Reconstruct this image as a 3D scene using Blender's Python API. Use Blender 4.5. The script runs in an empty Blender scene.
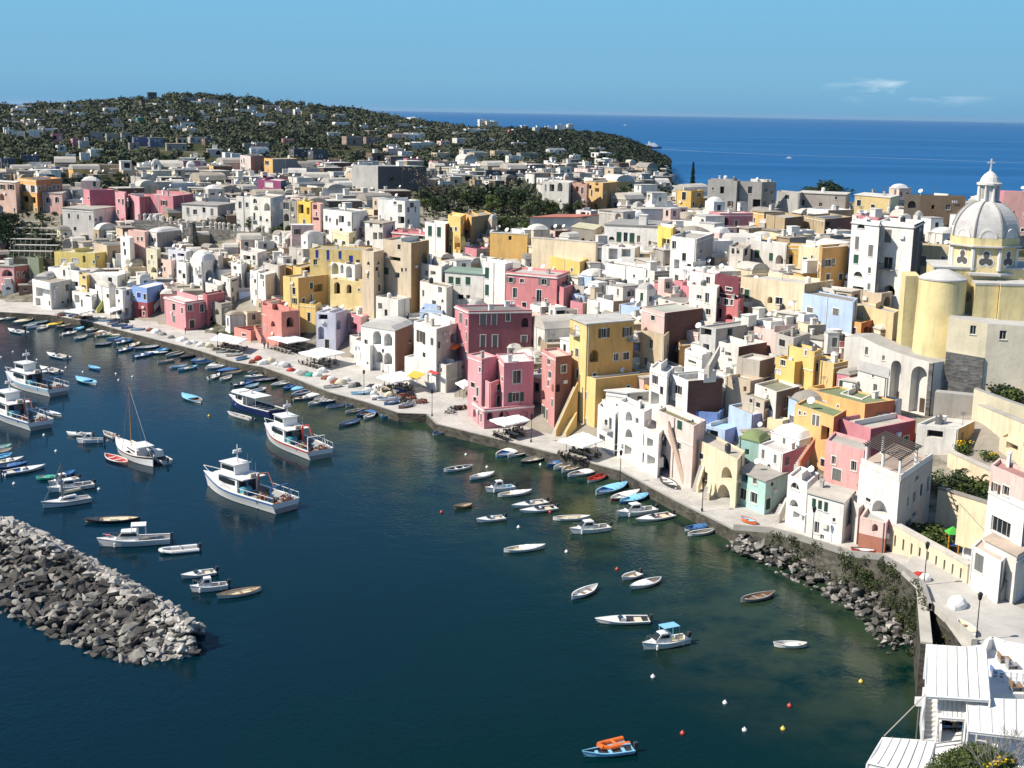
import bpy, math, random
import numpy as np
from mathutils import Vector
R_=random.Random(7)
scene=bpy.context.scene; col=scene.collection
# ---------------------------------------------------------------- camera model
FPX=1300.; CAMH=55.
_roll=math.radians(1.06); _p=math.atan(272.2/FPX)
_F=np.array([0,math.cos(_p),-math.sin(_p)]); _R0=np.array([1.,0,0]); _U0=np.cross(_R0,_F)
_R=_R0*math.cos(_roll)+_U0*math.sin(_roll); _U=_U0*math.cos(_roll)-_R0*math.sin(_roll)
CAM=np.array([0,0,CAMH])
def ray(u,v): return _F*FPX+_R*(u-512)+_U*(384-v)
def gp(u,v,z=0.):
    d=ray(u,v); t=(z-CAMH)/d[2]; return CAM+d*t
def atd(u,v,y):
    d=ray(u,v); return CAM+d*(y/d[1])
def pj(P):
    q=np.asarray(P,float)-CAM; w=q@_F; return 512+FPX*(q@_R)/w, 384-FPX*(q@_U)/w
def pxm(P): return FPX/((np.asarray(P,float)-CAM)@_F)
# ---------------------------------------------------------------- terrain
QP=[(-140,306,1.6),(-60,309,1.6),(0,312,1.6),(50,315,1.6),(90,322,1.6),(130,333,1.6),(165,342,1.6),(200,351,1.6),(233,362,1.6),(262,367,1.6),(290,377,1.6),(328,392,1.6),(365,402,1.6),(398,413,1.6),
    (426,414,1.6),(436,424,1.6),(505,441,1.6),(560,455,1.6),(620,471,1.6),(675,501,1.6),(733,530,1.7),(770,533,2.6),(800,541,3.2),(850,557,4.4),(880,560,5.2),(900,572,5.6),(921,588,6.0),(928,610,6.2)]
QW=[gp(*q) for q in QP]
QW+=[QW[-1]+np.array([9.,-9,0]),QW[-1]+np.array([24.,-30,2]),QW[-1]+np.array([60.,-60,10])]
QW=np.array(QW)
QWID=[float(np.interp(q[0],[0,40,60,130,190,250,290,330,398,426,440,505,640,740],[20,12,9,15,16,19,26,30,29,17,10,8,8,9])) for q in QP]+[12.]*8
QRMP=[float(np.interp(q[0],[0,250,400,700,800,860],[52,52,50,50,70,120])) for q in QP]+[125.]*8
NQ=len(QP); QK=[i for i,q in enumerate(QP) if q[0]==733][0]
QFLAT=11.
def sdist(x,y):
    """signed distance inland from the quay edge, and the edge height there"""
    A=QW[:-1]; B=QW[1:]; d=B[:,:2]-A[:,:2]; q=np.array([x,y])-A[:,:2]
    t=np.clip((q*d).sum(1)/(d*d).sum(1),0,1); c=q-d*t[:,None]; r=np.hypot(c[:,0],c[:,1]); i=int(r.argmin())
    cr=d[i,0]*c[i,1]-d[i,1]*c[i,0]
    if t[i]==1 and i+1<len(A):
        d2=d[i+1]; cr2=d2[0]*c[i,1]-d2[1]*c[i,0]; cr=max(cr,cr2) if cr>0 or cr2>0 else cr
    z=A[i,2]+(B[i,2]-A[i,2])*t[i]; global QFLAT,QRAMP
    QFLAT=QWID[i]+(QWID[i+1]-QWID[i])*t[i]; QRAMP=QRMP[i]+(QRMP[i+1]-QRMP[i])*t[i]
    return (r[i] if cr>0 else -r[i]), z
def ss(a,b,x):
    t=min(max((x-a)/(b-a),0),1); return t*t*(3-2*t)
_cu=[-400,-40,0,60,80,110,130,155,180,210,250,300,350,400,440,480,520,560,590,610,630,645,655,664,700]
_cv=[109,109,109,107,105,103,101,97,97,98,102,107,113,122,127.5,131,132.5,134,136.5,139,145.5,152,158,163,164]
_ku=[-600,600,645,662,668,690,720,850,1100,1500]; _kd=[1700,1700,1600,1500,760,660,610,570,520,480]
def crest(u):
    v=float(np.interp(u,_cu,_cv)); d=ray(u,v); t=1300/math.hypot(d[0],d[1]); return CAMH+d[2]*t
DIPS=[(*atd(893,402,199)[:2],5,atd(893,404,199)[2]),(*atd(910,411,195)[:2],6,atd(910,411,195)[2]),(*atd(928,414,190)[:2],4,atd(928,414,190)[2]),(*atd(948,410,186)[:2],5,atd(948,412,186)[2])]
def terr(x,y):
    s,zq=sdist(x,y)
    if s<3: return -4.
    d=math.hypot(x,y); u=512+FPX*(x/y)*math.cos(_p)*1.0 if y>1 else 3000
    u=512+(x/y)*FPX/math.cos(_p) if y>1 else 3000
    base=zq-0.3
    qf=QFLAT; top=23+min(max(s-62,0)*0.03,4)
    z=base+(top-base)*min(max((s-qf)/(QRAMP-qf*.3),0),1)
    if s<8: z=-4+(base+4)*(s-3)/5
    if d>430:
        c=crest(u)
        far=z+(c-z)*min(1,(d-430)/870)**1.15
        if u>640: far=far+(12-far)*ss(640,680,u)*ss(430,560,d)
        z=far
        if d>1300: z=z+( -12-z)*ss(1300,1620,d)
    for dx,dy,dr,dz in DIPS:
        q=math.hypot(x-dx,y-dy)
        if q<dr+25: z=min(z,dz+max(0,q-dr)*.55)
    k=float(np.interp(u,_ku,_kd))
    if d>k: z=min(z,max(-6,(k-d)*0.25+8))
    return z
_GA=np.radians(np.arange(-44,46.01,.5)); _GD=[104.]
while _GD[-1]<1760: _GD.append(_GD[-1]*1.012)
_GD=np.array(_GD); _GZ=np.array([[terr(d*math.sin(a),d*math.cos(a)) for d in _GD] for a in _GA])
def hit(u,v,off=0.):
    d=ray(u,v); d=d/np.hypot(d[0],d[1]); az=math.atan2(d[0],d[1]); f=min(max((az-_GA[0])/(_GA[1]-_GA[0]),0),len(_GA)-1.001); i=int(f); k=f-i
    pr=_GZ[i]*(1-k)+_GZ[i+1]*k+off; w=np.nonzero(CAMH+d[2]*_GD<=pr)[0]
    if len(w)==0: return CAM+d*1400
    j=int(w[0]); a=_GD[max(j-2,0)]; b=_GD[min(j+2,len(_GD)-1)]; st=(b-a)/8; t=a
    while t<b:
        P=CAM+d*t
        if P[2]<=terr(P[0],P[1])+off: break
        t+=st
    a,b=t-st,t
    for _ in range(9):
        m=(a+b)/2; P=CAM+d*m
        if P[2]<=terr(P[0],P[1])+off: b=m
        else: a=m
    return CAM+d*b
# ---------------------------------------------------------------- mesh builder
CHD={}
def kids(o): return CHD.get(o.name,[])
class MB:
    def __init__(s): s.v=[]; s.f=[]; s.m=[]
    def vs(s,pts): i=len(s.v); s.v+= [tuple(float(c) for c in p) for p in pts]; return list(range(i,i+len(pts)))
    def poly(s,pts,m=0): s.f.append(s.vs(pts)); s.m.append(m)
    def box(s,x0,x1,y0,y1,z0,z1,m=0):
        s.hexa([(x0,y0,z0),(x1,y0,z0),(x1,y1,z0),(x0,y1,z0)],[(x0,y0,z1),(x1,y0,z1),(x1,y1,z1),(x0,y1,z1)],m)
    def hexa(s,bot,top,m=0,caps=True):
        n=len(bot); i=s.vs(list(bot)+list(top))
        for k in range(n):
            a,b=k,(k+1)%n; s.f.append([i[a],i[b],i[n+b],i[n+a]]); s.m.append(m)
        if caps:
            s.f.append(i[:n][::-1]); s.f.append(i[n:]); s.m+=[m,m]
    def prism(s,xy,z0,z1,m=0): s.hexa([(p[0],p[1],z0) for p in xy],[(p[0],p[1],z1) for p in xy],m)
    def obox(s,O,D,N,s0,s1,n0,n1,z0,z1,m=0):
        """box along D (2D) and N (2D) from origin O"""
        def q(a,b): return (O[0]+D[0]*a+N[0]*b,O[1]+D[1]*a+N[1]*b)
        c=[q(s0,n0),q(s1,n0),q(s1,n1),q(s0,n1)]
        ar=sum(c[i][0]*c[(i+1)%4][1]-c[(i+1)%4][0]*c[i][1] for i in range(4))
        if ar<0: c=c[::-1]
        s.prism(c,z0,z1,m)
    def tube(s,p,q,r,r2=None,n=6,m=0):
        p=np.asarray(p,float); q=np.asarray(q,float); r2=r if r2 is None else r2
        a=q-p; L=np.linalg.norm(a); 
        if L<1e-6: return
        a/=L; h=np.array([0,0,1.]) if abs(a[2])<.9 else np.array([1.,0,0]); e=np.cross(a,h); e/=np.linalg.norm(e); g=np.cross(a,e)
        c=[(math.cos(2*math.pi*k/n),math.sin(2*math.pi*k/n)) for k in range(n)]
        s.hexa([p-(e*x+g*y)*r*1 if False else p+(e*x-g*y)*r for x,y in c][::-1],[q+(e*x-g*y)*r2 for x,y in c][::-1],m)
    def lathe(s,c,prof,n=16,m=0,ph=0.,a0=0.,a1=2*math.pi):
        full=abs(a1-a0-2*math.pi)<1e-6; k=n if full else n+1
        rows=[s.vs([(c[0]+r*math.cos(a0+ph+(a1-a0)*j/n),c[1]+r*math.sin(a0+ph+(a1-a0)*j/n),c[2]+z) for j in range(k)]) for r,z in prof]
        for a,b in zip(rows,rows[1:]):
            for j in range(n):
                j2=(j+1)%k; s.f.append([a[j],a[j2],b[j2],b[j]]); s.m.append(m)
    def build(s,name,mats,parent=None,smooth=False,loc=None):
        if not isinstance(mats,(list,tuple)): mats=[mats]
        me=bpy.data.meshes.new(name); off=np.zeros(3)
        if loc is not None: off=np.array(loc,float)
        elif parent is not None: off=np.array(world_loc(parent))
        v=(np.array(s.v,float).reshape(-1,3)-off)
        me.from_pydata(v.tolist(),[],s.f)
        for m in mats: me.materials.append(m)
        if any(s.m): me.polygons.foreach_set('material_index',s.m)
        if smooth: me.polygons.foreach_set('use_smooth',[True]*len(s.f))
        o=bpy.data.objects.new(name,me); col.objects.link(o)
        if parent is not None: o.parent=parent; CHD.setdefault(parent.name,[]).append(o)
        if loc is not None: o.location=tuple(float(c) for c in loc)
        return o
def world_loc(o):
    l=Vector(o.location); p=o.parent
    while p: l=l+p.location; p=p.parent
    return l
def tag(o,label=None,cat=None,group=None,kind=None):
    if label: o['label']=label
    if cat: o['category']=cat
    if group: o['group']=group
    if kind: o['kind']=kind
    return o
def empty(name,loc,label=None,cat=None,group=None):
    o=bpy.data.objects.new(name,None); o.empty_display_size=.2; o.location=tuple(float(c) for c in loc); col.objects.link(o)
    return tag(o,label,cat,group)
def copy_tree(o,parent=None):
    c=o.copy(); col.objects.link(c); c.parent=parent
    if parent is not None: CHD.setdefault(parent.name,[]).append(c)
    for ch in list(kids(o)): copy_tree(ch,c)
    return c
# ---------------------------------------------------------------- materials
_MC={}
def nodes(name):
    m=bpy.data.materials.new(name); m.use_nodes=True; nt=m.node_tree; b=nt.nodes['Principled BSDF']; return m,nt,b
def nd(nt,t,**k):
    n=nt.nodes.new(t)
    for a,v in k.items():
        if a in n.inputs.keys(): n.inputs[a].default_value=v
        else: setattr(n,a,v)
    return n
def rgb(c): return (c[0],c[1],c[2],1)
def plain(name,c,rough=.6,metal=0.,spec=.3):
    if name in _MC: return _MC[name]
    m,nt,b=nodes(name); b.inputs['Base Color'].default_value=rgb(c); b.inputs['Roughness'].default_value=rough; b.inputs['Metallic'].default_value=metal
    b.inputs['Specular IOR Level'].default_value=spec
    _MC[name]=m; return m
def plaster(c,dirt=.5,kind='wall'):
    key=(tuple(round(x,3) for x in c),dirt,kind)
    if key in _MC: return _MC[key]
    m,nt,b=nodes('plaster'); L=nt.links.new
    g=nd(nt,'ShaderNodeNewGeometry')
    n1=nd(nt,'ShaderNodeTexNoise',Scale=.22,Detail=5.,Roughness=.65); L(g.outputs['Position'],n1.inputs['Vector'])
    mp=nd(nt,'ShaderNodeMapping'); mp.inputs['Scale'].default_value=(1.1,1.1,.13) if kind=='wall' else (.5,.5,.5)
    L(g.outputs['Position'],mp.inputs['Vector'])
    n2=nd(nt,'ShaderNodeTexNoise',Scale=1.,Detail=6.,Roughness=.7); L(mp.outputs[0],n2.inputs['Vector'])
    n3=nd(nt,'ShaderNodeTexNoise',Scale=1.7,Detail=4.,Roughness=.7); L(g.outputs['Position'],n3.inputs['Vector'])
    r1=nd(nt,'ShaderNodeMapRange'); r1.inputs[1].default_value=.35; r1.inputs[2].default_value=.7; L(n1.outputs[0],r1.inputs[0])
    r2=nd(nt,'ShaderNodeMapRange'); r2.inputs[1].default_value=.49; r2.inputs[2].default_value=.74; r2.inputs[4].default_value=dirt; L(n2.outputs[0],r2.inputs[0])
    r3=nd(nt,'ShaderNodeMapRange'); r3.inputs[1].default_value=.55; r3.inputs[2].default_value=.72; r3.inputs[4].default_value=dirt*.7; L(n3.outputs[0],r3.inputs[0])
    c=np.array(c,float); c=c*.85+c.max()*.9*.15; lum=c.mean()
    x1=nd(nt,'ShaderNodeMix',data_type='RGBA'); L(r1.outputs[0],x1.inputs[0]); x1.inputs[6].default_value=rgb(c*1.04); x1.inputs[7].default_value=rgb(c*.80)
    x2=nd(nt,'ShaderNodeMix',data_type='RGBA'); L(r2.outputs[0],x2.inputs[0]); L(x1.outputs[2],x2.inputs[6]); x2.inputs[7].default_value=rgb(c*.38+np.array([.10,.09,.07])*(.6+lum*.4))
    x3=nd(nt,'ShaderNodeMix',data_type='RGBA'); L(r3.outputs[0],x3.inputs[0]); L(x2.outputs[2],x3.inputs[6]); x3.inputs[7].default_value=rgb(c*.6+np.array([.13,.12,.10]))
    L(x3.outputs[2],b.inputs['Base Color']); b.inputs['Roughness'].default_value=.9; b.inputs['Specular IOR Level'].default_value=.15
    bp=nd(nt,'ShaderNodeBump',Strength=.35,Distance=.12); L(n3.outputs[0],bp.inputs['Height']); L(bp.outputs[0],b.inputs['Normal'])
    _MC[key]=m; return m
def masonry(c,sx=.6,sz=.3):
    key=('mas',tuple(c),sx,sz)
    if key in _MC: return _MC[key]
    m,nt,b=nodes('masonry'); L=nt.links.new; c=np.array(c,float)
    g=nd(nt,'ShaderNodeNewGeometry'); mp=nd(nt,'ShaderNodeMapping'); mp.inputs['Scale'].default_value=(.8,.8,1.8); L(g.outputs['Position'],mp.inputs['Vector'])
    vo=nd(nt,'ShaderNodeTexVoronoi',Scale=1.3); L(mp.outputs[0],vo.inputs['Vector'])
    n=nd(nt,'ShaderNodeTexNoise',Scale=.35,Detail=6.,Roughness=.7); L(g.outputs['Position'],n.inputs['Vector'])
    r=nd(nt,'ShaderNodeMapRange'); r.inputs[1].default_value=.35; r.inputs[2].default_value=.68; L(n.outputs[0],r.inputs[0])
    x=nd(nt,'ShaderNodeMix',data_type='RGBA'); L(r.outputs[0],x.inputs[0]); x.inputs[6].default_value=rgb(c*1.15); x.inputs[7].default_value=rgb(c*.6)
    h=nd(nt,'ShaderNodeMix',data_type='RGBA',blend_type='MULTIPLY'); h.inputs[0].default_value=.45; L(x.outputs[2],h.inputs[6])
    sp=nd(nt,'ShaderNodeSeparateColor'); L(vo.outputs['Color'],sp.inputs[0]); cm=nd(nt,'ShaderNodeCombineColor')
    for i in range(3): L(sp.outputs[0],cm.inputs[i])
    L(cm.outputs[0],h.inputs[7]); L(h.outputs[2],b.inputs['Base Color']); b.inputs['Roughness'].default_value=.95
    b.inputs['Specular IOR Level'].default_value=.1
    bp=nd(nt,'ShaderNodeBump',Strength=.5,Distance=.15); L(vo.outputs['Distance'],bp.inputs['Height']); L(bp.outputs[0],b.inputs['Normal'])
    _MC[key]=m; return m
def foliage(c,name='leaves'):
    key=('fol',tuple(c))
    if key in _MC: return _MC[key]
    m,nt,b=nodes(name); L=nt.links.new; c=np.array(c,float)
    g=nd(nt,'ShaderNodeNewGeometry'); n=nd(nt,'ShaderNodeTexNoise',Scale=.09,Detail=3.); L(g.outputs['Position'],n.inputs['Vector'])
    ri=nd(nt,'ShaderNodeMath',operation='ADD'); L(n.outputs[0],ri.inputs[0])
    oi=nd(nt,'ShaderNodeMath',operation='MULTIPLY_ADD'); L(g.outputs['Random Per Island'],oi.inputs[0]); oi.inputs[1].default_value=.5; oi.inputs[2].default_value=-.25
    L(oi.outputs[0],ri.inputs[1])
    r=nd(nt,'ShaderNodeMapRange'); r.inputs[1].default_value=.25; r.inputs[2].default_value=.75; L(ri.outputs[0],r.inputs[0])
    x=nd(nt,'ShaderNodeMix',data_type='RGBA'); L(r.outputs[0],x.inputs[0]); x.inputs[6].default_value=rgb(c*.55); x.inputs[7].default_value=rgb(c*1.5)
    L(x.outputs[2],b.inputs['Base Color']); b.inputs['Roughness'].default_value=.75; b.inputs['Specular IOR Level'].default_value=.15
    b.inputs['Transmission Weight'].default_value=0
    _MC[key]=m; return m
WHITE=(.82,.795,.74); OFFW=(.73,.69,.62); GREYW=(.53,.485,.42); CREAM=(.77,.63,.40); PALEY=(.79,.68,.40)
YEL=(.76,.42,.065); OCHRE=(.55,.30,.06); ORANGE=(.82,.34,.045); PINK=(.66,.25,.25); PALEP=(.76,.52,.45); SALMON=(.56,.17,.12)
RED=(.50,.09,.085); DRED=(.30,.08,.10); ROSE=(.62,.20,.24); LBLUE=(.42,.56,.78); BLUE=(.13,.25,.58); MINT=(.42,.68,.60); LILAC=(.55,.55,.70)
TUFA=(.42,.30,.17); BROWN=(.20,.13,.09); CONC=(.36,.33,.285); DGREY=(.15,.15,.15); BROWNR=(.17,.075,.055); GREENR=(.20,.27,.13); TAN=(.60,.47,.32)
CNAME={WHITE:'white',OFFW:'off white',GREYW:'pale grey',CREAM:'cream',PALEY:'pale yellow',YEL:'yellow',OCHRE:'ochre',ORANGE:'orange',PINK:'pink',PALEP:'pale pink',SALMON:'salmon red',RED:'red',DRED:'dark red',ROSE:'rose pink',LBLUE:'light blue',BLUE:'blue',MINT:'mint green',LILAC:'lilac',TUFA:'tan stone',BROWN:'brown',CONC:'grey concrete',DGREY:'dark grey',BROWNR:'dark brown',GREENR:'green',TAN:'beige'}
glass=plain('window_glass',(.02,.025,.03),.12,0,.5); frame_m=plain('frame_paint',(.55,.52,.47),.6); frame_d=plain('frame_dark',(.12,.10,.085),.6)
shut_g=plain('green_shutter',(.025,.075,.05),.6); shut_b=plain('blue_shutter',(.03,.06,.30),.6); shut_d=plain('brown_door',(.075,.05,.035),.6); shut_w=plain('white_shutter',(.62,.60,.56),.6); shut_k=plain('grey_shutter',(.16,.16,.15),.6)
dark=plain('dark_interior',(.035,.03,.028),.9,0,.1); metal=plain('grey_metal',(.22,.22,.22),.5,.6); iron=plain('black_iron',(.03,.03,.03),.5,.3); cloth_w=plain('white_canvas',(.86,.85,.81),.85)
trim_w=plaster((.76,.73,.66),.15); slab_m=plaster((.42,.40,.37),.4,'roof')
# ---------------------------------------------------------------- houses
HOUSES=[]   # dict(obj,u0,u1,v0,v1,depth,c,r,colname,auto)
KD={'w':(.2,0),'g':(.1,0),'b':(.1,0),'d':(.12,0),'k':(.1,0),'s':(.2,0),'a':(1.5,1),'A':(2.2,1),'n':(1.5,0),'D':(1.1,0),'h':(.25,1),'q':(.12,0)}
def wall_face(mb,O,D,N,ln,z0,z1,ops,mi=0,split=None):
    S=sorted({0.,ln}|{o['s0'] for o in ops}|{o['s1'] for o in ops}); Z=sorted({z0,z1}|{o['za'] for o in ops}|{o['zb'] for o in ops}|({split[0]} if split and z0<split[0]<z1 else set()))
    def P(s,z,d=0.): return (O[0]+D[0]*s-N[0]*d,O[1]+D[1]*s-N[1]*d,z)
    for a,b in zip(S,S[1:]):
        for c,d in zip(Z,Z[1:]):
            sm,zm=(a+b)/2,(c+d)/2
            if any(o['s0']<sm<o['s1'] and o['za']<zm<o['zb'] for o in ops): continue
            mb.poly([P(a,c),P(b,c),P(b,d),P(a,d)],split[1] if split and zm<split[0] else mi)
    for o in ops:
        a,b,c,d,dep=o['s0'],o['s1'],o['za'],o['zb'],o['dep']; m=split[1] if split and (c+d)/2<split[0] else mi
        if o['arch']:
            r=(b-a)/2; sp=max(c+.02,d-r); rv=d-sp; n=8; sc=(a+b)/2
            arc=[(sc-r*math.cos(math.pi*k/n),sp+rv*math.sin(math.pi*k/n)) for k in range(n+1)]
            for p,q in zip(arc,arc[1:]):
                mb.poly([P(*p),P(*q),P(q[0],d),P(p[0],d)],m)
                mb.poly([P(*q),P(*p),P(p[0],p[1],dep),P(q[0],q[1],dep)],m)
            out=[(a,c),(b,c)]+arc[::-1]
            mb.poly([P(a,c),P(a,c,dep),P(a,sp,dep),P(a,sp)][::-1],m); mb.poly([P(b,c),P(b,sp),P(b,sp,dep),P(b,c,dep)][::-1],m)
        else:
            out=[(a,c),(b,c),(b,d),(a,d)]
            mb.poly([P(a,c),P(a,d),P(a,d,dep),P(a,c,dep)],m); mb.poly([P(b,c),P(b,c,dep),P(b,d,dep),P(b,d)],m); mb.poly([P(a,d),P(b,d),P(b,d,dep),P(a,d,dep)],m)
        mb.poly([P(a,c),P(a,c,dep),P(b,c,dep),P(b,c)],m)
        o['out']=out
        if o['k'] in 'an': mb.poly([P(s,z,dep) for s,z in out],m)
def add_openings(root,O,D,N,ops,trim,shc,detail=True):
    def P(s,z,d=0.): return (O[0]+D[0]*s-N[0]*d,O[1]+D[1]*s-N[1]*d,z)
    for o in ops:
        a,b,c,d,dep,k=o['s0'],o['s1'],o['za'],o['zb'],o['dep'],o['k']; w=b-a
        if k in 'an':
            if k=='a' and w>1.6 and detail:   # a door set back in the niche
                m=MB(); h=min((d-c)*.62,2.2); m.obox(P(a+w*.3,0,dep-.05)[:2],D,N,0,w*.36,0,.04,c+.01,c+h); m.build('door',shc if R_.random()<.5 else shut_d,root)
            continue
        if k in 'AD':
            m=MB(); m.poly([P(s,z,dep) for s,z in o['out']]); m.build('doorway',dark,root); continue  # near-black sheet paints the shade inside a deep opening
        mb=MB()
        if k in 'wsh':
            pf=frame_m if R_.random()<.7 else frame_d
            f=.07
            if k!='h':
                n0,n1=-dep+.0,-dep+.06
                mb.obox(O,D,N,a,a+f,n0,n1,c,d); mb.obox(O,D,N,b-f,b,n0,n1,c,d); mb.obox(O,D,N,a+f,b-f,n0,n1,c,c+f); mb.obox(O,D,N,a+f,b-f,n0,n1,d-f,d)
                nb=max(1,int(w/.9))
                for i in range(1,nb+1):
                    x=a+w*i/(nb+1); mb.obox(O,D,N,x-.03,x+.03,n0,n1,c+f,d-f)
            else:
                mb.obox(O,D,N,(a+b)/2-.04,(a+b)/2+.04,-dep,-dep+.05,c,d-.05); mb.obox(O,D,N,a,b,-dep,-dep+.05,c,c+.08)
            if trim:
                t=.14; mb.obox(O,D,N,a-t,a-.005,.002,.05,c-.005,d+t,1); mb.obox(O,D,N,b+.005,b+t,.002,.05,c-.005,d+t,1); mb.obox(O,D,N,a-.005,b+.005,.002,.05,d+.005,d+t,1)
            mb.obox(O,D,N,a-.12,b+.12,.002,.1,c-.1,c-.005,1)
            wo=mb.build('window',[pf,trim_w],root)
            g=MB(); g.poly([P(s,z,dep) for s,z in o['out']]); g.build('pane',glass,wo)
            if k=='s':
                for x0,x1 in ((a-w*.55-.06,a-.06),(b+.06,b+w*.55+.06)):
                    g=MB(); g.obox(O,D,N,x0,x1,.004,.06,c,d); g.build('shutter',shc,wo)
        else:
            mt={'g':shut_g,'b':shut_b,'d':shut_d,'k':shut_k,'q':shut_w}[k]
            nm='door' if (k=='d' or (d-c)/max(w,.1)>2.6) else 'shutter'
            x=(a+b)/2
            for q0,q1 in ((a,x-.02),(x+.02,b)):
                mb.obox(O,D,N,q0,q1,-dep,-dep+.05,c,d)
            if trim:
                t=.14; mb.obox(O,D,N,a-t,a-.005,.002,.05,c-.005,d+t,1); mb.obox(O,D,N,b+.005,b+t,.002,.05,c-.005,d+t,1); mb.obox(O,D,N,a-.005,b+.005,.002,.05,d+.005,d+t,1)
            else: mb.obox(O,D,N,a-.1,b+.1,.002,.1,c-.09,c-.005,1)
            mb.build(nm,[mt,trim_w],root)
        if o.get('B'):
            bl=MB(); bl.obox(O,D,N,a-.6,b+.6,.002,.9,c-.16,c-.02); so=bl.build('balcony',slab_m,root)
            rl=MB(); 
            for x in np.arange(a-.58,b+.6,.22): rl.obox(O,D,N,x,x+.03,.84,.87,c-.02,c+.9)
            rl.obox(O,D,N,a-.6,b+.6,.83,.88,c+.9,c+.95)
            for e in (a-.6,b+.57): rl.obox(O,D,N,e,e+.03,.01,.88,c+.9,c+.95)
            rl.build('railing',iron if R_.random()<.6 else trim_w,so)
def auto_ops(ln,zv,zt,rng,dens=.68,big=False):
    ops=[]; H=zt-zv; nf=max(1,int((H-.4)/2.9)); nc=max(1,int(ln/2.5))
    if ln<1.8: return ops
    pal=rng.choice(['wwwg','wwgg','wwww','wwsk','wwkk','wwqw'])
    for f in range(nf):
        z=zt-.75-(f+1)*((H-.6)/nf)+.75
        for c in range(nc):
            if rng.random()>dens: continue
            x=ln*(c+.5)/nc+rng.uniform(-.3,.3); k=rng.choice(pal); w=rng.choice([.7,.9,1.0,1.1]); h=rng.choice([1.1,1.3,1.5,2.0])
            if rng.random()<.2: k,w,h=rng.choice('DDaanA'),rng.choice([1.4,1.8,2.2]),rng.choice([1.8,2.1])
            if rng.random()<.1: k,w,h='h',1.3,.8
            h=min(h,(H-.6)/nf-.5)
            if h<.4: continue
            zb=z+h+.3*rng.random(); ops.append(dict(s0=x-w/2,s1=x+w/2,za=zb-h,zb=zb,k=k,B=(h>=1.9 and rng.random()<.3)))
    return ops
def clean(ops,ln,z0,z1,depmax):
    out=[]
    for o in ops:
        o['s0']=max(o['s0'],.12); o['s1']=min(o['s1'],ln-.12); o['zb']=min(o['zb'],z1-.1); o['za']=max(o['za'],z0+.05)
        if o['s1']-o['s0']<.3 or o['zb']-o['za']<.25: continue
        if any(o['s0']<p['s1']+.05 and o['s1']>p['s0']-.05 and o['za']<p['zb']+.05 and o['zb']>p['za']-.05 for p in out): continue
        dep,ar=KD[o['k']]; o['dep']=min(dep,depmax); o['arch']=bool(ar); out.append(o)
    return out
def clutter(root,K,eR,eL,lr,ll,z,rng,n):
    """small fittings on a flat roof: chimneys, dishes, tanks, aerials"""
    for _ in range(n):
        a,b=rng.uniform(.12,.88)*lr,rng.uniform(.12,.88)*ll; p=np.array([K[0]+eR[0]*a+eL[0]*b,K[1]+eR[1]*a+eL[1]*b]); t=rng.random(); m=MB()
        if t<.28:
            w=rng.uniform(.3,.5); h=rng.uniform(.8,1.5); m.obox(p,eR,eL,-w,w,-w*.7,w*.7,z,z+h); m.obox(p,eR,eL,-w-.1,w+.1,-w*.7-.1,w*.7+.1,z+h,z+h+.12); m.build('chimney',trim_w if rng.random()<.6 else slab_m,root)
        elif t<.5:
            m.tube((p[0],p[1],z),(p[0],p[1],z+1.1),.04); r=rng.uniform(.4,.6); d=np.array([-.55,-.6,.58]); c=np.array([p[0],p[1],z+1.2])
            e=np.cross(d,[0,0,1]); e/=np.linalg.norm(e); g=np.cross(e,d); rim=[c+(e*math.cos(q)+g*math.sin(q))*r+d*.12 for q in np.linspace(0,2*math.pi,11)[:-1]]
            for i in range(10): m.poly([c-d*.05,rim[i],rim[(i+1)%10]]); 
            m.build('satellite_dish',plain('dish_white',(.7,.7,.68),.4),root)
        elif t<.68:
            r=rng.uniform(.4,.55); m.lathe((p[0],p[1],z+.25),[(0,0),(r,0),(r,.9),(r*.5,1.15),(0,1.18)],10); m.obox(p,eR,eL,-r*.8,r*.8,-r*.8,r*.8,z,z+.25)
            m.build('water_tank',rng.choice([trim_w,metal,plain('tank_dark',(.05,.05,.055),.5)]),root)
        elif t<.92:
            h=rng.uniform(1.6,2.8); m.tube((p[0],p[1],z),(p[0],p[1],z+h),.035,n=5)
            for k in range(4):
                zz=z+h-.12*k; m.tube((p[0]-.5+.06*k,p[1],zz),(p[0]+.5-.06*k,p[1],zz),.025,n=4)
            m.build('aerial',metal,root)
        else:
            w=rng.uniform(.7,1.2); h=rng.uniform(1.5,2.1); m.obox(p,eR,eL,-w,w,-w*.8,w*.8,z,z+h); m.obox(p,eR,eL,-w-.12,w+.12,-w*.8-.12,w*.8+.12,z+h,z+h+.14); m.build('stair_head',trim_w,root)
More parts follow.
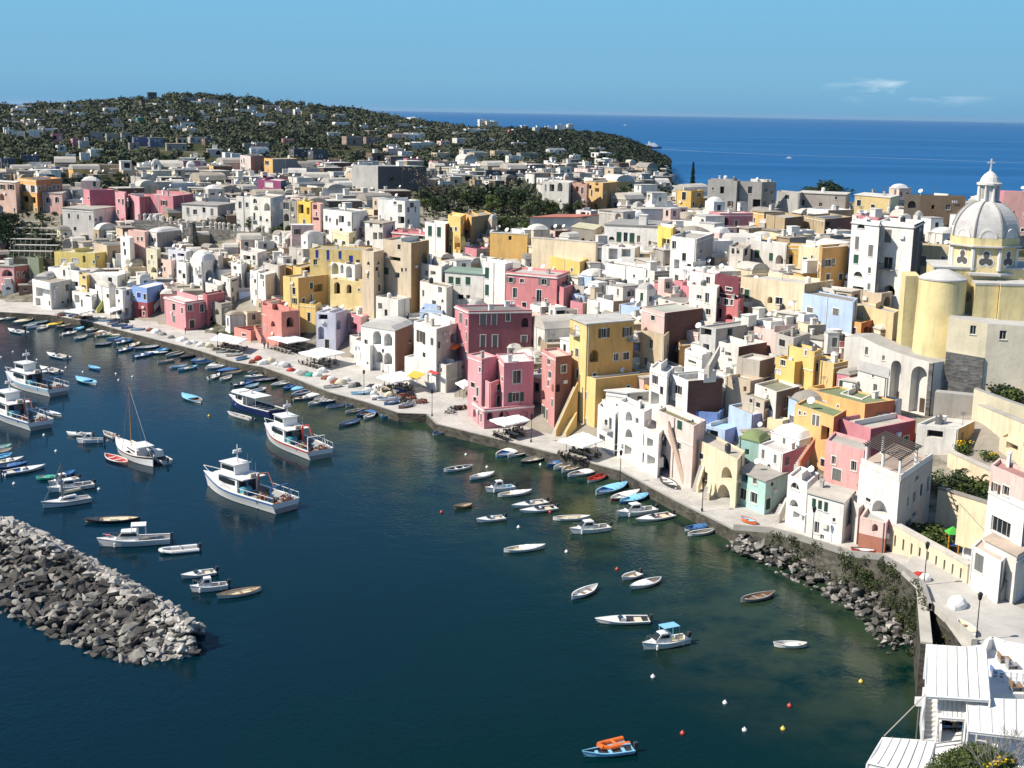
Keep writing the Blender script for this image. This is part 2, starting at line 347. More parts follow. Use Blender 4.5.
def house(col_,L,K,R,vb,zb=None,ops=(),auto=(0,0),roof='flat',rc=None,label=None,name='house',cat='house',colL=None,colR=None,lowc=None,trim=None,ang=None,cl=None,group=None,ph=None,shc=None,extra=None,minz=None,roofh=None,dirt=.68,cornice=False,auto_=False):
    """L,K,R: picture corners of the roof edge (left end, near corner, right end); vb: where the near corner meets the ground.  The walls are placed in the world from them."""
    rng=random.Random(int(K[0]*131+K[1]*977+vb*17))
    P0=hit(K[0],vb) if zb is None else gp(K[0],vb,zb)
    z=P0[2]+5.
    for _ in range(6):
        uv=pj((P0[0],P0[1],z)); z+=(uv[1]-K[1])/pxm((P0[0],P0[1],z))
    zt=z; Kp=np.array([P0[0],P0[1]])
    rad=Kp/np.hypot(*Kp); rt=np.array([rad[1],-rad[0]])
    def side(q,sg):
        e=gp(q[0],q[1],zt)[:2]-Kp; ln=np.hypot(*e); x=abs(e@rt); b=e@rad
        x=abs(q[0]-K[0])/pxm((Kp[0],Kp[1],zt))
        if 3<=ln<=15 and b>-.3*ln: return e
        ln=min(max(ln,5.5),12) if b>0 else max(5.5,x); ln=max(ln,x*1.02)
        return rt*sg*x+rad*math.sqrt(max(ln*ln-x*x,0))
    if name.endswith('wall'):
        eL_=gp(L[0],L[1],zt)[:2]-Kp; n_=np.array([eL_[1],-eL_[0]])/np.hypot(*eL_); n_=n_ if n_@rad>0 else -n_
        Lp=Kp+eL_; Rp=Kp+n_*.8
    else:
        a=side(L,-1); b=side(R,1); ua=a/np.hypot(*a); ub=b/np.hypot(*b)
        if ub[0]*ua[1]-ub[1]*ua[0]<.4:
            if abs(a@rt)>=abs(b@rt): x=abs(b@rt); b=rt*x+rad*max(5.,x*1.3)
            else: x=abs(a@rt); a=-rt*x+rad*max(5.,x*1.3)
        Lp=Kp+a; Rp=Kp+b
    return house_w(col_,Lp,Kp,Rp,P0[2],zt,ops,auto,roof,rc,label,name,cat,colL,colR,lowc,trim,cl,group,ph,shc,rng,minz,roofh,dirt,cornice,auto_,(K,vb))
def Kp_(cn,eR,eL,a,b): return cn[0]+eR*a+eL*b
def house_w(col_,Lp,Kp,Rp,zg,zt,ops=(),auto=(0,0),roof='flat',rc=None,label=None,name='house',cat='house',colL=None,colR=None,lowc=None,trim=None,cl=None,group=None,ph=None,shc=None,rng=None,minz=None,roofh=None,dirt=.68,cornice=False,auto_=False,pk=None):
    rng=rng or R_
    eL=Lp-Kp; ll=np.hypot(*eL); eL=eL/max(ll,1e-6); eR=Rp-Kp; lr=np.hypot(*eR); eR=eR/max(lr,1e-6)
    def capl(l,e,mx,mn): return min(max(l,mn),mx)
    if not name.endswith('wall'): ll=capl(ll,eL,40,.5); lr=capl(lr,eR,40,.5)
    cn=[Kp,Kp+eR*lr,Kp+eR*lr+eL*ll,Kp+eL*ll]
    zmin=min([zg]+[max(terr(*c),-1) for c in cn])-.6
    if minz is not None: zmin=minz
    cen=sum(cn)/4
    root=empty(name,(cen[0],cen[1],zg),label,cat,group)
    base=col_; mats=[plaster(colL or base,dirt),plaster(colR or base,dirt)]+([plaster(lowc[1],dirt)] if lowc else [])  # face colours carry painted sun and shade on many houses, real paint on others
    tr=(trim if trim is not None else (base not in (WHITE,OFFW,GREYW,CONC,TUFA,BROWN,TAN)))
    shc=shc or rng.choice([shut_w,shut_g,shut_k,shut_d])
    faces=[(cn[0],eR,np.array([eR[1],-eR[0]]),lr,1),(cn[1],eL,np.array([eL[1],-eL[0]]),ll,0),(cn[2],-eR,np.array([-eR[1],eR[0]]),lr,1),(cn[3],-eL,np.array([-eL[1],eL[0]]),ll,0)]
    # the left front face runs from L to K
    opl={0:[],3:[]}
    for o in ops:
        u,v,w,h,k=o[:5]; fi=3 if (o[5] if len(o)>5 else ('L' if u<pj((Kp[0],Kp[1],zt))[0] else 'R'))=='L' else 0
        O,D,N,ln,_=faces[fi]
        def isect(uu,vv):
            d=ray(uu,vv); n=np.array([N[0],N[1],0]); t=((np.array([O[0],O[1],0])-CAM)@n)/(d@n); return CAM+d*t
        try:
            a=isect(u-w/2,v); b=isect(u+w/2,v); c=isect(u,v+h/2); d_=isect(u,v-h/2)
        except Exception: continue
        sa=(a[:2]-O)@D; sb=(b[:2]-O)@D
        opl[fi].append(dict(s0=min(sa,sb),s1=max(sa,sb),za=c[2],zb=d_[2],k=k[0],B='B' in k))
    sp=None
    if lowc: # colour change at picture row lowc[0] on the near corner
        z=zt
        for _ in range(5):
            z+=(pj((Kp[0],Kp[1],z))[1]-lowc[0])/pxm((Kp[0],Kp[1],z))
        sp=(z,2)
    mb=MB(); todo=[]
    for fi,(O,D,N,ln,mi) in enumerate(faces):
        oo=list(opl.get(fi,[]))
        if fi==3 and auto[0]: oo+=auto_ops(ln,zg,zt-(.2),rng,auto[0])
        if fi==0 and auto[1]: oo+=auto_ops(ln,zg,zt-(.2),rng,auto[1])
        if fi in(0,3) and not auto_ and not auto[0] and not auto[1] and name=='house' and not any(w_ in (label or '') for w_ in('blank','plain','roofless','wall ')) and ln>3: oo+=auto_ops(ln,zg,zt-.2,rng,.34)
        oo=clean(oo,ln,zmin+.3,zt,max(.1,min(ll,lr)*.35)); wall_face(mb,O,D,N,ln,zmin,zt,oo,mi,sp)
        if oo: todo.append((O,D,N,oo))
    c3=lambda p,z:(p[0],p[1],z)
    mb.build('wall',mats,root)
    for t in todo: add_openings(root,*t,tr,shc)
    rcol=rc or rng.choice([(.60,.55,.47),(.52,.48,.41),(.45,.41,.35),(.66,.62,.55),(.40,.34,.26),(.30,.27,.23)])
    rm=plaster(rcol,.55,'roof'); rb=MB()
    def inset(t): return [cn[0]+(eR+eL)*t,cn[1]+(-eR+eL)*t,cn[2]-(eR+eL)*t,cn[3]+(eR-eL)*t]
    if name.endswith('wall'): roof='slab' if roof!='none' else 'none'
    if roof=='flat':
        ph=ph if ph is not None else rng.uniform(.2,.55); t=min(.28,ll*.3,lr*.3); q=inset(t); zr=zt-ph
        for i in range(4):
            j=(i+1)%4; rb.poly([c3(cn[i],zt),c3(cn[j],zt),c3(q[j],zt),c3(q[i],zt)],1); rb.poly([c3(q[i],zt),c3(q[j],zt),c3(q[j],zr),c3(q[i],zr)],1)
        rb.poly([c3(p,zr) for p in q],0); zroof=zr
        rb.build('roof',[rm,mats[0]],root)
    elif roof=='slab':
        t=-.22 if not name.endswith('wall') else -.06; q=inset(t); rb.prism(q,zt+.003,zt+.22); zroof=zt+.22; rb.build('roof',rm,root)
    elif roof in('vault','dome'):
        h=roofh or min(ll,lr)*.28; n=8; zroof=zt+h*.6
        rb.prism(inset(-.12),zt+.003,zt+.15)
        rows=[]
        for i in range(n+1):
            for j in range(n+1):
                a,b=i/n,j/n; p=cn[0]+eR*lr*a+eL*ll*b
                x=(1-(2*a-1)**2); y=(1-(2*b-1)**2); zz=h*(x*y)**.5 if roof=='dome' else h*(x if lr<ll else y)**.55
                rows.append((p[0],p[1],zt+.15+zz))
        i0=rb.vs(rows)
        for i in range(n):
            for j in range(n):
                a=i*(n+1)+j; rb.f.append([i0[a],i0[a+n+1],i0[a+n+2],i0[a+1]]); rb.m.append(0)
        if roof=='vault':
            for e in ((0,n) if True else ()):
                if lr<ll: idx=[i0[i*(n+1)+e] for i in range(n+1)]
                else: idx=[i0[e*(n+1)+j] for j in range(n+1)]
                rb.f.append(idx if e==0 else idx[::-1]); rb.m.append(0)
        rb.build('roof',rm,root)
    elif roof=='gable':
        h=roofh or .22*min(ll,lr); q=inset(-.25); zroof=zt+h
        if lr<=ll: r0=(q[0]+q[1])/2; r1=(q[2]+q[3])/2; A=[q[0],q[1],q[2],q[3]]
        else: r0=(q[1]+q[2])/2; r1=(q[3]+q[0])/2; A=[q[1],q[2],q[3],q[0]]
        z=zt+.02; rb.poly([c3(A[0],z),c3(A[1],z),c3(r0,z+h)]); rb.poly([c3(A[1],z),c3(A[2],z),c3(r1,z+h),c3(r0,z+h)]); rb.poly([c3(A[2],z),c3(A[3],z),c3(r1,z+h)]); rb.poly([c3(A[3],z),c3(A[0],z),c3(r0,z+h),c3(r1,z+h)]); rb.poly([c3(p,z) for p in A][::-1])
        rb.build('roof',rm,root)
    else: zroof=zt
    if cornice:
        cb=MB()
        for O,D,N,ln,_ in (faces[0],faces[3]): cb.obox(O,D,N,-.05,ln+.05,.003,.22,zt-.55,zt-.3)
        cb.build('cornice',trim_w,root)
    if not name.endswith('wall') and zt-zg>3:
        for (O,D,N,ln,_),oo in ((faces[3],[q for t in todo if t[0] is faces[3][0] for q in t[3]]),(faces[0],[q for t in todo if t[0] is faces[0][0] for q in t[3]])):
            if ln<2.5: continue
            free=lambda a,b_,c,d:not any(a<q['s1']+.1 and b_>q['s0']-.1 and c<q['zb']+.1 and d>q['za']-.1 for q in oo)
            if rng.random()<.45:
                x=rng.choice([.25,ln-.3,ln*.5]); 
                if free(x,x+.1,zg,zt): m=MB(); m.obox(O,D,N,x,x+.1,.003,.12,max(zg,zmin),zt-.02); m.build('drainpipe',rng.choice([slab_m,metal,trim_w]),root)
            if rng.random()<.35:
                x=rng.uniform(.4,ln-1.4); z_=zt-rng.uniform(1.2,max(1.3,zt-zg-1.5))
                if free(x,x+.8,z_,z_+.55): m=MB(); m.obox(O,D,N,x,x+.8,.003,.35,z_,z_+.55); m.build('air_conditioner',trim_w,root)
            if rng.random()<.22 and not cornice:
                z_=zt-rng.choice([.7,3.1])
                if z_>zg+1.5 and free(0,ln,z_,z_+.14): m=MB(); m.obox(O,D,N,0,ln,.003,.09,z_,z_+.14); m.build('string_course',trim_w,root)
            if rng.random()<.12 and ln>3.5:
                z_=zt-rng.uniform(.7,1.4); x=rng.uniform(.4,ln-3); n=rng.randint(3,6)
                if free(x,x+n*.5,z_-1.,z_+.1):
                    lm=MB(); lm.obox(O,D,N,x-.1,x+n*.5+.1,.3,.33,z_,z_+.03); lo_=lm.build('washing_line',metal,root)
                    for k in range(n): lm=MB(); lm.obox(O,D,N,x+k*.5,x+k*.5+rng.uniform(.25,.42),.305,.325,z_-rng.uniform(.4,.9),z_-.003); lm.build('laundry',plain('laundry%d'%(k%5),[(.75,.74,.72),(.7,.68,.66),(.42,.5,.62),(.66,.6,.5),(.5,.5,.52)][k%5],.8),lo_)
    if roof=='flat' and min(ll,lr)>4 and rng.random()<.5 and not name.endswith('wall'):
        m=MB(); a=rng.uniform(.3,.7); hh=rng.uniform(.5,1.3)
        if rng.random()<.5: m.obox(Kp_(cn,eR,eL,a*lr,0),eL,eR,.3,ll-.3,0,.2,zroof,zroof+hh)
        else: m.obox(Kp_(cn,eR,eL,0,a*ll),eR,eL,.3,lr-.3,0,.2,zroof,zroof+hh)
        m.build('roof_wall',mats[0] if rng.random()<.5 else trim_w,root)
    if cl is None: cl=rng.choice([0,1,1,2]) if not name.endswith('wall') else 0
    if roof in('flat','slab') and min(ll,lr)>2.5: clutter(root,cn[0],eR,eL,lr,ll,zroof,rng,cl)
    us=[pj(c3(p,zt)) for p in cn]+[pj(c3(cn[0],zg)),pj(c3(cn[3],zg))]
    HOUSES.append(dict(o=root,u0=min(a[0] for a in us[:4]),u1=max(a[0] for a in us[:4]),v0=min(a[1] for a in us),v1=max(a[1] for a in us),d=math.hypot(*cen),c=cen,r=.5*min(math.hypot(lr,ll),24),zt=zt,zg=zg,cn=cn,col=CNAME.get(base,'pale'),roof=roof,auto=auto_,ll=ll,lr=lr,rc=rcol,vis=max([20.]+[o_[1]+o_[3]/2+4-min(a[1] for a in us[:4]) for o_ in ops]),name=name,win=sum(len(t[3]) for t in todo)))
    root['_k']=0; del root['_k']
    return root
HAZE=.000018
EXPO=.42; SKYS=.11; SKYK=1/SKYS/2**EXPO
# ---------------------------------------------------------------- camera, light, sky
cam_d=bpy.data.cameras.new('camera'); cam=bpy.data.objects.new('camera',cam_d); col.objects.link(cam)
cam_d.sensor_width=36.; cam_d.lens=36.*FPX/1024; cam_d.clip_end=90000; cam_d.clip_start=1
from mathutils import Matrix
cam.matrix_world=Matrix(((_R[0],_U[0],-_F[0],0),(_R[1],_U[1],-_F[1],0),(_R[2],_U[2],-_F[2],CAMH),(0,0,0,1)))
scene.camera=cam
SUN=np.array([-.955,-.30,0]); SUN/=np.linalg.norm(SUN); SEL=math.radians(46)
sd=np.array([SUN[0]*math.cos(SEL),SUN[1]*math.cos(SEL),math.sin(SEL)])
ld=bpy.data.lights.new('sun','SUN'); ld.energy=4.9; ld.angle=math.radians(.53); ld.color=(1,.925,.80)
lo=bpy.data.objects.new('sun',ld); col.objects.link(lo); lo.rotation_euler=Vector(tuple(-sd)).to_track_quat('-Z','Y').to_euler(); lo.location=(-200,0,300)
w=bpy.data.worlds.new('World'); scene.world=w; w.use_nodes=True; nt=w.node_tree; bg=nt.nodes['Background']
sk=nd(nt,'ShaderNodeTexSky'); sk.sky_type='NISHITA'; sk.sun_disc=False; sk.sun_elevation=SEL; sk.sun_rotation=math.atan2(SUN[0],SUN[1]); sk.air_density=1.0; sk.dust_density=.25; sk.ozone_density=2.6; sk.altitude=300
tc=nd(nt,'ShaderNodeTexCoord')
# a few thin cloud wisps low over the sea
mp=nd(nt,'ShaderNodeMapping'); mp.inputs['Scale'].default_value=(9,9,42); nt.links.new(tc.outputs['Generated'],mp.inputs[0])
cn_=nd(nt,'ShaderNodeTexNoise',Scale=1.3,Detail=6.,Roughness=.6); nt.links.new(mp.outputs[0],cn_.inputs['Vector'])
cr_=nd(nt,'ShaderNodeMapRange'); cr_.inputs[1].default_value=.5; cr_.inputs[2].default_value=.75; nt.links.new(cn_.outputs[0],cr_.inputs[0])
cdir=ray(905,90); cdir/=np.linalg.norm(cdir)
vm=nd(nt,'ShaderNodeVectorMath',operation='SUBTRACT'); nt.links.new(tc.outputs['Generated'],vm.inputs[0]); vm.inputs[1].default_value=tuple(cdir)
vs_=nd(nt,'ShaderNodeVectorMath',operation='MULTIPLY'); nt.links.new(vm.outputs[0],vs_.inputs[0]); vs_.inputs[1].default_value=(1,1,5)
vl=nd(nt,'ShaderNodeVectorMath',operation='LENGTH'); nt.links.new(vs_.outputs[0],vl.inputs[0])
vr=nd(nt,'ShaderNodeMapRange'); vr.inputs[1].default_value=.07; vr.inputs[2].default_value=.0; nt.links.new(vl.outputs['Value'],vr.inputs[0])
mu=nd(nt,'ShaderNodeMath',operation='MULTIPLY'); nt.links.new(cr_.outputs[0],mu.inputs[0]); nt.links.new(vr.outputs[0],mu.inputs[1])
mu2=nd(nt,'ShaderNodeMath',operation='MULTIPLY'); nt.links.new(mu.outputs[0],mu2.inputs[0]); mu2.inputs[1].default_value=.85
mx=nd(nt,'ShaderNodeMix',data_type='RGBA'); nt.links.new(mu2.outputs[0],mx.inputs[0]); sx=nd(nt,'ShaderNodeSeparateXYZ'); nt.links.new(tc.outputs['Generated'],sx.inputs[0])
rp=nd(nt,'ShaderNodeValToRGB'); el=rp.color_ramp.elements; el[0].position=0.0; el[0].color=(.165,.395,.63,1); el[1].position=.38; el[1].color=(.075,.27,.62,1)
for p_,c_ in((.02,(.205,.465,.68,1)),(.086,(.212,.515,.776,1)),(.16,(.16,.43,.74,1))): ek=rp.color_ramp.elements.new(p_); ek.color=c_
nt.links.new(sx.outputs['Z'],rp.inputs[0])
rs=nd(nt,'ShaderNodeVectorMath',operation='SCALE'); nt.links.new(rp.outputs[0],rs.inputs[0]); rs.inputs['Scale'].default_value=SKYK
rf_=nd(nt,'ShaderNodeMapRange'); rf_.inputs[1].default_value=.5; rf_.inputs[2].default_value=.22; nt.links.new(sx.outputs['Z'],rf_.inputs[0])
rm_=nd(nt,'ShaderNodeMix',data_type='RGBA'); nt.links.new(rf_.outputs[0],rm_.inputs[0]); nt.links.new(sk.outputs[0],rm_.inputs[6]); nt.links.new(rs.outputs[0],rm_.inputs[7])
nt.links.new(rm_.outputs[2],mx.inputs[6]); mx.inputs[7].default_value=(9.5,9.7,9.9,1)
nt.links.new(mx.outputs[2],bg.inputs['Color']); bg.inputs['Strength'].default_value=SKYS
scene.view_settings.view_transform='Standard'; scene.view_settings.look='None'; scene.view_settings.exposure=EXPO; scene.view_settings.gamma=1
scene.cycles.max_bounces=5; scene.cycles.diffuse_bounces=2; scene.cycles.glossy_bounces=2; scene.cycles.transmission_bounces=2; scene.cycles.caustics_reflective=False; scene.cycles.caustics_refractive=False
scene.cycles.use_denoising=True
# ---------------------------------------------------------------- ground
def ground_mat():
    m,nt,b=nodes('ground'); L=nt.links.new; g=nd(nt,'ShaderNodeNewGeometry')
    n=nd(nt,'ShaderNodeTexNoise',Scale=.03,Detail=8.,Roughness=.7); L(g.outputs['Position'],n.inputs['Vector'])
    n2=nd(nt,'ShaderNodeTexNoise',Scale=.6,Detail=4.); L(g.outputs['Position'],n2.inputs['Vector'])
    r=nd(nt,'ShaderNodeValToRGB'); e=r.color_ramp.elements; e[0].position=.3; e[0].color=(.040,.050,.026,1); e[1].position=.72; e[1].color=(.24,.21,.16,1)
    k=r.color_ramp.elements.new(.5); k.color=(.085,.09,.05,1); L(n.outputs[0],r.inputs[0])
    x=nd(nt,'ShaderNodeMix',data_type='RGBA',blend_type='MULTIPLY'); x.inputs[0].default_value=.6; L(r.outputs[0],x.inputs[6]); L(n2.outputs[0],x.inputs[7]); dl=nd(nt,'ShaderNodeVectorMath',operation='LENGTH'); L(g.outputs['Position'],dl.inputs[0]); tw=nd(nt,'ShaderNodeMapRange'); tw.inputs[1].default_value=470; tw.inputs[2].default_value=400; L(dl.outputs['Value'],tw.inputs[0])
    nm=nd(nt,'ShaderNodeMapRange'); nm.inputs[1].default_value=.42; nm.inputs[2].default_value=.5; L(n.outputs[0],nm.inputs[0]); tm=nd(nt,'ShaderNodeMath',operation='MULTIPLY'); L(tw.outputs[0],tm.inputs[0]); L(nm.outputs[0],tm.inputs[1])
    st=nd(nt,'ShaderNodeMix',data_type='RGBA'); L(n2.outputs[0],st.inputs[0]); st.inputs[6].default_value=(.20,.175,.14,1); st.inputs[7].default_value=(.36,.33,.28,1)
    y=nd(nt,'ShaderNodeMix',data_type='RGBA'); L(tm.outputs[0],y.inputs[0]); L(x.outputs[2],y.inputs[6]); L(st.outputs[2],y.inputs[7]); L(y.outputs[2],b.inputs['Base Color'])
    b.inputs['Roughness'].default_value=1; b.inputs['Specular IOR Level'].default_value=0
    return m
def build_ground():
    az=np.radians(np.linspace(-40,44,170)); ds=[108.]
    while ds[-1]<1760: ds.append(ds[-1]*1.0225)
    mb=MB(); idx=[]
    for d in ds:
        idx.append(mb.vs([(d*math.sin(a),d*math.cos(a),terr(d*math.sin(a),d*math.cos(a))) for a in az]))
    for r0,r1 in zip(idx,idx[1:]):
        for j in range(len(az)-1):
            q=[r0[j],r0[j+1],r1[j+1],r1[j]]
            if all(mb.v[k][2]<=-3.9 for k in q): continue
            mb.f.append(q); mb.m.append(0)
    tag(mb.build('ground',ground_mat(),smooth=True),kind='structure')
build_ground()
# ---------------------------------------------------------------- water
def water_mat():
    m,nt,b=nodes('water'); L=nt.links.new; g=nd(nt,'ShaderNodeNewGeometry')
    sp=nd(nt,'ShaderNodeSeparateXYZ'); L(g.outputs['Position'],sp.inputs[0])
    # harbour floor: teal over sand, deep navy further out, bright blue open sea
    n=nd(nt,'ShaderNodeTexNoise',Scale=.018,Detail=5.,Roughness=.6); L(g.outputs['Position'],n.inputs['Vector'])
    a=nd(nt,'ShaderNodeMapRange'); a.inputs[1].default_value=-60; a.inputs[2].default_value=30; L(sp.outputs['X'],a.inputs[0])
    ad=nd(nt,'ShaderNodeMath',operation='MULTIPLY_ADD'); L(n.outputs[0],ad.inputs[0]); ad.inputs[1].default_value=.9; ad.inputs[2].default_value=-.45
    ad2=nd(nt,'ShaderNodeMath',operation='ADD',use_clamp=True); L(a.outputs[0],ad2.inputs[0]); L(ad.outputs[0],ad2.inputs[1])
    x=nd(nt,'ShaderNodeMix',data_type='RGBA'); L(ad2.outputs[0],x.inputs[0]); x.inputs[6].default_value=(.0008,.014,.027,1); x.inputs[7].default_value=(.0001,.0145,.0125,1)
    # shallows near the shore at the right
    dv=nd(nt,'ShaderNodeVectorMath',operation='DISTANCE'); L(g.outputs['Position'],dv.inputs[0]); dv.inputs[1].default_value=tuple(gp(905,640,0))
    sr=nd(nt,'ShaderNodeMapRange'); sr.inputs[1].default_value=33; sr.inputs[2].default_value=2; L(dv.outputs['Value'],sr.inputs[0])
    n4=nd(nt,'ShaderNodeTexNoise',Scale=.16,Detail=5.,Roughness=.65); L(g.outputs['Position'],n4.inputs['Vector'])
    n5=nd(nt,'ShaderNodeMapRange'); n5.inputs[1].default_value=.36; n5.inputs[2].default_value=.6; L(n4.outputs[0],n5.inputs[0])
    sm=nd(nt,'ShaderNodeMath',operation='MULTIPLY'); L(sr.outputs[0],sm.inputs[0]); L(n5.outputs[0],sm.inputs[1])
    x2=nd(nt,'ShaderNodeMix',data_type='RGBA'); L(sm.outputs[0],x2.inputs[0]); L(x.outputs[2],x2.inputs[6]); x2.inputs[7].default_value=(.042,.052,.026,1)
    qa,qb=gp(262,372,0),gp(733,545,0); qd=(qb-qa)/np.linalg.norm(qb-qa); qn=np.array([-qd[1],qd[0],0])
    dp=nd(nt,'ShaderNodeVectorMath',operation='DOT_PRODUCT'); L(g.outputs['Position'],dp.inputs[0]); dp.inputs[1].default_value=tuple(qn)
    d2=nd(nt,'ShaderNodeMapRange'); d2.inputs[1].default_value=float(qa@qn)-34; d2.inputs[2].default_value=float(qa@qn)-3; L(dp.outputs['Value'],d2.inputs[0])
    d3=nd(nt,'ShaderNodeMath',operation='MULTIPLY'); L(d2.outputs[0],d3.inputs[0]); L(n5.outputs[0],d3.inputs[1])
    xs=nd(nt,'ShaderNodeMix',data_type='RGBA'); L(d3.outputs[0],xs.inputs[0]); L(x2.outputs[2],xs.inputs[6]); xs.inputs[7].default_value=(.024,.046,.024,1)
    fy=nd(nt,'ShaderNodeMapRange'); fy.inputs[1].default_value=420; fy.inputs[2].default_value=700; L(sp.outputs['Y'],fy.inputs[0])
    # wind lanes on the open sea
    mp=nd(nt,'ShaderNodeMapping'); mp.inputs['Scale'].default_value=(.0006,.006,1); mp.inputs['Rotation'].default_value=(0,0,.06); L(g.outputs['Position'],mp.inputs[0])
    n3=nd(nt,'ShaderNodeTexNoise',Scale=1.,Detail=5.,Roughness=.6); L(mp.outputs[0],n3.inputs['Vector'])
    r3=nd(nt,'ShaderNodeMapRange'); r3.inputs[1].default_value=.35; r3.inputs[2].default_value=.7; L(n3.outputs[0],r3.inputs[0])
    x4=nd(nt,'ShaderNodeMix',data_type='RGBA'); L(r3.outputs[0],x4.inputs[0]); x4.inputs[6].default_value=(.009,.082,.225,1); x4.inputs[7].default_value=(.020,.122,.29,1)
    x3=nd(nt,'ShaderNodeMix',data_type='RGBA'); L(fy.outputs[0],x3.inputs[0]); L(xs.outputs[2],x3.inputs[6]); L(x4.outputs[2],x3.inputs[7])
    L(x3.outputs[2],b.inputs['Base Color']); b.inputs['IOR'].default_value=1.24
    ro=nd(nt,'ShaderNodeMapRange'); ro.inputs[1].default_value=300; ro.inputs[2].default_value=900; ro.inputs[3].default_value=.06; ro.inputs[4].default_value=.5; L(sp.outputs['Y'],ro.inputs[0]); L(ro.outputs[0],b.inputs['Roughness'])
    so=nd(nt,'ShaderNodeMapRange'); so.inputs[1].default_value=300; so.inputs[2].default_value=900; so.inputs[3].default_value=.23; so.inputs[4].default_value=.18; L(sp.outputs['Y'],so.inputs[0]); L(so.outputs[0],b.inputs['Specular IOR Level'])
    mw=nd(nt,'ShaderNodeMapping'); mw.inputs['Scale'].default_value=(1,1,1); mw.inputs['Rotation'].default_value=(0,0,.5); L(g.outputs['Position'],mw.inputs[0])
    wv=nd(nt,'ShaderNodeTexNoise',Scale=1.5,Detail=3.,Roughness=.55); L(mw.outputs[0],wv.inputs['Vector'])
    wv2=nd(nt,'ShaderNodeTexNoise',Scale=.35,Detail=2.); L(mw.outputs[0],wv2.inputs['Vector'])
    wa=nd(nt,'ShaderNodeMath',operation='MULTIPLY_ADD'); L(wv2.outputs[0],wa.inputs[0]); wa.inputs[1].default_value=1.2; L(wv.outputs[0],wa.inputs[2])
    wp=nd(nt,'ShaderNodeTexNoise',Scale=.022,Detail=3.); L(g.outputs['Position'],wp.inputs['Vector']); wr=nd(nt,'ShaderNodeMapRange'); wr.inputs[1].default_value=.35; wr.inputs[2].default_value=.65; wr.inputs[3].default_value=.12; wr.inputs[4].default_value=.42; L(wp.outputs[0],wr.inputs[0])
    bp=nd(nt,'ShaderNodeBump',Strength=.32,Distance=.14); L(wr.outputs[0],bp.inputs['Strength']); L(wa.outputs[0],bp.inputs['Height']); L(bp.outputs[0],b.inputs['Normal'])
    return m
mb=MB(); S_=60000.
mb.poly([(-S_,-400,0),(S_,-400,0),(S_,52000,0),(-S_,52000,0)])
tag(mb.build('sea',water_mat()),kind='structure')
# ---------------------------------------------------------------- quay and seawall path
def paving():
    m,nt,b=nodes('quay_paving'); L=nt.links.new; g=nd(nt,'ShaderNodeNewGeometry')
    n=nd(nt,'ShaderNodeTexNoise',Scale=.25,Detail=7.,Roughness=.7); L(g.outputs['Position'],n.inputs['Vector'])
    mp=nd(nt,'ShaderNodeMapping'); mp.inputs['Rotation'].default_value=(0,0,.86); L(g.outputs['Position'],mp.inputs[0])
    bk=nd(nt,'ShaderNodeTexBrick',Scale=.9); bk.inputs['Color1'].default_value=(.60,.57,.52,1); bk.inputs['Color2'].default_value=(.52,.49,.45,1); bk.inputs['Mortar'].default_value=(.38,.36,.32,1); bk.inputs['Mortar Size'].default_value=.02; L(mp.outputs[0],bk.inputs['Vector'])
    r=nd(nt,'ShaderNodeMapRange'); r.inputs[1].default_value=.3; r.inputs[2].default_value=.7; r.inputs[3].default_value=.7; r.inputs[4].default_value=1.12; L(n.outputs[0],r.inputs[0])
    x=nd(nt,'ShaderNodeMix',data_type='RGBA',blend_type='MULTIPLY'); x.inputs[0].default_value=1; L(bk.outputs[0],x.inputs[6]); L(r.outputs[0],x.inputs[7]); L(x.outputs[2],b.inputs['Base Color'])
    b.inputs['Roughness'].default_value=.9; b.inputs['Specular IOR Level'].default_value=.1
    return m
PAV=paving(); SEAW=masonry((.12,.11,.09))
def build_quay():
    P=QW[:NQ]; n=len(P); nor=[]
    for i in range(n):
        a=P[max(i-1,0)]; b=P[min(i+1,n-1)]; d=(b-a)[:2]; d/=np.hypot(*d); nor.append(np.array([-d[1],d[0]]))
    top=MB(); wl=MB(); kb=MB()
    for i in range(n-1):
        a,b=P[i],P[i+1]; na,nb=nor[i],nor[i+1]; w=QWID[i]+3 if i<QK else 9.5; w2=QWID[i+1]+3 if i<QK else 9.5
        e=lambda p,k,t,dz=0: (p[0]+k[0]*t,p[1]+k[1]*t,p[2]+dz)
        if i<NQ-3: top.poly([e(a,na,.5),e(b,nb,.5),e(b,nb,w2),e(a,na,w)])
        kb.poly([e(a,na,0,.0),e(b,nb,0,.0),e(b,nb,.5,.0),e(a,na,.5,.0)])
        if i<QK:
            wl.poly([(a[0],a[1],-3),(b[0],b[1],-3),tuple(b),tuple(a)])
            # a low ledge at the foot of the quay
        else:
            h=.75; kb.poly([e(a,na,0),e(b,nb,0),e(b,nb,0,h),e(a,na,0,h)]); kb.poly([e(a,na,.35,h),e(b,nb,.35,h),e(b,nb,.35),e(a,na,.35)]); kb.poly([e(a,na,0,h),e(b,nb,0,h),e(b,nb,.35,h),e(a,na,.35,h)])
            wl.poly([(a[0]-na[0]*1.2,a[1]-na[1]*1.2,-3),(b[0]-nb[0]*1.2,b[1]-nb[1]*1.2,-3),tuple(b),tuple(a)])
    tag(top.build('quay_pavement',PAV),kind='structure')
    tag(kb.build('quay_kerb',plaster((.34,.32,.29),.6,'roof')),kind='structure')
    tag(wl.build('quay_wall',SEAW),kind='structure')
build_quay()
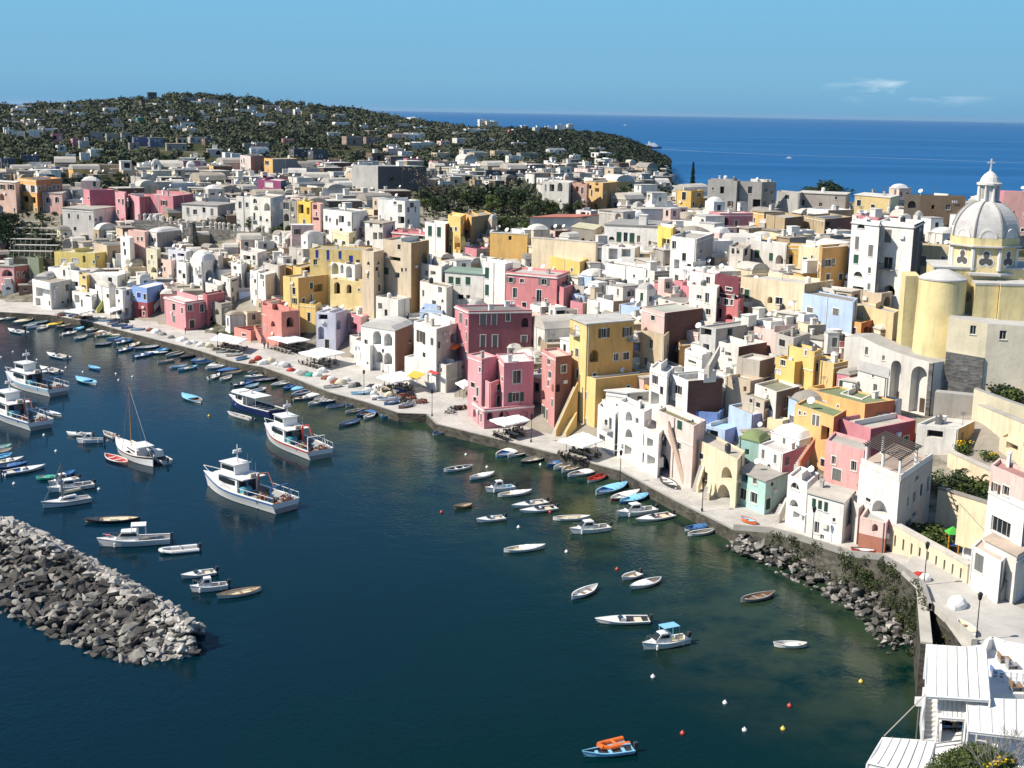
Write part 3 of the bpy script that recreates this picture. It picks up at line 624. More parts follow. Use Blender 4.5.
# the broad landing at the right end of the path
mb=MB(); q=[(901,574),(912,556),(925,556),(945,560),(968,584),(1030,612),(1060,640),(1000,668),(962,646),(945,622),(931,603)]
P_=[gp(u,v,6.02)[:2] for u,v in q][::-1]; ex=gp(884,563,5.35)[:2]; P_=[p for p in P_]; mb.poly([(p[0],p[1],6.02) for p in P_]); tag(mb.build('landing_pavement',plaster((.50,.47,.42),.4,'roof')),kind='structure')
mb=MB()
for p,r in zip(P_,P_[1:]+P_[:1]): mb.poly([(p[0],p[1],-3),(r[0],r[1],-3),(r[0],r[1],6.015),(p[0],p[1],6.015)])
tag(mb.build('landing_wall',SEAW),kind='structure')

# ---------------------------------------------------------------- a thin sea haze round everything
def haze():
    m=bpy.data.materials.new('haze'); m.use_nodes=True; nt=m.node_tree; nt.nodes.remove(nt.nodes['Principled BSDF']); v=nd(nt,'ShaderNodeVolumePrincipled'); v.inputs['Color'].default_value=(.52,.76,1,1); v.inputs['Density'].default_value=HAZE; v.inputs['Anisotropy'].default_value=.2
    nt.links.new(v.outputs[0],nt.nodes['Material Output'].inputs['Volume']); mb=MB(); mb.box(-61000,61000,-600,53000,-14,95); tag(mb.build('haze',m),'thin pale sea haze over the island and water','haze',kind='stuff')
if HAZE>0: haze()
# ---------------------------------------------------------------- the houses that can be told apart, right to left along the quay
H=house; LM=[]
def HL(label,phrase,*a,**k):
    o=house(*a,label=label,**k); h=HOUSES[-1]; LM.append((phrase,(h['u0']+h['u1'])/2,(h['v0']+h['v1'])/2)); return o
G=(.22,.27,.14)
HL('three storey house, pink above and white below, at the landing','the pink and white house by the landing',PALEP,(991,465),(1016,481),(1036,473),596,6,[(996,488,4,9,'s'),(1006,491,7,10,'w'),(1001,527,20,16,'w'),(996,545,6,12,'D'),(1008,552,6,8,'q')],colR=(.42,.13,.12),lowc=(503,WHITE),auto=(0,.5),rc=(.42,.2,.17))  # deep red of the right face paints its shade
H(OFFW,(985,540),(1012,556),(1030,550),604,6,[(1003,575,5,10,'d')],rc=(.55,.42,.32),roof='slab',cl=0,label='low white annex behind the arched grey door house at the landing')
HL('low white house with large arched grey door beside the landing','the arched grey door',WHITE,(972,546),(997,562),(1010,553),604,6,[(979,563,9,18,'k')],rc=(.58,.46,.36),cl=0,roof='flat')
HL('cream wall with a row of narrow slots along the path','the slotted cream wall',CREAM,(893,525),(966,566),(968,564),586,5.6,[(895+8.2*i,541+4.1*i,1.8,12,'D') for i in range(9)],name='garden_wall',cat='wall')
H(CREAM,(938,489),(990,506),(992,505),536,None,[(958,508,3,6,'D')],name='stair_wall',cat='wall',label='cream wall with descending steps behind the playground')
H(CREAM,(948,452),(994,474),(996,473),500,None,[(966,478,22,20,'a'),(986,482,12,16,'a')],name='terrace_wall',cat='wall',label='cream terrace wall with two low arches above the playground garden')
H(CREAM,(976,404),(1040,432),(1044,430),470,None,[],name='retaining_wall',cat='wall',label='tall plain cream wall below the shrub bed at right edge')
H(CREAM,(1000,436),(1032,452),(1046,446),480,None,[(1012,447,12,7,'n')],rc=(.7,.56,.36),label='cream terrace house under the tall cream wall at right edge')
H(OFFW,(917,424),(956,429),(975,421),455,None,[(935,434,16,7,'D')],colR=OCHRE,rc=(.6,.57,.52),cl=3,label='low house with cluttered white roof and ochre side below viaduct')
HL('grey two storey house with pergola terrace on its roof','the grey house with the pergola',WHITE,(860,464),(894,482),(933,459),552,4.6,[(880,508,16,15,'a'),(868,500,5,4,'w'),(914,515,4,5,'w','R'),(908,525,5,9,'D','R'),(917,478,3,4,'w','R')],colR=GREYW,roof='none')  # white house; the grey of its right face is painted shade
HL('small rose pink house with brick base and arch window on path','the small pink house on the path',PALEP,(860,517),(884,523),(890,519),553,4.6,[(875,528,6,8,'a')],colR=ROSE,lowc=(539,(.40,.13,.07)),rc=(.5,.48,.44),cl=0)
HL('white house with three dark green shutters above the path wall','the white house with three green shutters',WHITE,(808,493),(841,503),(850,499),546,3.4,[(814,503,4,9,'g'),(820,505,4,9,'g'),(826,507,4,10,'g'),(822,537,4,5,'w'),(834,520,3,4,'w')],rc=(.58,.52,.44),roof='slab')
H(OFFW,(845,503),(856,508),(866,502),545,3.8,[(849,511,4,5,'w')],label='narrow white house between green shuttered house and pink path house',rc=(.5,.48,.44))
HL('white house with balconies and a triple arched window','the white balcony house',WHITE,(788,475),(804,483),(815,479),534,2.4,[(795,486,9,7,'h'),(794,504,9,9,'a'),(804,518,5,9,'D')],rc=(.62,.6,.57))
H(WHITE,(790,506),(806,515),(812,511),538,2.2,[(799,517,12,7,'D')],label='low white terrace block in front of white balcony house',cl=0)
HL('mint green house with white framed windows on the quay','the mint green house',MINT,(736,470),(764,482),(788,473),514,1.8,[(743,494,7,11,'w'),(754,498,7,11,'w'),(755,481,4,7,'w'),(744,477,8,10,'D'),(742,512,5,6,'g'),(752,515,5,5,'g'),(772,484,3,4,'w','R'),(768,504,5,11,'g','R')],rc=(.40,.37,.33),roof='slab',cl=1,trim=True)
HL('white house with rose pink side wall above the mint house','the white and rose house',WHITE,(759,444),(780,454),(808,445),498,None,[(763,454,3,9,'k'),(775,459,3,9,'k'),(769,467,4,6,'a'),(787,461,4,8,'k','R')],colR=ROSE,rc=(.6,.57,.53),cl=1)
H(WHITE,(771,432),(797,441),(816,436),478,None,[(784,441,3,6,'k'),(793,444,2,5,'k')],roof='dome',rc=(.78,.76,.73),label='white house with bright rounded white roof behind white and rose house')
H((.30,.52,.46),(739,438),(757,443),(771,437),484,None,[(747,452,4,6,'D')],roof='dome',rc=(.20,.26,.10),label='teal house with green domed roof behind the mint house')
HL('large cream house with pointed arch and tall arched gateway','the cream arch house',CREAM,(692,434),(735,460),(742,455),507,1.8,[(724,494,13,19,'A'),(727,474,11,14,'a'),(701,456,5,6,'w'),(692,478,8,18,'a'),(704,477,7,12,'n')],rc=(.52,.46,.36),cl=1)
HL('pale pink house with dark archway and steep outside stair','the pale pink archway house',PALEP,(657,410),(691,426),(706,420),487,1.8,[(680,424,5,12,'g'),(679,446,4,7,'w'),(663,463,13,18,'A'),(664,441,5,9,'n')],colL=(.74,.60,.53),rc=(.22,.20,.10),cl=1)
H(LBLUE,(700,424),(724,430),(754,421),452,None,[(742,429,3,3,'w','R'),(747,428,3,3,'w','R'),(712,434,12,8,'D')],colR=(.30,.34,.60),rc=(.36,.60,.85),cl=1,label='light blue roofed terrace house with side coloured lilac as shade',ph=.15)  # lilac right face is the blue with shade mixed into its colour
H(LBLUE,(729,405),(750,415),(783,409),448,None,[(778,421,3,4,'w','R')],colR=(.30,.34,.60),rc=(.35,.32,.27),cl=0,label='light blue house, side coloured lilac as shade, beneath the tan brick house')  # right face in the same shaded blue tone, shade put into the colour
H(BLUE,(690,411),(718,413),(724,412),440,None,[],rc=(.20,.19,.09),label='bright blue parapet house with olive roof behind the pale pink archway house',roof='flat',cl=1)
HL('white house with stacked loggias facing the quay','the white loggia house',WHITE,(636,423),(657,434),(664,431),477,1.8,[(640,438,8,11,'n'),(650,443,6,9,'n'),(640,456,8,10,'n'),(651,461,8,10,'n')],cl=0)
H(WHITE,(619,400),(642,412),(652,408),469,1.8,[(629,417,7,11,'a'),(637,421,3,6,'w'),(629,434,7,10,'a'),(628,451,7,10,'n')],cl=1,label='white quay house with three arched openings left of loggia house',rc=(.55,.53,.5))
H(WHITE,(650,367),(664,373),(671,370),448,None,[(655,380,6,9,'w'),(655,399,8,13,'n')],cl=0,label='tall narrow white block above the white quay houses')
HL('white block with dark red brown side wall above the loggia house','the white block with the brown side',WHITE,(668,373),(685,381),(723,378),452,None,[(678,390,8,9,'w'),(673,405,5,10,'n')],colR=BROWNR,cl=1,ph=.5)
HL('tall yellow house with white balcony and long shaded side','the tall yellow house',YEL,(570,318),(584,325),(634,321),424,None,[(577,330,4,9,'qB'),(577,353,3,9,'w'),(604,333,5,9,'s','R'),(627,332,4,9,'s','R'),(616,357,5,7,'w','R'),(626,356,6,7,'w','R'),(632,337,4,6,'wB','R')],rc=(.52,.50,.46),roof='slab',colL=(.82,.56,.17),colR=(.70,.36,.045))  # yellow paled on the sunlit face and deepened on the shaded one
HL('yellow terraced house with a walled outside stair to the quay','the yellow stair house',YEL,(579,374),(594,379),(650,373),437,1.8,[(585,395,4,7,'b'),(584,421,5,6,'b'),(584,432,5,8,'b')],rc=(.40,.27,.2),colL=(.82,.56,.17),colR=(.70,.37,.05),cl=2,ph=.6)  # sunlit and shaded yellows painted on the two faces
HL('white house with roof terrace and outside steps by canopy','the white stair house',WHITE,(598,405),(614,414),(621,412),455,1.8,[(606,423,3,7,'w'),(602,438,6,6,'w')],cl=1,ph=.7)
H(WHITE,(606,391),(626,394),(650,392),430,None,[(640,399,5,6,'D','R')],roof='slab',rc=(.7,.68,.64),label='white flat canopy roof terrace behind the white stair house',colR=GREYW)
HL('salmon pink house with red brown side by tall yellow house','the red brown sided house',(.62,.24,.22),(542,349),(554,357),(572,355),430,None,[(549,362,3,6,'w'),(550,375,3,7,'w'),(558,388,4,8,'a','R')],colR=(.30,.10,.06),rc=(.58,.50,.42))
HL('rose pink quayside block with white balustrade and rounded corner','the pink quayside block',ROSE,(496,354),(503,363),(534,361),425,1.8,[(517,377,8,13,'w','R'),(516,397,7,9,'s','R')],rc=(.70,.67,.63),colL=(.72,.30,.32),cl=2)  # left face is a lighter, sunlit copy of the rose
H(ROSE,(483,379),(490,383),(504,381),424,1.8,[(499,387,5,6,'w','R'),(499,400,5,9,'w','R')],rc=(.62,.5,.46),cl=0,label='mid height pink terrace part in front of the pink quayside block',colL=(.72,.30,.32),ph=.6)
H(ROSE,(468,354),(481,359),(497,356),421,1.8,[(473,385,4,5,'w'),(475,400,3,6,'w'),(480,370,2,5,'w')],colL=(.72,.30,.32),rc=(.6,.5,.45),label='tall pink wing at the left end of the pink quayside block')
H(ROSE,(473,401),(484,409),(534,404),428,1.8,[(490,416,6,8,'a','R'),(504,415,10,9,'a','R'),(474,413,4,9,'a'),(524,415,8,9,'A','R')],rc=(.66,.6,.55),cl=0,label='pink arcaded ground floor with white balustrade facing the harbour',ph=.8,colL=(.72,.30,.32),cornice=True)
HL('dark red mansion with white cornice and tall dark windows','the dark red mansion',DRED,(455,305),(468,311),(532,300),380,None,[(461,318,3,10,'k'),(483,319,6,12,'k','R'),(494,319,5,12,'k','R'),(508,317,4,8,'w','R'),(483,341,5,12,'k','R'),(495,341,5,12,'k','R')],rc=(.22,.21,.20),cl=2,colL=ROSE,cornice=True,trim=True)  # dark red front holds its shade in colour, left face the sunlit rose
HL('bright pink house with white shutters above the dark red mansion','the bright pink house',(.66,.19,.20),(504,268),(556,276),(570,271),316,None,[(511,280,4,5,'s'),(522,281,4,4,'w'),(544,282,5,6,'s'),(515,293,4,10,'w'),(539,296,5,12,'wB'),(546,300,2,2,'w')],rc=(.5,.46,.42),cornice=True,cl=3)
H((.66,.19,.20),(556,285),(563,288),(577,283),320,None,[(558,296,3,8,'q')],cl=0,label='pink bay at the right end of bright pink house',rc=(.55,.5,.46))
HL('off white house with dark green shutters and pale green roof','the green roofed white house',OFFW,(445,272),(483,275),(491,270),330,None,[(451,280,5,7,'g'),(458,281,5,7,'g'),(468,281,5,8,'g'),(460,297,7,5,'D'),(468,297,4,4,'D')],rc=(.22,.33,.26),cl=0,roof='slab',roofh=.5)
H(WHITE,(483,261),(504,264),(513,262),335,None,[(487,273,4,11,'g'),(487,290,4,11,'g')],label='tall white house with two green shutters beside bright pink house')
H(OFFW,(420,281),(446,288),(453,285),352,None,[(440,290,4,6,'D'),(434,304,4,7,'w')],label='worn white house with dark arch left of the dark red mansion',auto=(.4,0))
H(OFFW,(421,263),(441,267),(449,263),330,None,[(426,273,4,5,'D'),(433,273,5,4,'n')],label='pale house with red balcony floor left of the green roofed house')
H(LBLUE,(420,309),(442,311),(445,310),356,None,[],label='small light blue house between white houses above the orange awning',cl=1)
H(WHITE,(414,321),(436,329),(463,321),391,1.8,[(421,337,4,12,'s'),(432,342,3,8,'w'),(424,355,3,5,'w')],label='white house with tall window above the orange awning',auto=(0,.5),colR=GREYW,cl=3)
HL('white corner house with pink left part above quay canopy','the white corner house',OFFW,(403,348),(446,365),(469,359),392,1.8,[(409,354,6,6,'w'),(418,358,4,5,'w'),(436,363,6,6,'a'),(429,378,3,6,'w'),(434,376,3,9,'d'),(441,370,2,4,'w'),(464,367,4,4,'w','R')],colR=GREYW,cl=2,ph=.3)
HL('white house with four arches and red brown side wall','the four arch white house',WHITE,(361,326),(395,331),(413,324),372,1.8,[(377,338,8,14,'a'),(388,340,8,13,'a'),(379,357,7,11,'a'),(388,359,8,12,'a')],colR=(.33,.13,.075),rc=(.55,.53,.49),roof='vault',cl=0,roofh=1.1)  # side coloured in its shaded red brown tone
H(WHITE,(354,339),(370,346),(377,343),370,1.8,[(362,340,5,4,'D')],cl=0,label='low white block in front of the four arch white house')
H(LILAC,(316,312),(336,313),(348,309),352,1.8,[(321,333,6,13,'a'),(323,317,9,5,'D')],label='lilac white house with tall arch beside the yellow stair',rc=(.68,.66,.64),colL=(.62,.62,.74))
HL('yellow house with arched outside stair by the canopies','the yellow arched stair house',YEL,(299,303),(316,305),(322,304),345,1.8,[(309,317,3,9,'w'),(305,336,5,7,'A')],colL=(.80,.52,.10))
HL('yellow terraced house with long planted terrace at its side','the yellow terraced house',YEL,(283,276),(299,278),(331,274),333,None,[(294,291,3,7,'w'),(318,288,9,7,'n','R')],colL=(.80,.56,.14),colR=(.58,.30,.05),cl=2,ph=.4)  # dark ochre right face paints the shade on the yellow
H(OCHRE,(293,266),(302,268),(326,262),305,None,[(310,268,10,8,'D','R')],label='ochre stepped house with white awning above yellow terraced house',colL=(.74,.48,.10),cl=0)
HL('long yellow house with bright blue shutters over white arches','the blue shuttered yellow house',YEL,(310,245),(364,250),(372,247),300,None,[(317,254,3,8,'b'),(328,255,3,10,'b'),(340,255,3,8,'b'),(351,259,4,7,'b')],colL=(.80,.58,.18),rc=(.38,.35,.3),cl=1,trim=False)
H(WHITE,(331,262),(355,265),(361,263),312,None,[(335,268,7,13,'a'),(342,269,3,9,'a'),(349,272,6,12,'a')],label='white arcade block under the blue shuttered yellow house',cl=0)
H(PALEY,(330,279),(369,282),(374,280),325,None,[(349,289,5,9,'A'),(337,288,6,12,'A'),(359,290,2,3,'w')],label='pale yellow arcade house below the white arcade block',cl=0,colL=(.78,.58,.22))
H(WHITE,(303,305),(345,311),(372,303),334,None,[],label='wide bright white roof terrace below the pale yellow arcade house',rc=(.74,.73,.7),cl=1,ph=.2,colR=OFFW)
HL('tall tan tower house with blank ochre side wall','the tan tower house',TAN,(383,239),(411,243),(429,240),330,None,[(399,247,3,5,'w'),(395,259,11,4,'D'),(402,270,2,4,'w'),(406,270,2,4,'w'),(397,275,5,5,'D'),(386,271,5,7,'g'),(390,296,5,6,'D'),(404,300,3,6,'w')],colL=(.60,.48,.33),colR=(.40,.21,.06),cl=2)
H(TAN,(362,250),(374,252),(384,250),336,None,[(377,269,3,4,'w','R')],auto=(.4,.5),label='narrow beige tower left of the tan tower house')
H(OFFW,(376,296),(398,300),(411,297),345,None,[(380,306,4,6,'D'),(386,313,3,7,'w')],label='off white house at the foot of the tan tower',cl=1)
H(PALEP,(350,313),(361,317),(368,315),352,1.8,[(354,326,6,6,'D'),(353,319,2,4,'w')],label='small pale pink house with awning behind four arch house',cl=0,colL=ROSE)
H(RED,(392,231),(427,234),(429,233),262,None,[(398,240,3,5,'w'),(404,239,4,5,'w'),(421,238,5,4,'s')],label='red banded house behind the tan tower',colL=(.60,.12,.14),cornice=True,rc=(.4,.38,.35))
H(WHITE,(425,222),(445,224),(453,222),272,None,[(430,231,4,10,'g'),(439,232,4,10,'g')],auto=(.3,0),label='white house with tall green shutters left of the yellow tower',colR=BROWNR)
HL('yellow tower house with large arch and little balcony','the yellow tower house',YEL,(448,215),(460,217),(466,214),272,None,[(451,229,3,4,'w'),(456,229,2,4,'w'),(459,243,9,14,'a'),(460,251,3,4,'w')],colL=(.80,.54,.12))
H(PALEY,(464,211),(471,217),(492,214),262,None,[(467,232,3,4,'w')],colR=(.26,.19,.10),label='white topped house with blank side browned as shade beside yellow tower',cl=1,colL=YEL)  # brown of the right face is shade put into the colour
HL('white cube house with two small windows before the trees','the white cube house',WHITE,(378,199),(405,201),(420,200),238,None,[(395,203,3,3,'w'),(412,205,4,5,'w','R')],rc=(.7,.68,.65))
H(WHITE,(323,206),(352,212),(367,210),252,None,[(330,220,2,4,'w'),(337,222,2,6,'d'),(349,224,3,5,'n')],label='wide white house above the blue shuttered yellow house',rc=(.3,.28,.26))
H(PALEP,(312,203),(321,204),(324,203),246,None,[(315,207,4,5,'D'),(316,219,6,3,'n')],label='narrow salmon pink house left of the wide white house',colL=(.72,.36,.30))
HL('bright yellow house with two dark doorways by pink neighbour','the bright yellow house',YEL,(297,201),(311,202),(314,201),240,None,[(301,209,5,9,'D'),(308,211,3,7,'D')],colL=(.85,.58,.02))
H(CONC,(283,200),(297,201),(300,200),236,None,[(286,206,5,7,'s')],label='grey house with white window surround left of bright yellow house')
H(OFFW,(250,196),(271,198),(284,195),236,None,[(255,201,4,5,'h'),(267,207,6,8,'a'),(256,208,4,5,'a')],label='off white house with arched balconies above the walled garden')
H(OFFW,(236,196),(252,197),(256,196),232,None,[(240,205,3,7,'w'),(247,205,3,5,'w')],label='plain off white house with two windows left of arched balconies')
H(PALEY,(332,229),(349,233),(356,231),262,None,[(336,241,3,4,'w'),(344,243,3,4,'w')],label='pale yellow house directly behind the blue shuttered yellow house',cl=1)
H(OFFW,(365,222),(383,224),(395,222),262,None,[(371,225,3,4,'w'),(381,226,3,4,'w'),(375,236,4,7,'D'),(382,236,7,7,'D')],label='pale house with columned balcony left of the red banded house',roof='slab')
# left part
HL('pale blue house with pink side above salmon red terraces','the pale blue house',LBLUE,(232,291),(240,292),(261,292),322,1.8,[(236,302,3,8,'k'),(251,299,2,4,'w','R'),(255,307,3,6,'b','R'),(243,305,4,8,'b','R')],colL=PALEP,colR=(.52,.66,.82),cl=0)
HL('salmon red house with stepped terraces behind quay canopies','the salmon red terraced house',SALMON,(266,308),(282,312),(300,310),348,1.8,[(273,324,4,6,'a'),(290,322,7,10,'A','R')],colL=(.66,.22,.17),rc=(.42,.2,.15),cl=1)
H(SALMON,(261,301),(273,304),(287,301),345,None,[(265,303,4,5,'D')],label='upper salmon red part behind the salmon red terraced house',cl=0,colL=(.66,.22,.17))
H(SALMON,(234,327),(251,331),(286,328),341,1.8,[(244,335,4,3,'w')],label='low salmon red front block on the quay',rc=(.40,.18,.13),cl=0,colL=(.66,.22,.17),ph=.8)
HL('rose red quay house with white string course and tall windows','the rose red quay house',(.58,.14,.17),(164,296),(186,302),(209,299),330,1.8,[(174,307,3,7,'w'),(174,319,3,7,'k'),(190,308,5,6,'w','R'),(202,308,4,8,'w','R'),(192,324,5,8,'d','R')],colL=(.70,.27,.29),rc=(.66,.63,.58),cl=2,cornice=True)
H((.50,.10,.13),(203,293),(208,295),(225,292),328,1.8,[(214,305,4,6,'w','R'),(213,318,6,6,'A','R')],label='deep red right wing of the rose red quay house',cl=0)
HL('blue house with dark red ground floor and white roof','the blue and red house',BLUE,(132,286),(148,288),(167,283),319,1.8,[(139,295,4,5,'b'),(145,297,3,6,'w'),(134,297,2,3,'w'),(140,313,3,8,'D')],colL=(.20,.36,.72),lowc=(303,(.34,.05,.06)),rc=(.7,.68,.65),cl=0)
H(WHITE,(115,289),(125,290),(134,288),318,1.8,[(117,292,3,5,'D'),(127,312,5,8,'D','R'),(119,301,2,3,'w'),(128,293,3,5,'w','R')],label='narrow white house with dark red upper window left of blue house',colR=OFFW,cl=0)
HL('white quay house with open lilac recess and grey side','the white recess house',WHITE,(32,279),(52,283),(71,279),309,1.8,[(43,293,14,9,'n'),(48,302,5,7,'D'),(38,302,5,8,'n')],colR=(.52,.51,.5),cl=2,roof='flat')
H(OFFW,(34,277),(48,277),(64,273),306,None,[(37,281,2,3,'w')],roof='dome',rc=(.45,.43,.40),label='pale domed house behind the white recess house')
HL('salmon red house with arched pink front at left edge','the salmon red left edge house',SALMON,(-8,266),(16,267),(48,259),297,1.8,[(7,273,11,7,'a'),(5,290,5,5,'w'),(12,290,4,5,'w'),(18,275,2,6,'w','R'),(23,275,2,6,'w','R'),(40,268,4,6,'w','R')],colL=(.72,.33,.32),colR=(.52,.11,.08),rc=(.36,.36,.30),cl=1,roof='slab')  # one red throughout: pink front paints sun, darker right face paints shade
H(GREENR,(20,256),(40,258),(49,256),285,None,[],label='low olive green house behind the salmon red left edge house',rc=(.25,.30,.2),colL=(.22,.26,.17),cl=0)
HL('lemon yellow house with pale blocked windows under terraces','the lemon yellow house',YEL,(57,249),(96,253),(111,251),277,None,[(64,261,5,4,'q'),(75,261,6,5,'q'),(84,259,3,7,'a'),(94,262,2,3,'w'),(98,257,2,2,'w','R')],colL=(.82,.62,.13),colR=(.72,.45,.04),rc=(.6,.58,.5),cl=0)
H(WHITE,(48,267),(80,271),(90,269),300,None,[(64,273,2,6,'w'),(75,284,6,5,'D')],label='white house with dark opening below the lemon yellow house',cl=2)
H(YEL,(79,274),(88,276),(93,275),306,None,[(84,277,3,4,'w'),(84,287,4,4,'w')],label='small yellow tower between white houses below lemon yellow house',colL=(.74,.52,.14),cl=0)
H(WHITE,(85,273),(118,276),(133,271),300,None,[(110,280,4,5,'w')],label='long white roofed house right of the small yellow tower',rc=(.72,.7,.67),cl=1)
H(WHITE,(72,291),(92,295),(106,291),312,1.8,[(88,293,6,8,'a'),(77,299,5,8,'n')],label='white quay house with small arch left of yellow green stair',cl=1)
H(WHITE,(95,284),(110,288),(116,286),314,1.8,[(108,296,3,4,'w')],label='white house with outside steps left of the narrow white house',cl=1,roof='dome')
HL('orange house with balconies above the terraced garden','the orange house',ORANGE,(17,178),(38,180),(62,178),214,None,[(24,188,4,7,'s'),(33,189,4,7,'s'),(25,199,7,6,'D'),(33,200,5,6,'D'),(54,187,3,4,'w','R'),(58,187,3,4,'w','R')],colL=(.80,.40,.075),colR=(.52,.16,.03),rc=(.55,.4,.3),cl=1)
H(PALEP,(-14,181),(17,183),(20,182),214,None,[(2,187,3,5,'s'),(11,187,3,5,'s')],label='peach house beside the orange house at left edge',colL=(.68,.44,.34),roof='slab')
H(PALEP,(42,193),(63,194),(66,192),214,None,[(48,200,4,6,'h'),(57,200,4,6,'h')],label='pale salmon house with two arched windows beside orange house',colL=(.66,.36,.30),roof='slab')
H(OFFW,(65,205),(95,210),(116,207),246,None,[(69,216,2,5,'w'),(78,217,2,5,'w'),(90,218,2,5,'w'),(101,219,3,5,'D','R')],label='pale curved house with three windows right of terraced garden',roof='slab',colL=(.58,.54,.5),cl=0)
H(ROSE,(85,190),(91,190),(115,192),222,None,[],label='raspberry pink house behind the pale curved house',colR=(.42,.08,.14),cl=0)
H(ROSE,(115,192),(126,193),(128,193),228,None,[(119,201,2,4,'w'),(123,202,2,6,'w')],label='light pink house with two tall windows in pink row',colL=(.72,.32,.34),cl=0)
H(ROSE,(128,194),(141,197),(153,199),230,None,[(131,204,3,6,'k')],label='pink house with blank dark side in pink row',colL=(.70,.30,.33),colR=(.42,.10,.13),cl=0)
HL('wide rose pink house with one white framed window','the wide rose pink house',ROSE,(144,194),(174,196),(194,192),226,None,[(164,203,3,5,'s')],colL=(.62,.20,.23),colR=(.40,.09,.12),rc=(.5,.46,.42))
HL('grey and white house with deep cornice and four shutters','the grey cornice house',OFFW,(183,202),(218,206),(236,198),228,None,[(188,211,3,7,'k'),(195,212,4,5,'w'),(204,210,3,5,'w'),(212,212,3,7,'k')],roof='slab',rc=(.36,.33,.3),colR=(.3,.29,.29),cl=1)
# upper right
HL('large cream house with arcade and white bay window','the large cream arcade house',CREAM,(737,276),(802,284),(834,280),326,None,[(744,313,13,13,'a'),(761,316,12,12,'a'),(778,319,12,12,'a'),(747,294,5,9,'g'),(742,291,3,6,'w'),(779,301,7,7,'w'),(770,300,5,7,'A')],colR=(.52,.38,.2),rc=(.55,.52,.46),ph=.6)  # tan right face is the cream darkened for shade
H(RED,(713,296),(736,300),(744,297),346,None,[(718,299,4,7,'w'),(726,301,5,8,'w'),(732,302,3,7,'w'),(729,317,8,6,'A')],trim=True,label='red house with three white framed windows left of cream arcade house',colL=(.60,.13,.13),cl=1)
H((.20,.035,.055),(715,275),(736,279),(741,277),340,None,[(729,289,6,3,'w')],label='maroon house with white awning above the red house',cl=0)
HL('light blue house with dark window shutters behind the orange cube','the light blue house',LBLUE,(803,293),(850,302),(854,301),350,None,[(810,311,6,7,'k'),(836,312,6,7,'k'),(818,324,5,6,'D')],cl=0,colL=(.42,.55,.76),ph=.2)
H(CREAM,(849,302),(890,313),(900,310),362,None,[(862,314,2,4,'w')],colL=(.78,.56,.27),label='plain cream orange wall house between light blue house and church',cl=0)
HL('small orange cube house with two windows','the orange cube house',ORANGE,(837,318),(859,323),(875,319),356,None,[(854,331,4,7,'w'),(866,331,4,8,'D','R')],rc=(.25,.30,.16),colR=(.40,.10,.02),cl=0,trim=True)
H(YEL,(788,345),(811,352),(822,349),405,None,[(806,352,2,8,'w')],label='yellow house with lilac roof terrace left of golden house',rc=(.42,.40,.5),colL=(.80,.52,.12),cl=1)
H(YEL,(776,357),(792,362),(813,359),408,None,[(783,363,5,6,'w'),(778,372,6,5,'q')],label='yellow house with white washing on a small terrace',colL=(.80,.52,.10),colR=(.58,.32,.04),rc=(.35,.33,.12),cl=0)
HL('golden house with roof terrace left of the viaduct','the golden house',(.74,.50,.16),(811,358),(831,364),(848,361),405,None,[(816,367,5,9,'w'),(845,372,4,6,'w','R')],colR=(.50,.25,.04),rc=(.42,.4,.37),cl=2)
H(GREYW,(776,333),(790,338),(810,333),395,None,[(782,343,6,7,'w')],label='small white house with dark window above the yellow washing house')
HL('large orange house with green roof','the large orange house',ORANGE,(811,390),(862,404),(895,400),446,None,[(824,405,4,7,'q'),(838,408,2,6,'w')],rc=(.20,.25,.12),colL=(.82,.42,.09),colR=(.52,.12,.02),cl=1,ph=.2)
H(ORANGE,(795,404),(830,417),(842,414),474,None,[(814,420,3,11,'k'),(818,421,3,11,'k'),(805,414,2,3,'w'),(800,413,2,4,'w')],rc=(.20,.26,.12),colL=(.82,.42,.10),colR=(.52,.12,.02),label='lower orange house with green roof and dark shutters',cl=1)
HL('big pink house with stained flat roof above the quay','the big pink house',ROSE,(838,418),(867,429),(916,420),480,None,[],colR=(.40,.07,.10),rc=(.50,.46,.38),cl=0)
H(ROSE,(826,440),(859,451),(866,447),520,None,[(837,475,9,12,'k'),(856,443,6,3,'w')],colL=(.76,.34,.32),label='tall salmon pink front with one shuttered window below big pink house',lowc=(500,OFFW),cl=0)
HL('tan brick house with olive roof between blue and orange houses','the tan brick house',TUFA,(755,384),(774,392),(800,386),436,None,[(787,402,5,12,'w','R'),(766,390,2,2,'w')],colL=OFFW,colR=(.26,.18,.14),rc=(.26,.26,.18),cl=0)
H(TUFA,(743,394),(762,401),(774,397),440,None,[(751,401,3,4,'w'),(758,405,4,5,'w'),(768,405,6,7,'w','R')],colL=(.55,.47,.38),label='small tan house with square windows before tan brick house',rc=(.3,.27,.2))
H(TAN,(737,357),(757,361),(775,357),412,None,[],colL=(.50,.44,.36),colR=(.22,.15,.11),label='plain grey beige block with brown side above blue terrace houses',cl=0)
H(TAN,(726,376),(748,381),(764,378),425,None,[(734,382,2,3,'w'),(745,389,3,5,'D')],label='beige house under the plain grey beige block')
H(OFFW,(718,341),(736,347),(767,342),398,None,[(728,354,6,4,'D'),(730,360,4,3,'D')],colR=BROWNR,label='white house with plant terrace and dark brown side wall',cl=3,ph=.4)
HL('bare grey concrete house with barred loggia','the grey concrete house',CONC,(700,326),(713,329),(760,323),388,None,[(706,332,11,7,'D'),(706,348,6,8,'D'),(730,332,5,7,'D','R')],colL=(.55,.53,.5),rc=(.40,.36,.32),cl=1)
H(WHITE,(685,349),(700,355),(712,351),402,None,[(692,362,8,3,'w')],label='white terrace block below the grey concrete house',cl=0,ph=.6)
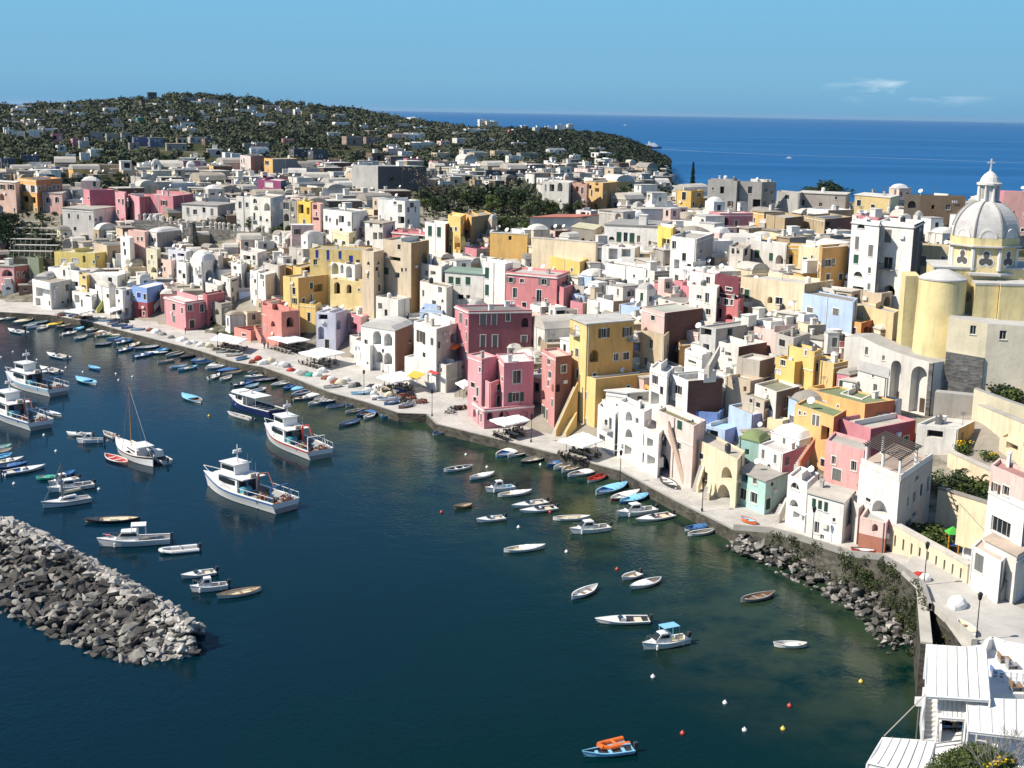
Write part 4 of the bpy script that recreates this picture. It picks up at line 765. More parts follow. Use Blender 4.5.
HL('pale pink house with dark brown blank side wall','the brown sided pink house',PALEP,(642,307),(662,313),(703,308),378,None,[(653,318,4,5,'w')],colR=BROWNR,rc=(.42,.43,.36),cl=0,colL=(.70,.47,.42),ph=.15)
H(TAN,(641,330),(662,336),(667,334),392,None,[(651,344,4,9,'w'),(652,332,6,5,'D')],label='stained tan house front under the brown sided pink house',cl=0,colL=(.60,.46,.28))
H(OCHRE,(676,345),(678,346),(700,344),382,None,[],label='small ochre walled terrace beside the brown sided pink house',cl=0,colR=(.48,.25,.06))
H(OFFW,(658,298),(680,304),(705,298),340,None,[(667,302,3,3,'w')],colR=(.30,.28,.25),rc=(.27,.26,.24),label='white house with grey flat roof behind brown sided pink house')
H(OFFW,(690,284),(714,288),(720,285),348,None,[(699,297,5,4,'w'),(707,298,4,10,'w'),(708,312,5,6,'w')],label='off white house with tall window left of the red house',cl=1)
H(WHITE,(690,271),(714,275),(720,272),330,None,[(708,281,4,8,'w')],rc=(.62,.34,.34),label='white house with pink roof panel left of the maroon house')
HL('wide white house with two green doors and pink terrace','the green door white house',WHITE,(603,221),(659,227),(672,222),262,None,[(619,237,5,10,'g'),(632,238,5,10,'g'),(650,243,3,4,'w')],roof='slab',rc=(.33,.32,.30),cl=2)
H(WHITE,(602,246),(634,248),(640,246),275,None,[(613,254,9,11,'n'),(626,253,9,8,'n')],rc=(.55,.35,.32),label='white loggia terrace in front of the green door white house',cl=0)
H(WHITE,(606,263),(645,269),(652,266),300,None,[(634,276,2,3,'w')],label='blank white walled terrace below the white loggia terrace',cl=2,ph=.5)
H(YEL,(658,226),(671,228),(674,227),270,None,[(655+9,243,4,9,'D')],label='bright yellow narrow house right of the green door white house',colL=(.84,.60,.05),cl=0)
H(WHITE,(671,236),(694,239),(714,233),292,None,[(674,245,4,8,'w'),(684,257,4,8,'w'),(707,261,4,7,'D','R')],colR=(.40,.38,.37),label='white cube house with red parasol on its roof',cl=2)
H(GREYW,(729,246),(741,249),(751,244),290,None,[(733,251,3,6,'w'),(738,251,3,6,'w'),(746,252,3,7,'w','R')],label='small grey white house with two tall windows near red stair',cl=0)
HL('long off white house with two green doors and balcony','the long green door house',OFFW,(746,239),(784,245),(788,243),288,None,[(757,254,5,8,'g'),(771,257,4,8,'g')],colL=(.64,.60,.55),cl=2)
H(OCHRE,(784,245),(799,246),(803,245),288,None,[(790,260,5,12,'A')],label='ochre house with tall dark arch between long houses',cl=0,colL=(.62,.36,.06))
H(PALEY,(799,246),(817,248),(820,247),292,None,[(805,262,4,9,'g'),(812,257,2,3,'w')],label='pale yellow house with green door left of ochre corner house',cl=1,rc=(.72,.7,.67))
H(OCHRE,(816,247),(819,248),(848,246),302,None,[(828,263,6,7,'s','R'),(834,262,2,3,'w','R')],colR=(.58,.29,.05),label='ochre corner house with shuttered window beside tall white house',cl=0,rc=(.72,.7,.67))
H(TUFA,(766,214),(783,218),(804,216),250,None,[],colL=(.46,.34,.18),colR=(.17,.12,.08),label='roofless tan stone house with dark brown side',cl=0,ph=.5)
H(TUFA,(803,215),(823,219),(850,214),250,None,[(828,224,4,5,'D','R')],colL=(.46,.35,.2),colR=(.17,.11,.09),label='second roofless stone house beside tall white house',cl=0,ph=.5)
HL('tall white house with storeys of balconies beside the church','the tall white house',WHITE,(876,222),(907,225),(917,217),312,None,[(888,236,7,13,'k'),(888,263,9,12,'wB'),(889,290,12,10,'A')],colR=(.12,.11,.11),cl=2,cornice=True)  # near-black right face paints the shaded side of a white house
H(WHITE,(852,220),(873,223),(880,221),312,None,[(861,226,8,5,'h'),(857,243,4,13,'k'),(856,259,5,9,'g'),(858,274,9,5,'h'),(858,290,11,7,'D')],label='left wing of tall white house with arched attic window',cl=1,cornice=True)
H(CREAM,(905,244),(948,247),(955,245),300,None,[(922,261,8,10,'k')],label='worn cream house between tall white house and church dome',colL=(.66,.54,.3),cl=2)
H(PALEY,(855,195),(888,198),(897,195),228,None,[(859,203,4,6,'w'),(862,208,8,7,'a'),(880,196,12,4,'w'),(873,206,4,3,'w')],label='old yellow house with arches below the sea at right',colL=(.60,.44,.17),cl=3,roof='slab')
H(BROWN,(905,194),(917,195),(966,196),240,None,[(933,207,3,4,'D','R')],colR=(.23,.155,.09),colL=(.12,.10,.08),label='long brown stone house left of the church dome',cl=3,rc=(.4,.38,.35))
H(ROSE,(996,190),(1000,191),(1050,193),246,None,[],colR=(.46,.23,.22),label='faded pink house behind the church dome',cl=2)
H(CONC,(706,181),(735,181),(741,180),222,None,[(722,190,4,7,'D'),(713,189,2,3,'w')],label='ruined grey house with broken roof on skyline',colL=(.40,.38,.35),cl=3)
H(CONC,(738,182),(760,182),(774,184),222,None,[(750,190,4,7,'w'),(759,190,3,4,'w','R'),(766,190,3,4,'w','R')],label='grey flat roofed house on skyline right of the ruined house',colL=(.38,.36,.33),cl=3)
H(CONC,(777,191),(798,193),(803,192),222,None,[(787,197,4,4,'w')],label='grey cube house on skyline left of the round tree',colL=(.42,.40,.37),cl=1)
H(CONC,(797,191),(844,195),(850,193),222,None,[(836,198,2,3,'w')],label='long low grey house below the round dark tree',colL=(.42,.37,.32),cl=1,roof='slab')
H(YEL,(676,190),(690,191),(704,190),222,None,[(684,196,4,8,'w'),(699,195,4,4,'w','R')],label='yellow house on skyline below the cypress',colL=(.70,.42,.06),colR=(.60,.34,.05),cl=0)
HL('golden villa with arch and square tower among trees','the golden villa',(.66,.42,.13),(585,181),(602,183),(619,178),214,None,[(589,187,5,4,'D'),(588,188+0,0,0,'w'),(597,183,3,5,'D'),(588,189,5,7,'a'),(597,190,4,4,'D')],colR=(.40,.24,.08),rc=(.6,.42,.2),cl=0)
H(OFFW,(541,179),(568,183),(574,180),216,None,[(560,187,5,9,'A')],label='ruined pale villa with one tall arch among trees',colL=(.52,.50,.45),cl=3)
H(SALMON,(572,183),(586,184),(589,183),216,None,[(577,189,3,5,'D')],label='faded salmon house between ruined villa and golden villa',colL=(.50,.27,.20),cl=0)
H(OFFW,(530,218),(576,218),(600,215),236,None,[(585,216,5,5,'D','R')],rc=(.45,.13,.08),label='low house with red roof edge among the garden trees',roof='slab',cl=0)
H(WHITE,(576,210),(590,211),(598,210),232,None,[(583,214,5,4,'D'),(588,214,2,3,'w')],label='small white house with lilac side in front of golden villa',colR=(.35,.35,.5),cl=0)
H(PALEY,(572,227),(594,230),(602,226),252,None,[],label='low pale yellow roofed house in front of green door house',rc=(.58,.54,.34),roof='slab',cl=0,colL=(.3,.27,.22))
H(YEL,(550,256),(579,262),(590,258),292,None,[(572,270,2,4,'w')],label='long yellow parapet house behind the bright pink house',colL=(.76,.50,.07),cl=0,ph=.4)
H(YEL,(490,233),(527,235),(532,234),262,None,[(510,238,3,4,'D')],name='yard_wall',cat='wall',label='yellow garden wall below the trees')
H(CREAM,(532,238),(595,243),(598,242),275,None,[],name='long_wall',cat='wall',label='long cream white wall below the trees')
H(CONC,(352,164),(378,166),(427,168),197,None,[],colL=(.50,.48,.44),colR=(.12,.115,.12),label='huge blank block with left face paled as sunlit behind white cube house',rc=(.68,.66,.62),cl=1)  # dark right face paints shade, pale left face paints sun
HL('orange and grey block with blank concrete sides','the orange and grey block',CONC,(264,158),(273,159),(298,156),177,None,[(267,163,4,4,'w')],colL=(.72,.40,.10),colR=(.26,.25,.25),cl=1)
H(PALEP,(240,155),(251,156),(263,155),174,None,[],colL=(.7,.58,.53),colR=(.52,.2,.12),label='pale pink and brick orange house left of orange grey block',cl=1)
H((.34,.04,.16),(257,179),(281,181),(289,177),195,None,[(269,185,8,5,'q')],label='purple house with white patch above off white arches',colL=(.30,.035,.15),colR=(.05,.20,.22),cl=1)

H(PALEP,(158,258),(172,261),(177,259),288,None,[(162,270,2,4,'w'),(170,276,2,2,'w'),(161,264,4,3,'D')],colL=(.72,.48,.38),label='salmon pink tower among white houses below the crenellated wall',cl=1)
H(PALEY,(146,248),(158,250),(162,249),284,None,[(152,257,2,4,'w'),(154,270,6,6,'A')],colL=(.66,.60,.40),label='pale yellow stained house left of the salmon pink tower',cl=1)
H(PALEP,(128,230),(146,232),(149,231),266,None,[(138,239,2,4,'w'),(142,239,2,4,'w'),(132,248,4,6,'D')],colL=(.70,.42,.36),label='faded pink house at the left foot of the crenellated wall',cl=0)
H(OFFW,(147,231),(158,233),(182,230),264,None,[(152,240,3,4,'w'),(155,240,2,4,'w'),(175,239,2,2,'w','R')],colR=(.40,.36,.33),roof='dome',rc=(.62,.6,.57),roofh=.9,label='blank grey sided house with white vault below crenellated wall')
H(WHITE,(176,261),(187,263),(193,261),296,None,[(180,272,3,4,'w'),(184,276,3,5,'w')],label='white house right of the salmon pink tower',cl=1)
H(WHITE,(190,258),(203,262),(217,259),302,None,[(209,275,7,11,'A','R'),(198,273,2,5,'w')],roof='dome',rc=(.72,.70,.67),label='white domed house with tall dark arch above rose red quay house',cl=0)
H(OFFW,(168,249),(187,252),(192,250),284,None,[(181,255,7,3,'D'),(174,256,3,4,'w')],colL=(.62,.62,.68),label='pale lilac white house below the stone cone',cl=2)
H(OFFW,(221,275),(231,279),(240,276),308,None,[(225,284,2,4,'w'),(235,279,6,4,'D','R')],colR=GREYW,label='off white block above the pale blue house',cl=1)
H(GREYW,(209,253),(219,256),(223,254),290,None,[(213,264,3,5,'w'),(217,262,2,4,'w')],label='narrow grey house right of the white domed house',cl=1)
H(WHITE,(231,262),(242,265),(247,262),296,None,[(235,268,3,4,'w'),(240,276,2,5,'w')],label='white cube house in the middle of white jumble',cl=2)
H(OFFW,(240,250),(258,253),(267,250),284,None,[(247,258,7,5,'D'),(254,258,3,5,'w')],label='off white house with wide dark opening behind white jumble',cl=1)
H(GREYW,(263,262),(280,266),(286,264),302,None,[(268,272,2,5,'w'),(274,282,2,3,'w')],label='tall pale grey house left of the yellow terraced house',cl=0)
H(WHITE,(250,270),(266,275),(276,272),314,None,[(262,276,4,8,'D'),(255,281,2,4,'w')],label='white house with dark doorway above salmon red terraces',cl=1)
H(WHITE,(120,236),(131,238),(134,237),276,None,[(124,244,2,4,'w'),(125,252,2,6,'w')],auto=(.3,0),label='tall slim white house left of faded pink house',cl=0)
H(OFFW,(205,282),(218,286),(228,283),310,None,[(213,291,2,3,'w')],label='low off white house just above the deep red wing',cl=1)
H(CONC,(212,301),(222,304),(232,302),330,1.8,[(217,312,4,6,'A')],label='small grey stone store between rose red and pale blue houses',cl=0,colL=(.36,.33,.29))
# ---------------------------------------------------------------- the domed church
LM.append(('the domed church',985,260))
YC=204.
def church():
    cx=atd(984,243,YC); ppm=pxm(cx); c=np.array([cx[0],cx[1]])
    zb=cx[2]                                   # springing of the dome
    root=empty('church',(c[0],c[1],17),'pale yellow church with tall grey ribbed dome, lantern and cross','church')
    cr=plaster((.80,.64,.27),.75); cr2=plaster((.76,.59,.25),.8); gr=plaster((.56,.54,.51),.6,'roof'); rib=plaster((.30,.29,.28),.4,'roof'); wt=plaster((.74,.71,.66),.4)
    Rd=33.5/ppm; Hd=35/ppm; ph=math.radians(9)
    # dome: octagonal shell
    m=MB(); prof=[(Rd*math.cos(a)**.92 if a<1.5 else 0.25,Hd*math.sin(a)) for a in np.linspace(0,1.40,12)]; m.lathe((c[0],c[1],zb+1.2),prof,8,ph=ph); dome=m.build('dome',gr,root)
    for k in range(8):
        m=MB(); a=ph+k*math.pi/4
        for (r0,z0),(r1,z1) in zip(prof,prof[1:]): m.tube((c[0]+r0*math.cos(a),c[1]+r0*math.sin(a),zb+1.2+z0),(c[0]+r1*math.cos(a),c[1]+r1*math.sin(a),zb+1.2+z1),.17,n=5)
        m.build('rib',rib,dome)
    # base band with round lunettes
    m=MB(); m.lathe((c[0],c[1],zb-.1),[(Rd*1.02,0),(Rd*1.02,1.25),(Rd*.9,1.26)],8,ph=ph); m.build('dome_base',cr,root)
    for k in range(8):
        a=ph+(k+.5)*math.pi/4; ap=Rd*1.02*math.cos(math.pi/8); n=np.array([math.cos(a),math.sin(a)]); t=np.array([-n[1],n[0]]); m=MB(); r0,r1=1.05,1.35
        o=c+n*(ap-.9)
        for i in range(8):
            b0,b1=math.pi*i/8,math.pi*(i+1)/8; P=lambda r,b,d:(o[0]+t[0]*r*math.cos(b)+n[0]*d,o[1]+t[1]*r*math.cos(b)+n[1]*d,zb+1.1+r*1.1*math.sin(b))
            m.poly([P(r0,b0,.95),P(r1,b0,.95),P(r1,b1,.95),P(r0,b1,.95)]); m.poly([P(r1,b0,.95),P(r1,b0,0),P(r1,b1,0),P(r1,b1,.95)]); m.poly([P(0,0,.9),P(r0,b0,.9),P(r0,b1,.9)])
        m.build('lunette',wt,root)
    # drum with trefoil windows
    hd=27.5/ppm; m=MB(); m.lathe((c[0],c[1],zb-hd),[(Rd*.97,0),(Rd*.97,hd)],8,ph=ph); drum=m.build('drum',cr2,root)
    m=MB(); m.lathe((c[0],c[1],zb-.35),[(Rd*.97,0),(Rd*1.1,.1),(Rd*1.1,.32),(Rd*.97,.36)],8,ph=ph); m.lathe((c[0],c[1],zb-hd-.3),[(Rd*.9,0),(Rd*1.12,.05),(Rd*1.12,.4),(Rd*.96,.5)],8,ph=ph); m.build('cornice',gr,root)
    for k in range(8):
        a=ph+(k+.5)*math.pi/4; ap=Rd*.97*math.cos(math.pi/8); n=np.array([math.cos(a),math.sin(a)]); t=np.array([-n[1],n[0]]); o=c+n*ap
        for nm,mat,g,dd in (('window_surround',wt,.22,.05),('window',plain('lattice',(.10,.095,.085),.6),0,.09)):
            m=MB()
            for du,dz in ((0,.75),(-.55,-.25),(.55,-.25),(0,0)):
                r=.46+g; cc=[(du+r*math.cos(q),dz*1.1+r*1.15*math.sin(q)) for q in np.linspace(0,2*math.pi,13)[:-1]]
                d2=dd+(.002*(du+1)+.001*dz)
                bot=[(o[0]+t[0]*x,o[1]+t[1]*x,zb-hd*.52+z) for x,z in cc]; top=[(p[0]+n[0]*d2,p[1]+n[1]*d2,p[2]) for p in bot]; m.hexa(bot,top)
            m.build(nm,mat,root)
    # pilasters at the drum corners
    for k in range(8):
        a=ph+k*math.pi/4; m=MB(); p=(c[0]+Rd*.97*math.cos(a),c[1]+Rd*.97*math.sin(a)); m.lathe((p[0],p[1],zb-hd),[(.32,.5),(.32,hd-.5)],6); m.build('pilaster',wt,root)
    # lantern, cupola and cross
    zl=zb+1.2+Hd*.97; rl=10/ppm; hl=16/ppm; m=MB(); m.lathe((c[0],c[1],zl-.5),[(rl*.9,0),(rl*.9,hl+.5)],8,ph=ph); lan=m.build('lantern',wt,root)
    for k in range(8):
        a=ph+(k+.5)*math.pi/4; n=np.array([math.cos(a),math.sin(a)]); t=np.array([-n[1],n[0]]); o=c+n*rl*.9*math.cos(math.pi/8)
        if k%2==0: m=MB(); m.obox(o,t,n,-.28,.28,-.3,.02,zl+.4,zl+hl-.5); m.build('window',plaster((.36,.35,.33),.3),lan)
    for k in range(8):
        a=ph+k*math.pi/4; m=MB(); m.lathe((c[0]+rl*1.0*math.cos(a),c[1]+rl*1.0*math.sin(a),zl),[(.2,0),(.17,hl)],6); m.build('column',wt,lan)
    m=MB(); m.lathe((c[0],c[1],zl+hl),[(rl*.8,-.1),(rl*1.22,0),(rl*1.22,.3),(rl*.95,.4),(rl*.9,.7),(rl*.78,1.15),(rl*.55,1.6),(rl*.28,1.95),(.2,2.1),(.15,2.4),(0.0,2.45)],12); m.build('cupola',wt,root)
    m=MB(); zc=zl+hl+2.3; m.box(c[0]-.09,c[0]+.09,c[1]-.09,c[1]+.09,zc,zc+1.7); m.box(c[0]-.55,c[0]+.55,c[1]-.085,c[1]+.085,zc+1.0,zc+1.2); m.build('cross',wt,root)
    # body
    zd=zb-hd-.3; zg=14.
    def wall(name,pts,z0,z1,mat,top=None):
        m=MB(); m.prism(pts,z0,z1); o=m.build(name,mat,root)
        if top: 
            q=np.array(pts); cc=q.mean(0); q=cc+(q-cc)*1.02; t=MB(); t.prism([tuple(x) for x in q],z1+.004,z1+.3); t.build('roof_slab',top,root)
        return o
    X=lambda u,y:atd(u,300,y)[0]
    # apse, a tall half cylinder facing the harbour
    ac=np.array([X(941,YC-5.5),YC-5.5]); ra=22.5/ppm; za=atd(941,279,YC-5.5)[2]; zbot=atd(941,364,YC-9)[2]-3
    m=MB(); m.lathe((ac[0],ac[1],0),[(ra*1.07,zbot),(ra,za)],32,a0=math.radians(170),a1=math.radians(370)); m.build('apse',cr,root,smooth=True)
    m=MB(); m.lathe((ac[0],ac[1],za),[(ra*1.03,-.002),(ra*1.03,.22),(ra*.8,.7),(ra*.25,1.5),(0,1.55)],24,a0=math.radians(160),a1=math.radians(380)); m.build('apse_roof',gr,root)
    wall('apse_base',[(X(917,YC-7),YC-7),(X(966,YC-7),YC-7),(X(966,YC),YC),(X(917,YC),YC)],zbot,za-14,cr)
    # nave block beneath the drum
    def blk(name,u0,u1,y0,y1,vt,z0,mat=cr,top=gr,dv=0):
        zt=atd((u0+u1)/2,vt,y0)[2]; p=[(X(u0,y0),y0),(X(u1,y0),y0),(X(u1,y0)+ (X(u1,y1)-X(u1,y0))*.6,y1),(X(u0,y0)+(X(u0,y1)-X(u0,y0))*.6,y1)]
        wall(name,p,z0,zt,mat,top); return zt
    blk('nave',932,1030,YC-4.2,YC+6,269.5,zg,cr2)
    blk('pier',904,918,YC-3,YC+3,276,zg-4,cr,None); blk('pier',963,971,YC-4.6,YC-1,273,zg,cr2,None)
    blk('transept',974,998,YC-8.2,YC-2,285,zg,cr); blk('transept',999.5,1050,YC-9,YC-2,286,zg,cr)
    # a round eye window beside the apse
    e=atd(966,297,YC-4.7); m=MB(); m.tube((e[0],e[1],e[2]),(e[0],e[1]-.12,e[2]),.8,n=14); m.build('oculus',plaster((.30,.24,.14),.4),root)
    # low sacristy in front, on the grey retaining wall
    return root,c,ppm
church()

def slab_house(name,label,cat,pts,vt,vb,y,mat,ops=(),roofm=None,group=None,depth=6.,zlow=None):
    """front wall through picture columns pts=[(u,y)] with top row vt"""
    pass
def block(name,label,cat,cols,tops,yy,mats,botrow,ops=(),th=5.,roofm=None,part='wall'):
    """a run of front walls: cols = picture columns of the corners, tops = picture rows of the top edge, yy = distances"""
    P=[atd(u,v,y) for u,v,y in zip(cols,tops,yy)]; zt=[p[2] for p in P]
    B=[atd(u,b,y) for u,b,y in zip(cols,botrow,yy)]; zg=min(b[2] for b in B)
    c=sum(P)/len(P); root=empty(name,(c[0],c[1],zg),label,cat)
    mb=MB()
    for i in range(len(P)-1):
        a,b=P[i],P[i+1]; D=(b-a)[:2]; ln=np.hypot(*D); D/=ln; N=np.array([D[1],-D[0]])
        zt_=min(zt[i],zt[i+1]); oo=[]
        for u,v,w,h,k in ops:
            if cols[i]<u<cols[i+1]:
                d=ray(u,v)
                def isect(uu,vv):
                    d=ray(uu,vv); n=np.array([N[0],N[1],0]); t=((np.array([a[0],a[1],0])-CAM)@n)/(d@n); return CAM+d*t
                q=[isect(u-w/2,v),isect(u+w/2,v),isect(u,v+h/2),isect(u,v-h/2)]
                oo.append(dict(s0=(q[0][:2]-a[:2])@D,s1=(q[1][:2]-a[:2])@D,za=q[2][2],zb=q[3][2],k=k))
        oo=clean(oo,ln,zg-4,zt_,th*.7); wall_face(mb,a[:2],D,N,ln,zg-5,zt_,oo,min(i,len(mats)-1))
        if abs(zt[i]-zt[i+1])>.02:   # sloping top
            hi=a if zt[i]>zt[i+1] else b; mb.poly([(a[0],a[1],zt_),(b[0],b[1],zt_),(hi[0],hi[1],hi[2])],min(i,len(mats)-1))
        add_openings(root,a[:2],D,N,oo,False,shut_d)
        # top and ends
    back=[]
    for i in range(len(P)):
        a=P[max(i-1,0)];b=P[min(i+1,len(P)-1)]; D=(b-a)[:2]; D/=np.hypot(*D); back.append(P[i]-np.array([D[1],-D[0],0])*th)
    for i in range(len(P)-1): 
        mb.poly([P[i],P[i+1],back[i+1],back[i]],len(mats)); 
    for i,rev in ((0,0),(len(P)-1,1)):
        q=[(back[i][0],back[i][1],zg-5),(P[i][0],P[i][1],zg-5),tuple(P[i]),tuple(back[i])]; mb.poly(q if not rev else q[::-1],0)
    for i in range(len(P)-1): mb.poly([(back[i+1][0],back[i+1][1],zg-5),(back[i][0],back[i][1],zg-5),tuple(back[i]),tuple(back[i+1])],0)
    mb.build(part,list(mats)+[roofm or slab_m],root); us=cols
    HOUSES.append(dict(o=root,u0=min(us),u1=max(us),v0=min(tops),v1=max(botrow),d=min(yy),c=np.array(c[:2]),r=np.hypot(*(P[-1]-P[0])[:2])/2,auto=False,zt=max(zt),zg=zg,cn=None,col='',name=name))
    LM_=root; return root
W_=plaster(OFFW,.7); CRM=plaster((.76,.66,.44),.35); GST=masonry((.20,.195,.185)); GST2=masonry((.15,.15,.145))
block('church_annex','low cream church annex with two small windows on grey wall','church annex',[948.5,988,1034],[317,323.5,327],[193,190.5,189.5],[CRM,plaster((.72,.64,.48),.4)],[352,357,361],[(973,330,6,9,'w'),(965,347,2,4,'w'),(1003,335,7,9,'w')],th=7,roofm=plaster((.5,.49,.47),.4,'roof'))
LM.append(('the cream church annex',985,335))
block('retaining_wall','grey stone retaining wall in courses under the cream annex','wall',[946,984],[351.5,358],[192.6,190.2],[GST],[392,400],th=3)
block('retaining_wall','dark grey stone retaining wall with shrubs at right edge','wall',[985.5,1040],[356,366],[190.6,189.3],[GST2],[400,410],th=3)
block('low_wall','grey block wall behind the cluttered white roof','wall',[935,976,983],[392,396,412],[187,184.5,183],[plaster(CONC,.6),plaster(CONC,.6)],[415,420,425],th=2)
block('planter_wall','pale parapet wall holding the shrub bed','wall',[974,1010,1040],[389,402,412],[182.5,180,178.5],[CRM,CRM],[405,418,425],th=1.5)
block('viaduct','off white viaduct with two tall arches below the church','viaduct',[845,861,880,903,932.5],[337,336.5,346,354.5,363],[203,201.5,199,196,191.5],[W_],[372,376,395,405,414],[(866.5,351,3,8,'w'),(883.5,358,2.5,5,'w'),(896.5,384,13.5,47,'a'),(918,390,16,48,'a')],th=5,roofm=slab_m)
LM.append(('the white viaduct',905,375))
block('viaduct_end','dark shaded end pier of the viaduct','pier',[933,946],[363.5,362],[191.4,195],[GST],[412,408],th=.6)  # dark stone colour paints the shaded end face of the off white viaduct
H(OFFW,(858,370),(884,378),(889,374),420,None,[(873,375,2,5,'w'),(875,388,4,8,'w')],roof='gable',roofh=1.2,colL=OFFW,label='off white gabled house standing against the viaduct',cl=0,rc=(.4,.38,.36))
H(OFFW,(840,393),(860,399),(872,397),432,None,[],label='low white terrace between golden house and gabled house',cl=1,rc=(.6,.58,.55))
# ---------------------------------------------------------------- the crenellated wall and its buttress cone
WG=masonry((.30,.28,.25))
def crenel(label,cols,tops,yy,posts,bot):
    r=block('crenellated_wall',label,'wall',cols,tops,yy,[WG]*6,bot,th=1.2,roofm=WG)
    for u in posts:
        y=float(np.interp(u,cols,yy))+.5; p=atd(u,float(np.interp(u,cols,tops)),y); m=MB(); m.lathe((p[0],p[1],p[2]-.2),[(.42,0),(.42,1.5),(.55,1.55),(.5,2.0),(.0,2.3)],7); m.build('merlon',plaster(GREYW,.4),r)
    return r
crenel('grey crenellated garden wall, left stretch behind small white houses',[134,158,160,181],[220,221,222,226],[372,371,370.5,369],[139,145,151,157,163,171,180],[246,247,247,250])
crenel('long grey crenellated garden wall right of the stone cone',[182,230,246,258],[226.5,230,234,228],[368,364,361,360],[188,204,211,216,220,224,229,235],[256,258,258,258])
crenel('short white topped garden wall with two posts',[259,280],[232,236],[358,355],[263,270],[250,252])
LM.append(('the crenellated wall',200,238))
def cone():
    P=gp(194,252,20) if False else hit(194,250); m=MB(); ppm=pxm(P); z1=P[2]+30/ppm
    root=empty('stone_cone',P,'steep dark stone cone with flat top before the crenellated wall','chimney')
    m.lathe((P[0],P[1],P[2]-2),[(6/ppm,0),(4.8/ppm,2+8/ppm),(2.0/ppm,2+27/ppm)],8); m.build('shaft',masonry((.13,.125,.115)),root)
    m=MB(); m.lathe((P[0],P[1],z1-3/ppm-.1),[(2.0/ppm,0),(3/ppm,.2),(3/ppm,.6),(0,.62)],8); m.build('cap',slab_m,root)
cone()
# ---------------------------------------------------------------- terraced garden with pergola lines
def terraces():
    rows=[(20,66,221.5,395),(12,66,228,388),(26,62,234,382),(10,50,239,377),(14,58,245,371),(8,52,251,365)]
    for i,(u0,u1,v,y) in enumerate(rows):
        a,b=atd(u0,v,y),atd(u1,v+.6,y); root=empty('terrace_wall',((a[0]+b[0])/2,y,a[2]-2.2),f"{['topmost','second','third','fourth','fifth','lowest'][i]} stone terrace with vine rails in the steep garden",'terrace')
        m=MB(); m.box(a[0],b[0],y,y+6,a[2]-6,a[2]-2.1); m.build('wall',masonry((.11,.10,.08)),root)
        m=MB()
        for k in range(3): m.tube((a[0],y+k*.9,a[2]),(b[0],y+k*.9,b[2]),.09,n=4)
        m.build('rail',plain('vine_rail',(.42,.40,.36),.8),root)
        for x in np.arange(a[0],b[0],1.5):
            m=MB(); m.tube((x,y+.02,a[2]-2.1),(x,y+.02,a[2]),.06,n=4); m.build('post',plain('vine_rail',(.42,.40,.36),.8),root)
        m=MB(); rr=random.Random(i)
        leafcloud(m,[((rr.uniform(a[0],b[0]),y+rr.uniform(.5,4),a[2]-1.6+rr.uniform(-.4,.7)),(1.2,.8,.7)) for _ in range(26)],18,.5,rr); tag(m.build('vines',foliage((.05,.065,.025)),root),kind='stuff')
def leafcloud(m,blobs,n,size,rr,flat=1.):
    for c,rad in blobs:
        for _ in range(n):
            while 1:
                d=np.array([rr.gauss(0,1),rr.gauss(0,1),rr.gauss(0,1)]); l=np.linalg.norm(d)
                if l>1e-3: break
            d/=l; q=.62+.42*rr.random(); p=np.array(c)+d*np.array(rad)*q
            nrm=d+np.array([rr.gauss(0,.5),rr.gauss(0,.5),rr.gauss(0,.5)]); nrm/=np.linalg.norm(nrm)
            e=np.cross(nrm,[.3,.2,.9]); e/=np.linalg.norm(e)+1e-9; g=np.cross(nrm,e); s=size*(.6+.8*rr.random())
            m.poly([p+e*s*.5,p+g*s*.42,p-e*s*.55,p-g*s*.4])
terraces()
# ---------------------------------------------------------------- trees
def tree_mesh(kind,h,seed):
    rr=random.Random(seed); crown=MB(); tr=MB()
    if kind=='cypress':
        leafcloud(crown,[((0,0,h*(.15+.8*i/7)),(h*.11*(1.1-i/8),h*.11*(1.1-i/8),h*.12)) for i in range(8)],70,h*.06,rr); tr.tube((0,0,0),(0,0,h*.3),h*.025)
    elif kind=='pine':
        bl=[((rr.uniform(-.42,.42)*h,rr.uniform(-.42,.42)*h,h*(.82+rr.uniform(-.05,.1))),(h*.24,h*.24,h*.12)) for _ in range(16)]; leafcloud(crown,bl,55,h*.07,rr)
        tr.tube((0,0,0),(0,0,h*.75),h*.04,h*.02)
        for _ in range(5): tr.tube((0,0,h*.6),(rr.uniform(-.3,.3)*h,rr.uniform(-.3,.3)*h,h*.82),h*.016,h*.006,5)
    elif kind=='bare':
        def br(p,d,l,r,n):
            q=p+d*l; tr.tube(p,q,r,r*.65,4)
            if n==0: return
            for _ in range(3):
                e=d+np.array([rr.gauss(0,.55),rr.gauss(0,.55),rr.gauss(.1,.3)]); e/=np.linalg.norm(e); br(q,e,l*.72,r*.62,n-1)
        br(np.zeros(3),np.array([0,0,1.]),h*.28,h*.022,4)
        leafcloud(crown,[((rr.uniform(-.3,.3)*h,rr.uniform(-.3,.3)*h,h*rr.uniform(.5,.95)),(h*.16,h*.16,h*.14)) for _ in range(8)],10,h*.05,rr)
    else:
        bl=[]
        for i in range(15):
            a=rr.uniform(0,6.28); q=rr.uniform(0,.34)*h; bl.append(((q*math.cos(a),q*math.sin(a),h*rr.uniform(.42,.85)),(h*rr.uniform(.13,.22),h*rr.uniform(.13,.22),h*rr.uniform(.10,.17))))
        leafcloud(crown,bl,60,h*.065,rr); tr.tube((0,0,0),(rr.uniform(-.03,.03)*h,0,h*.5),h*.04,h*.025)
        for _ in range(6): tr.tube((0,0,h*.35),(rr.uniform(-.28,.28)*h,rr.uniform(-.28,.28)*h,h*.65),h*.02,h*.008,5)
    return crown,tr
TREES={}
bark=plaster((.09,.07,.05),.3)
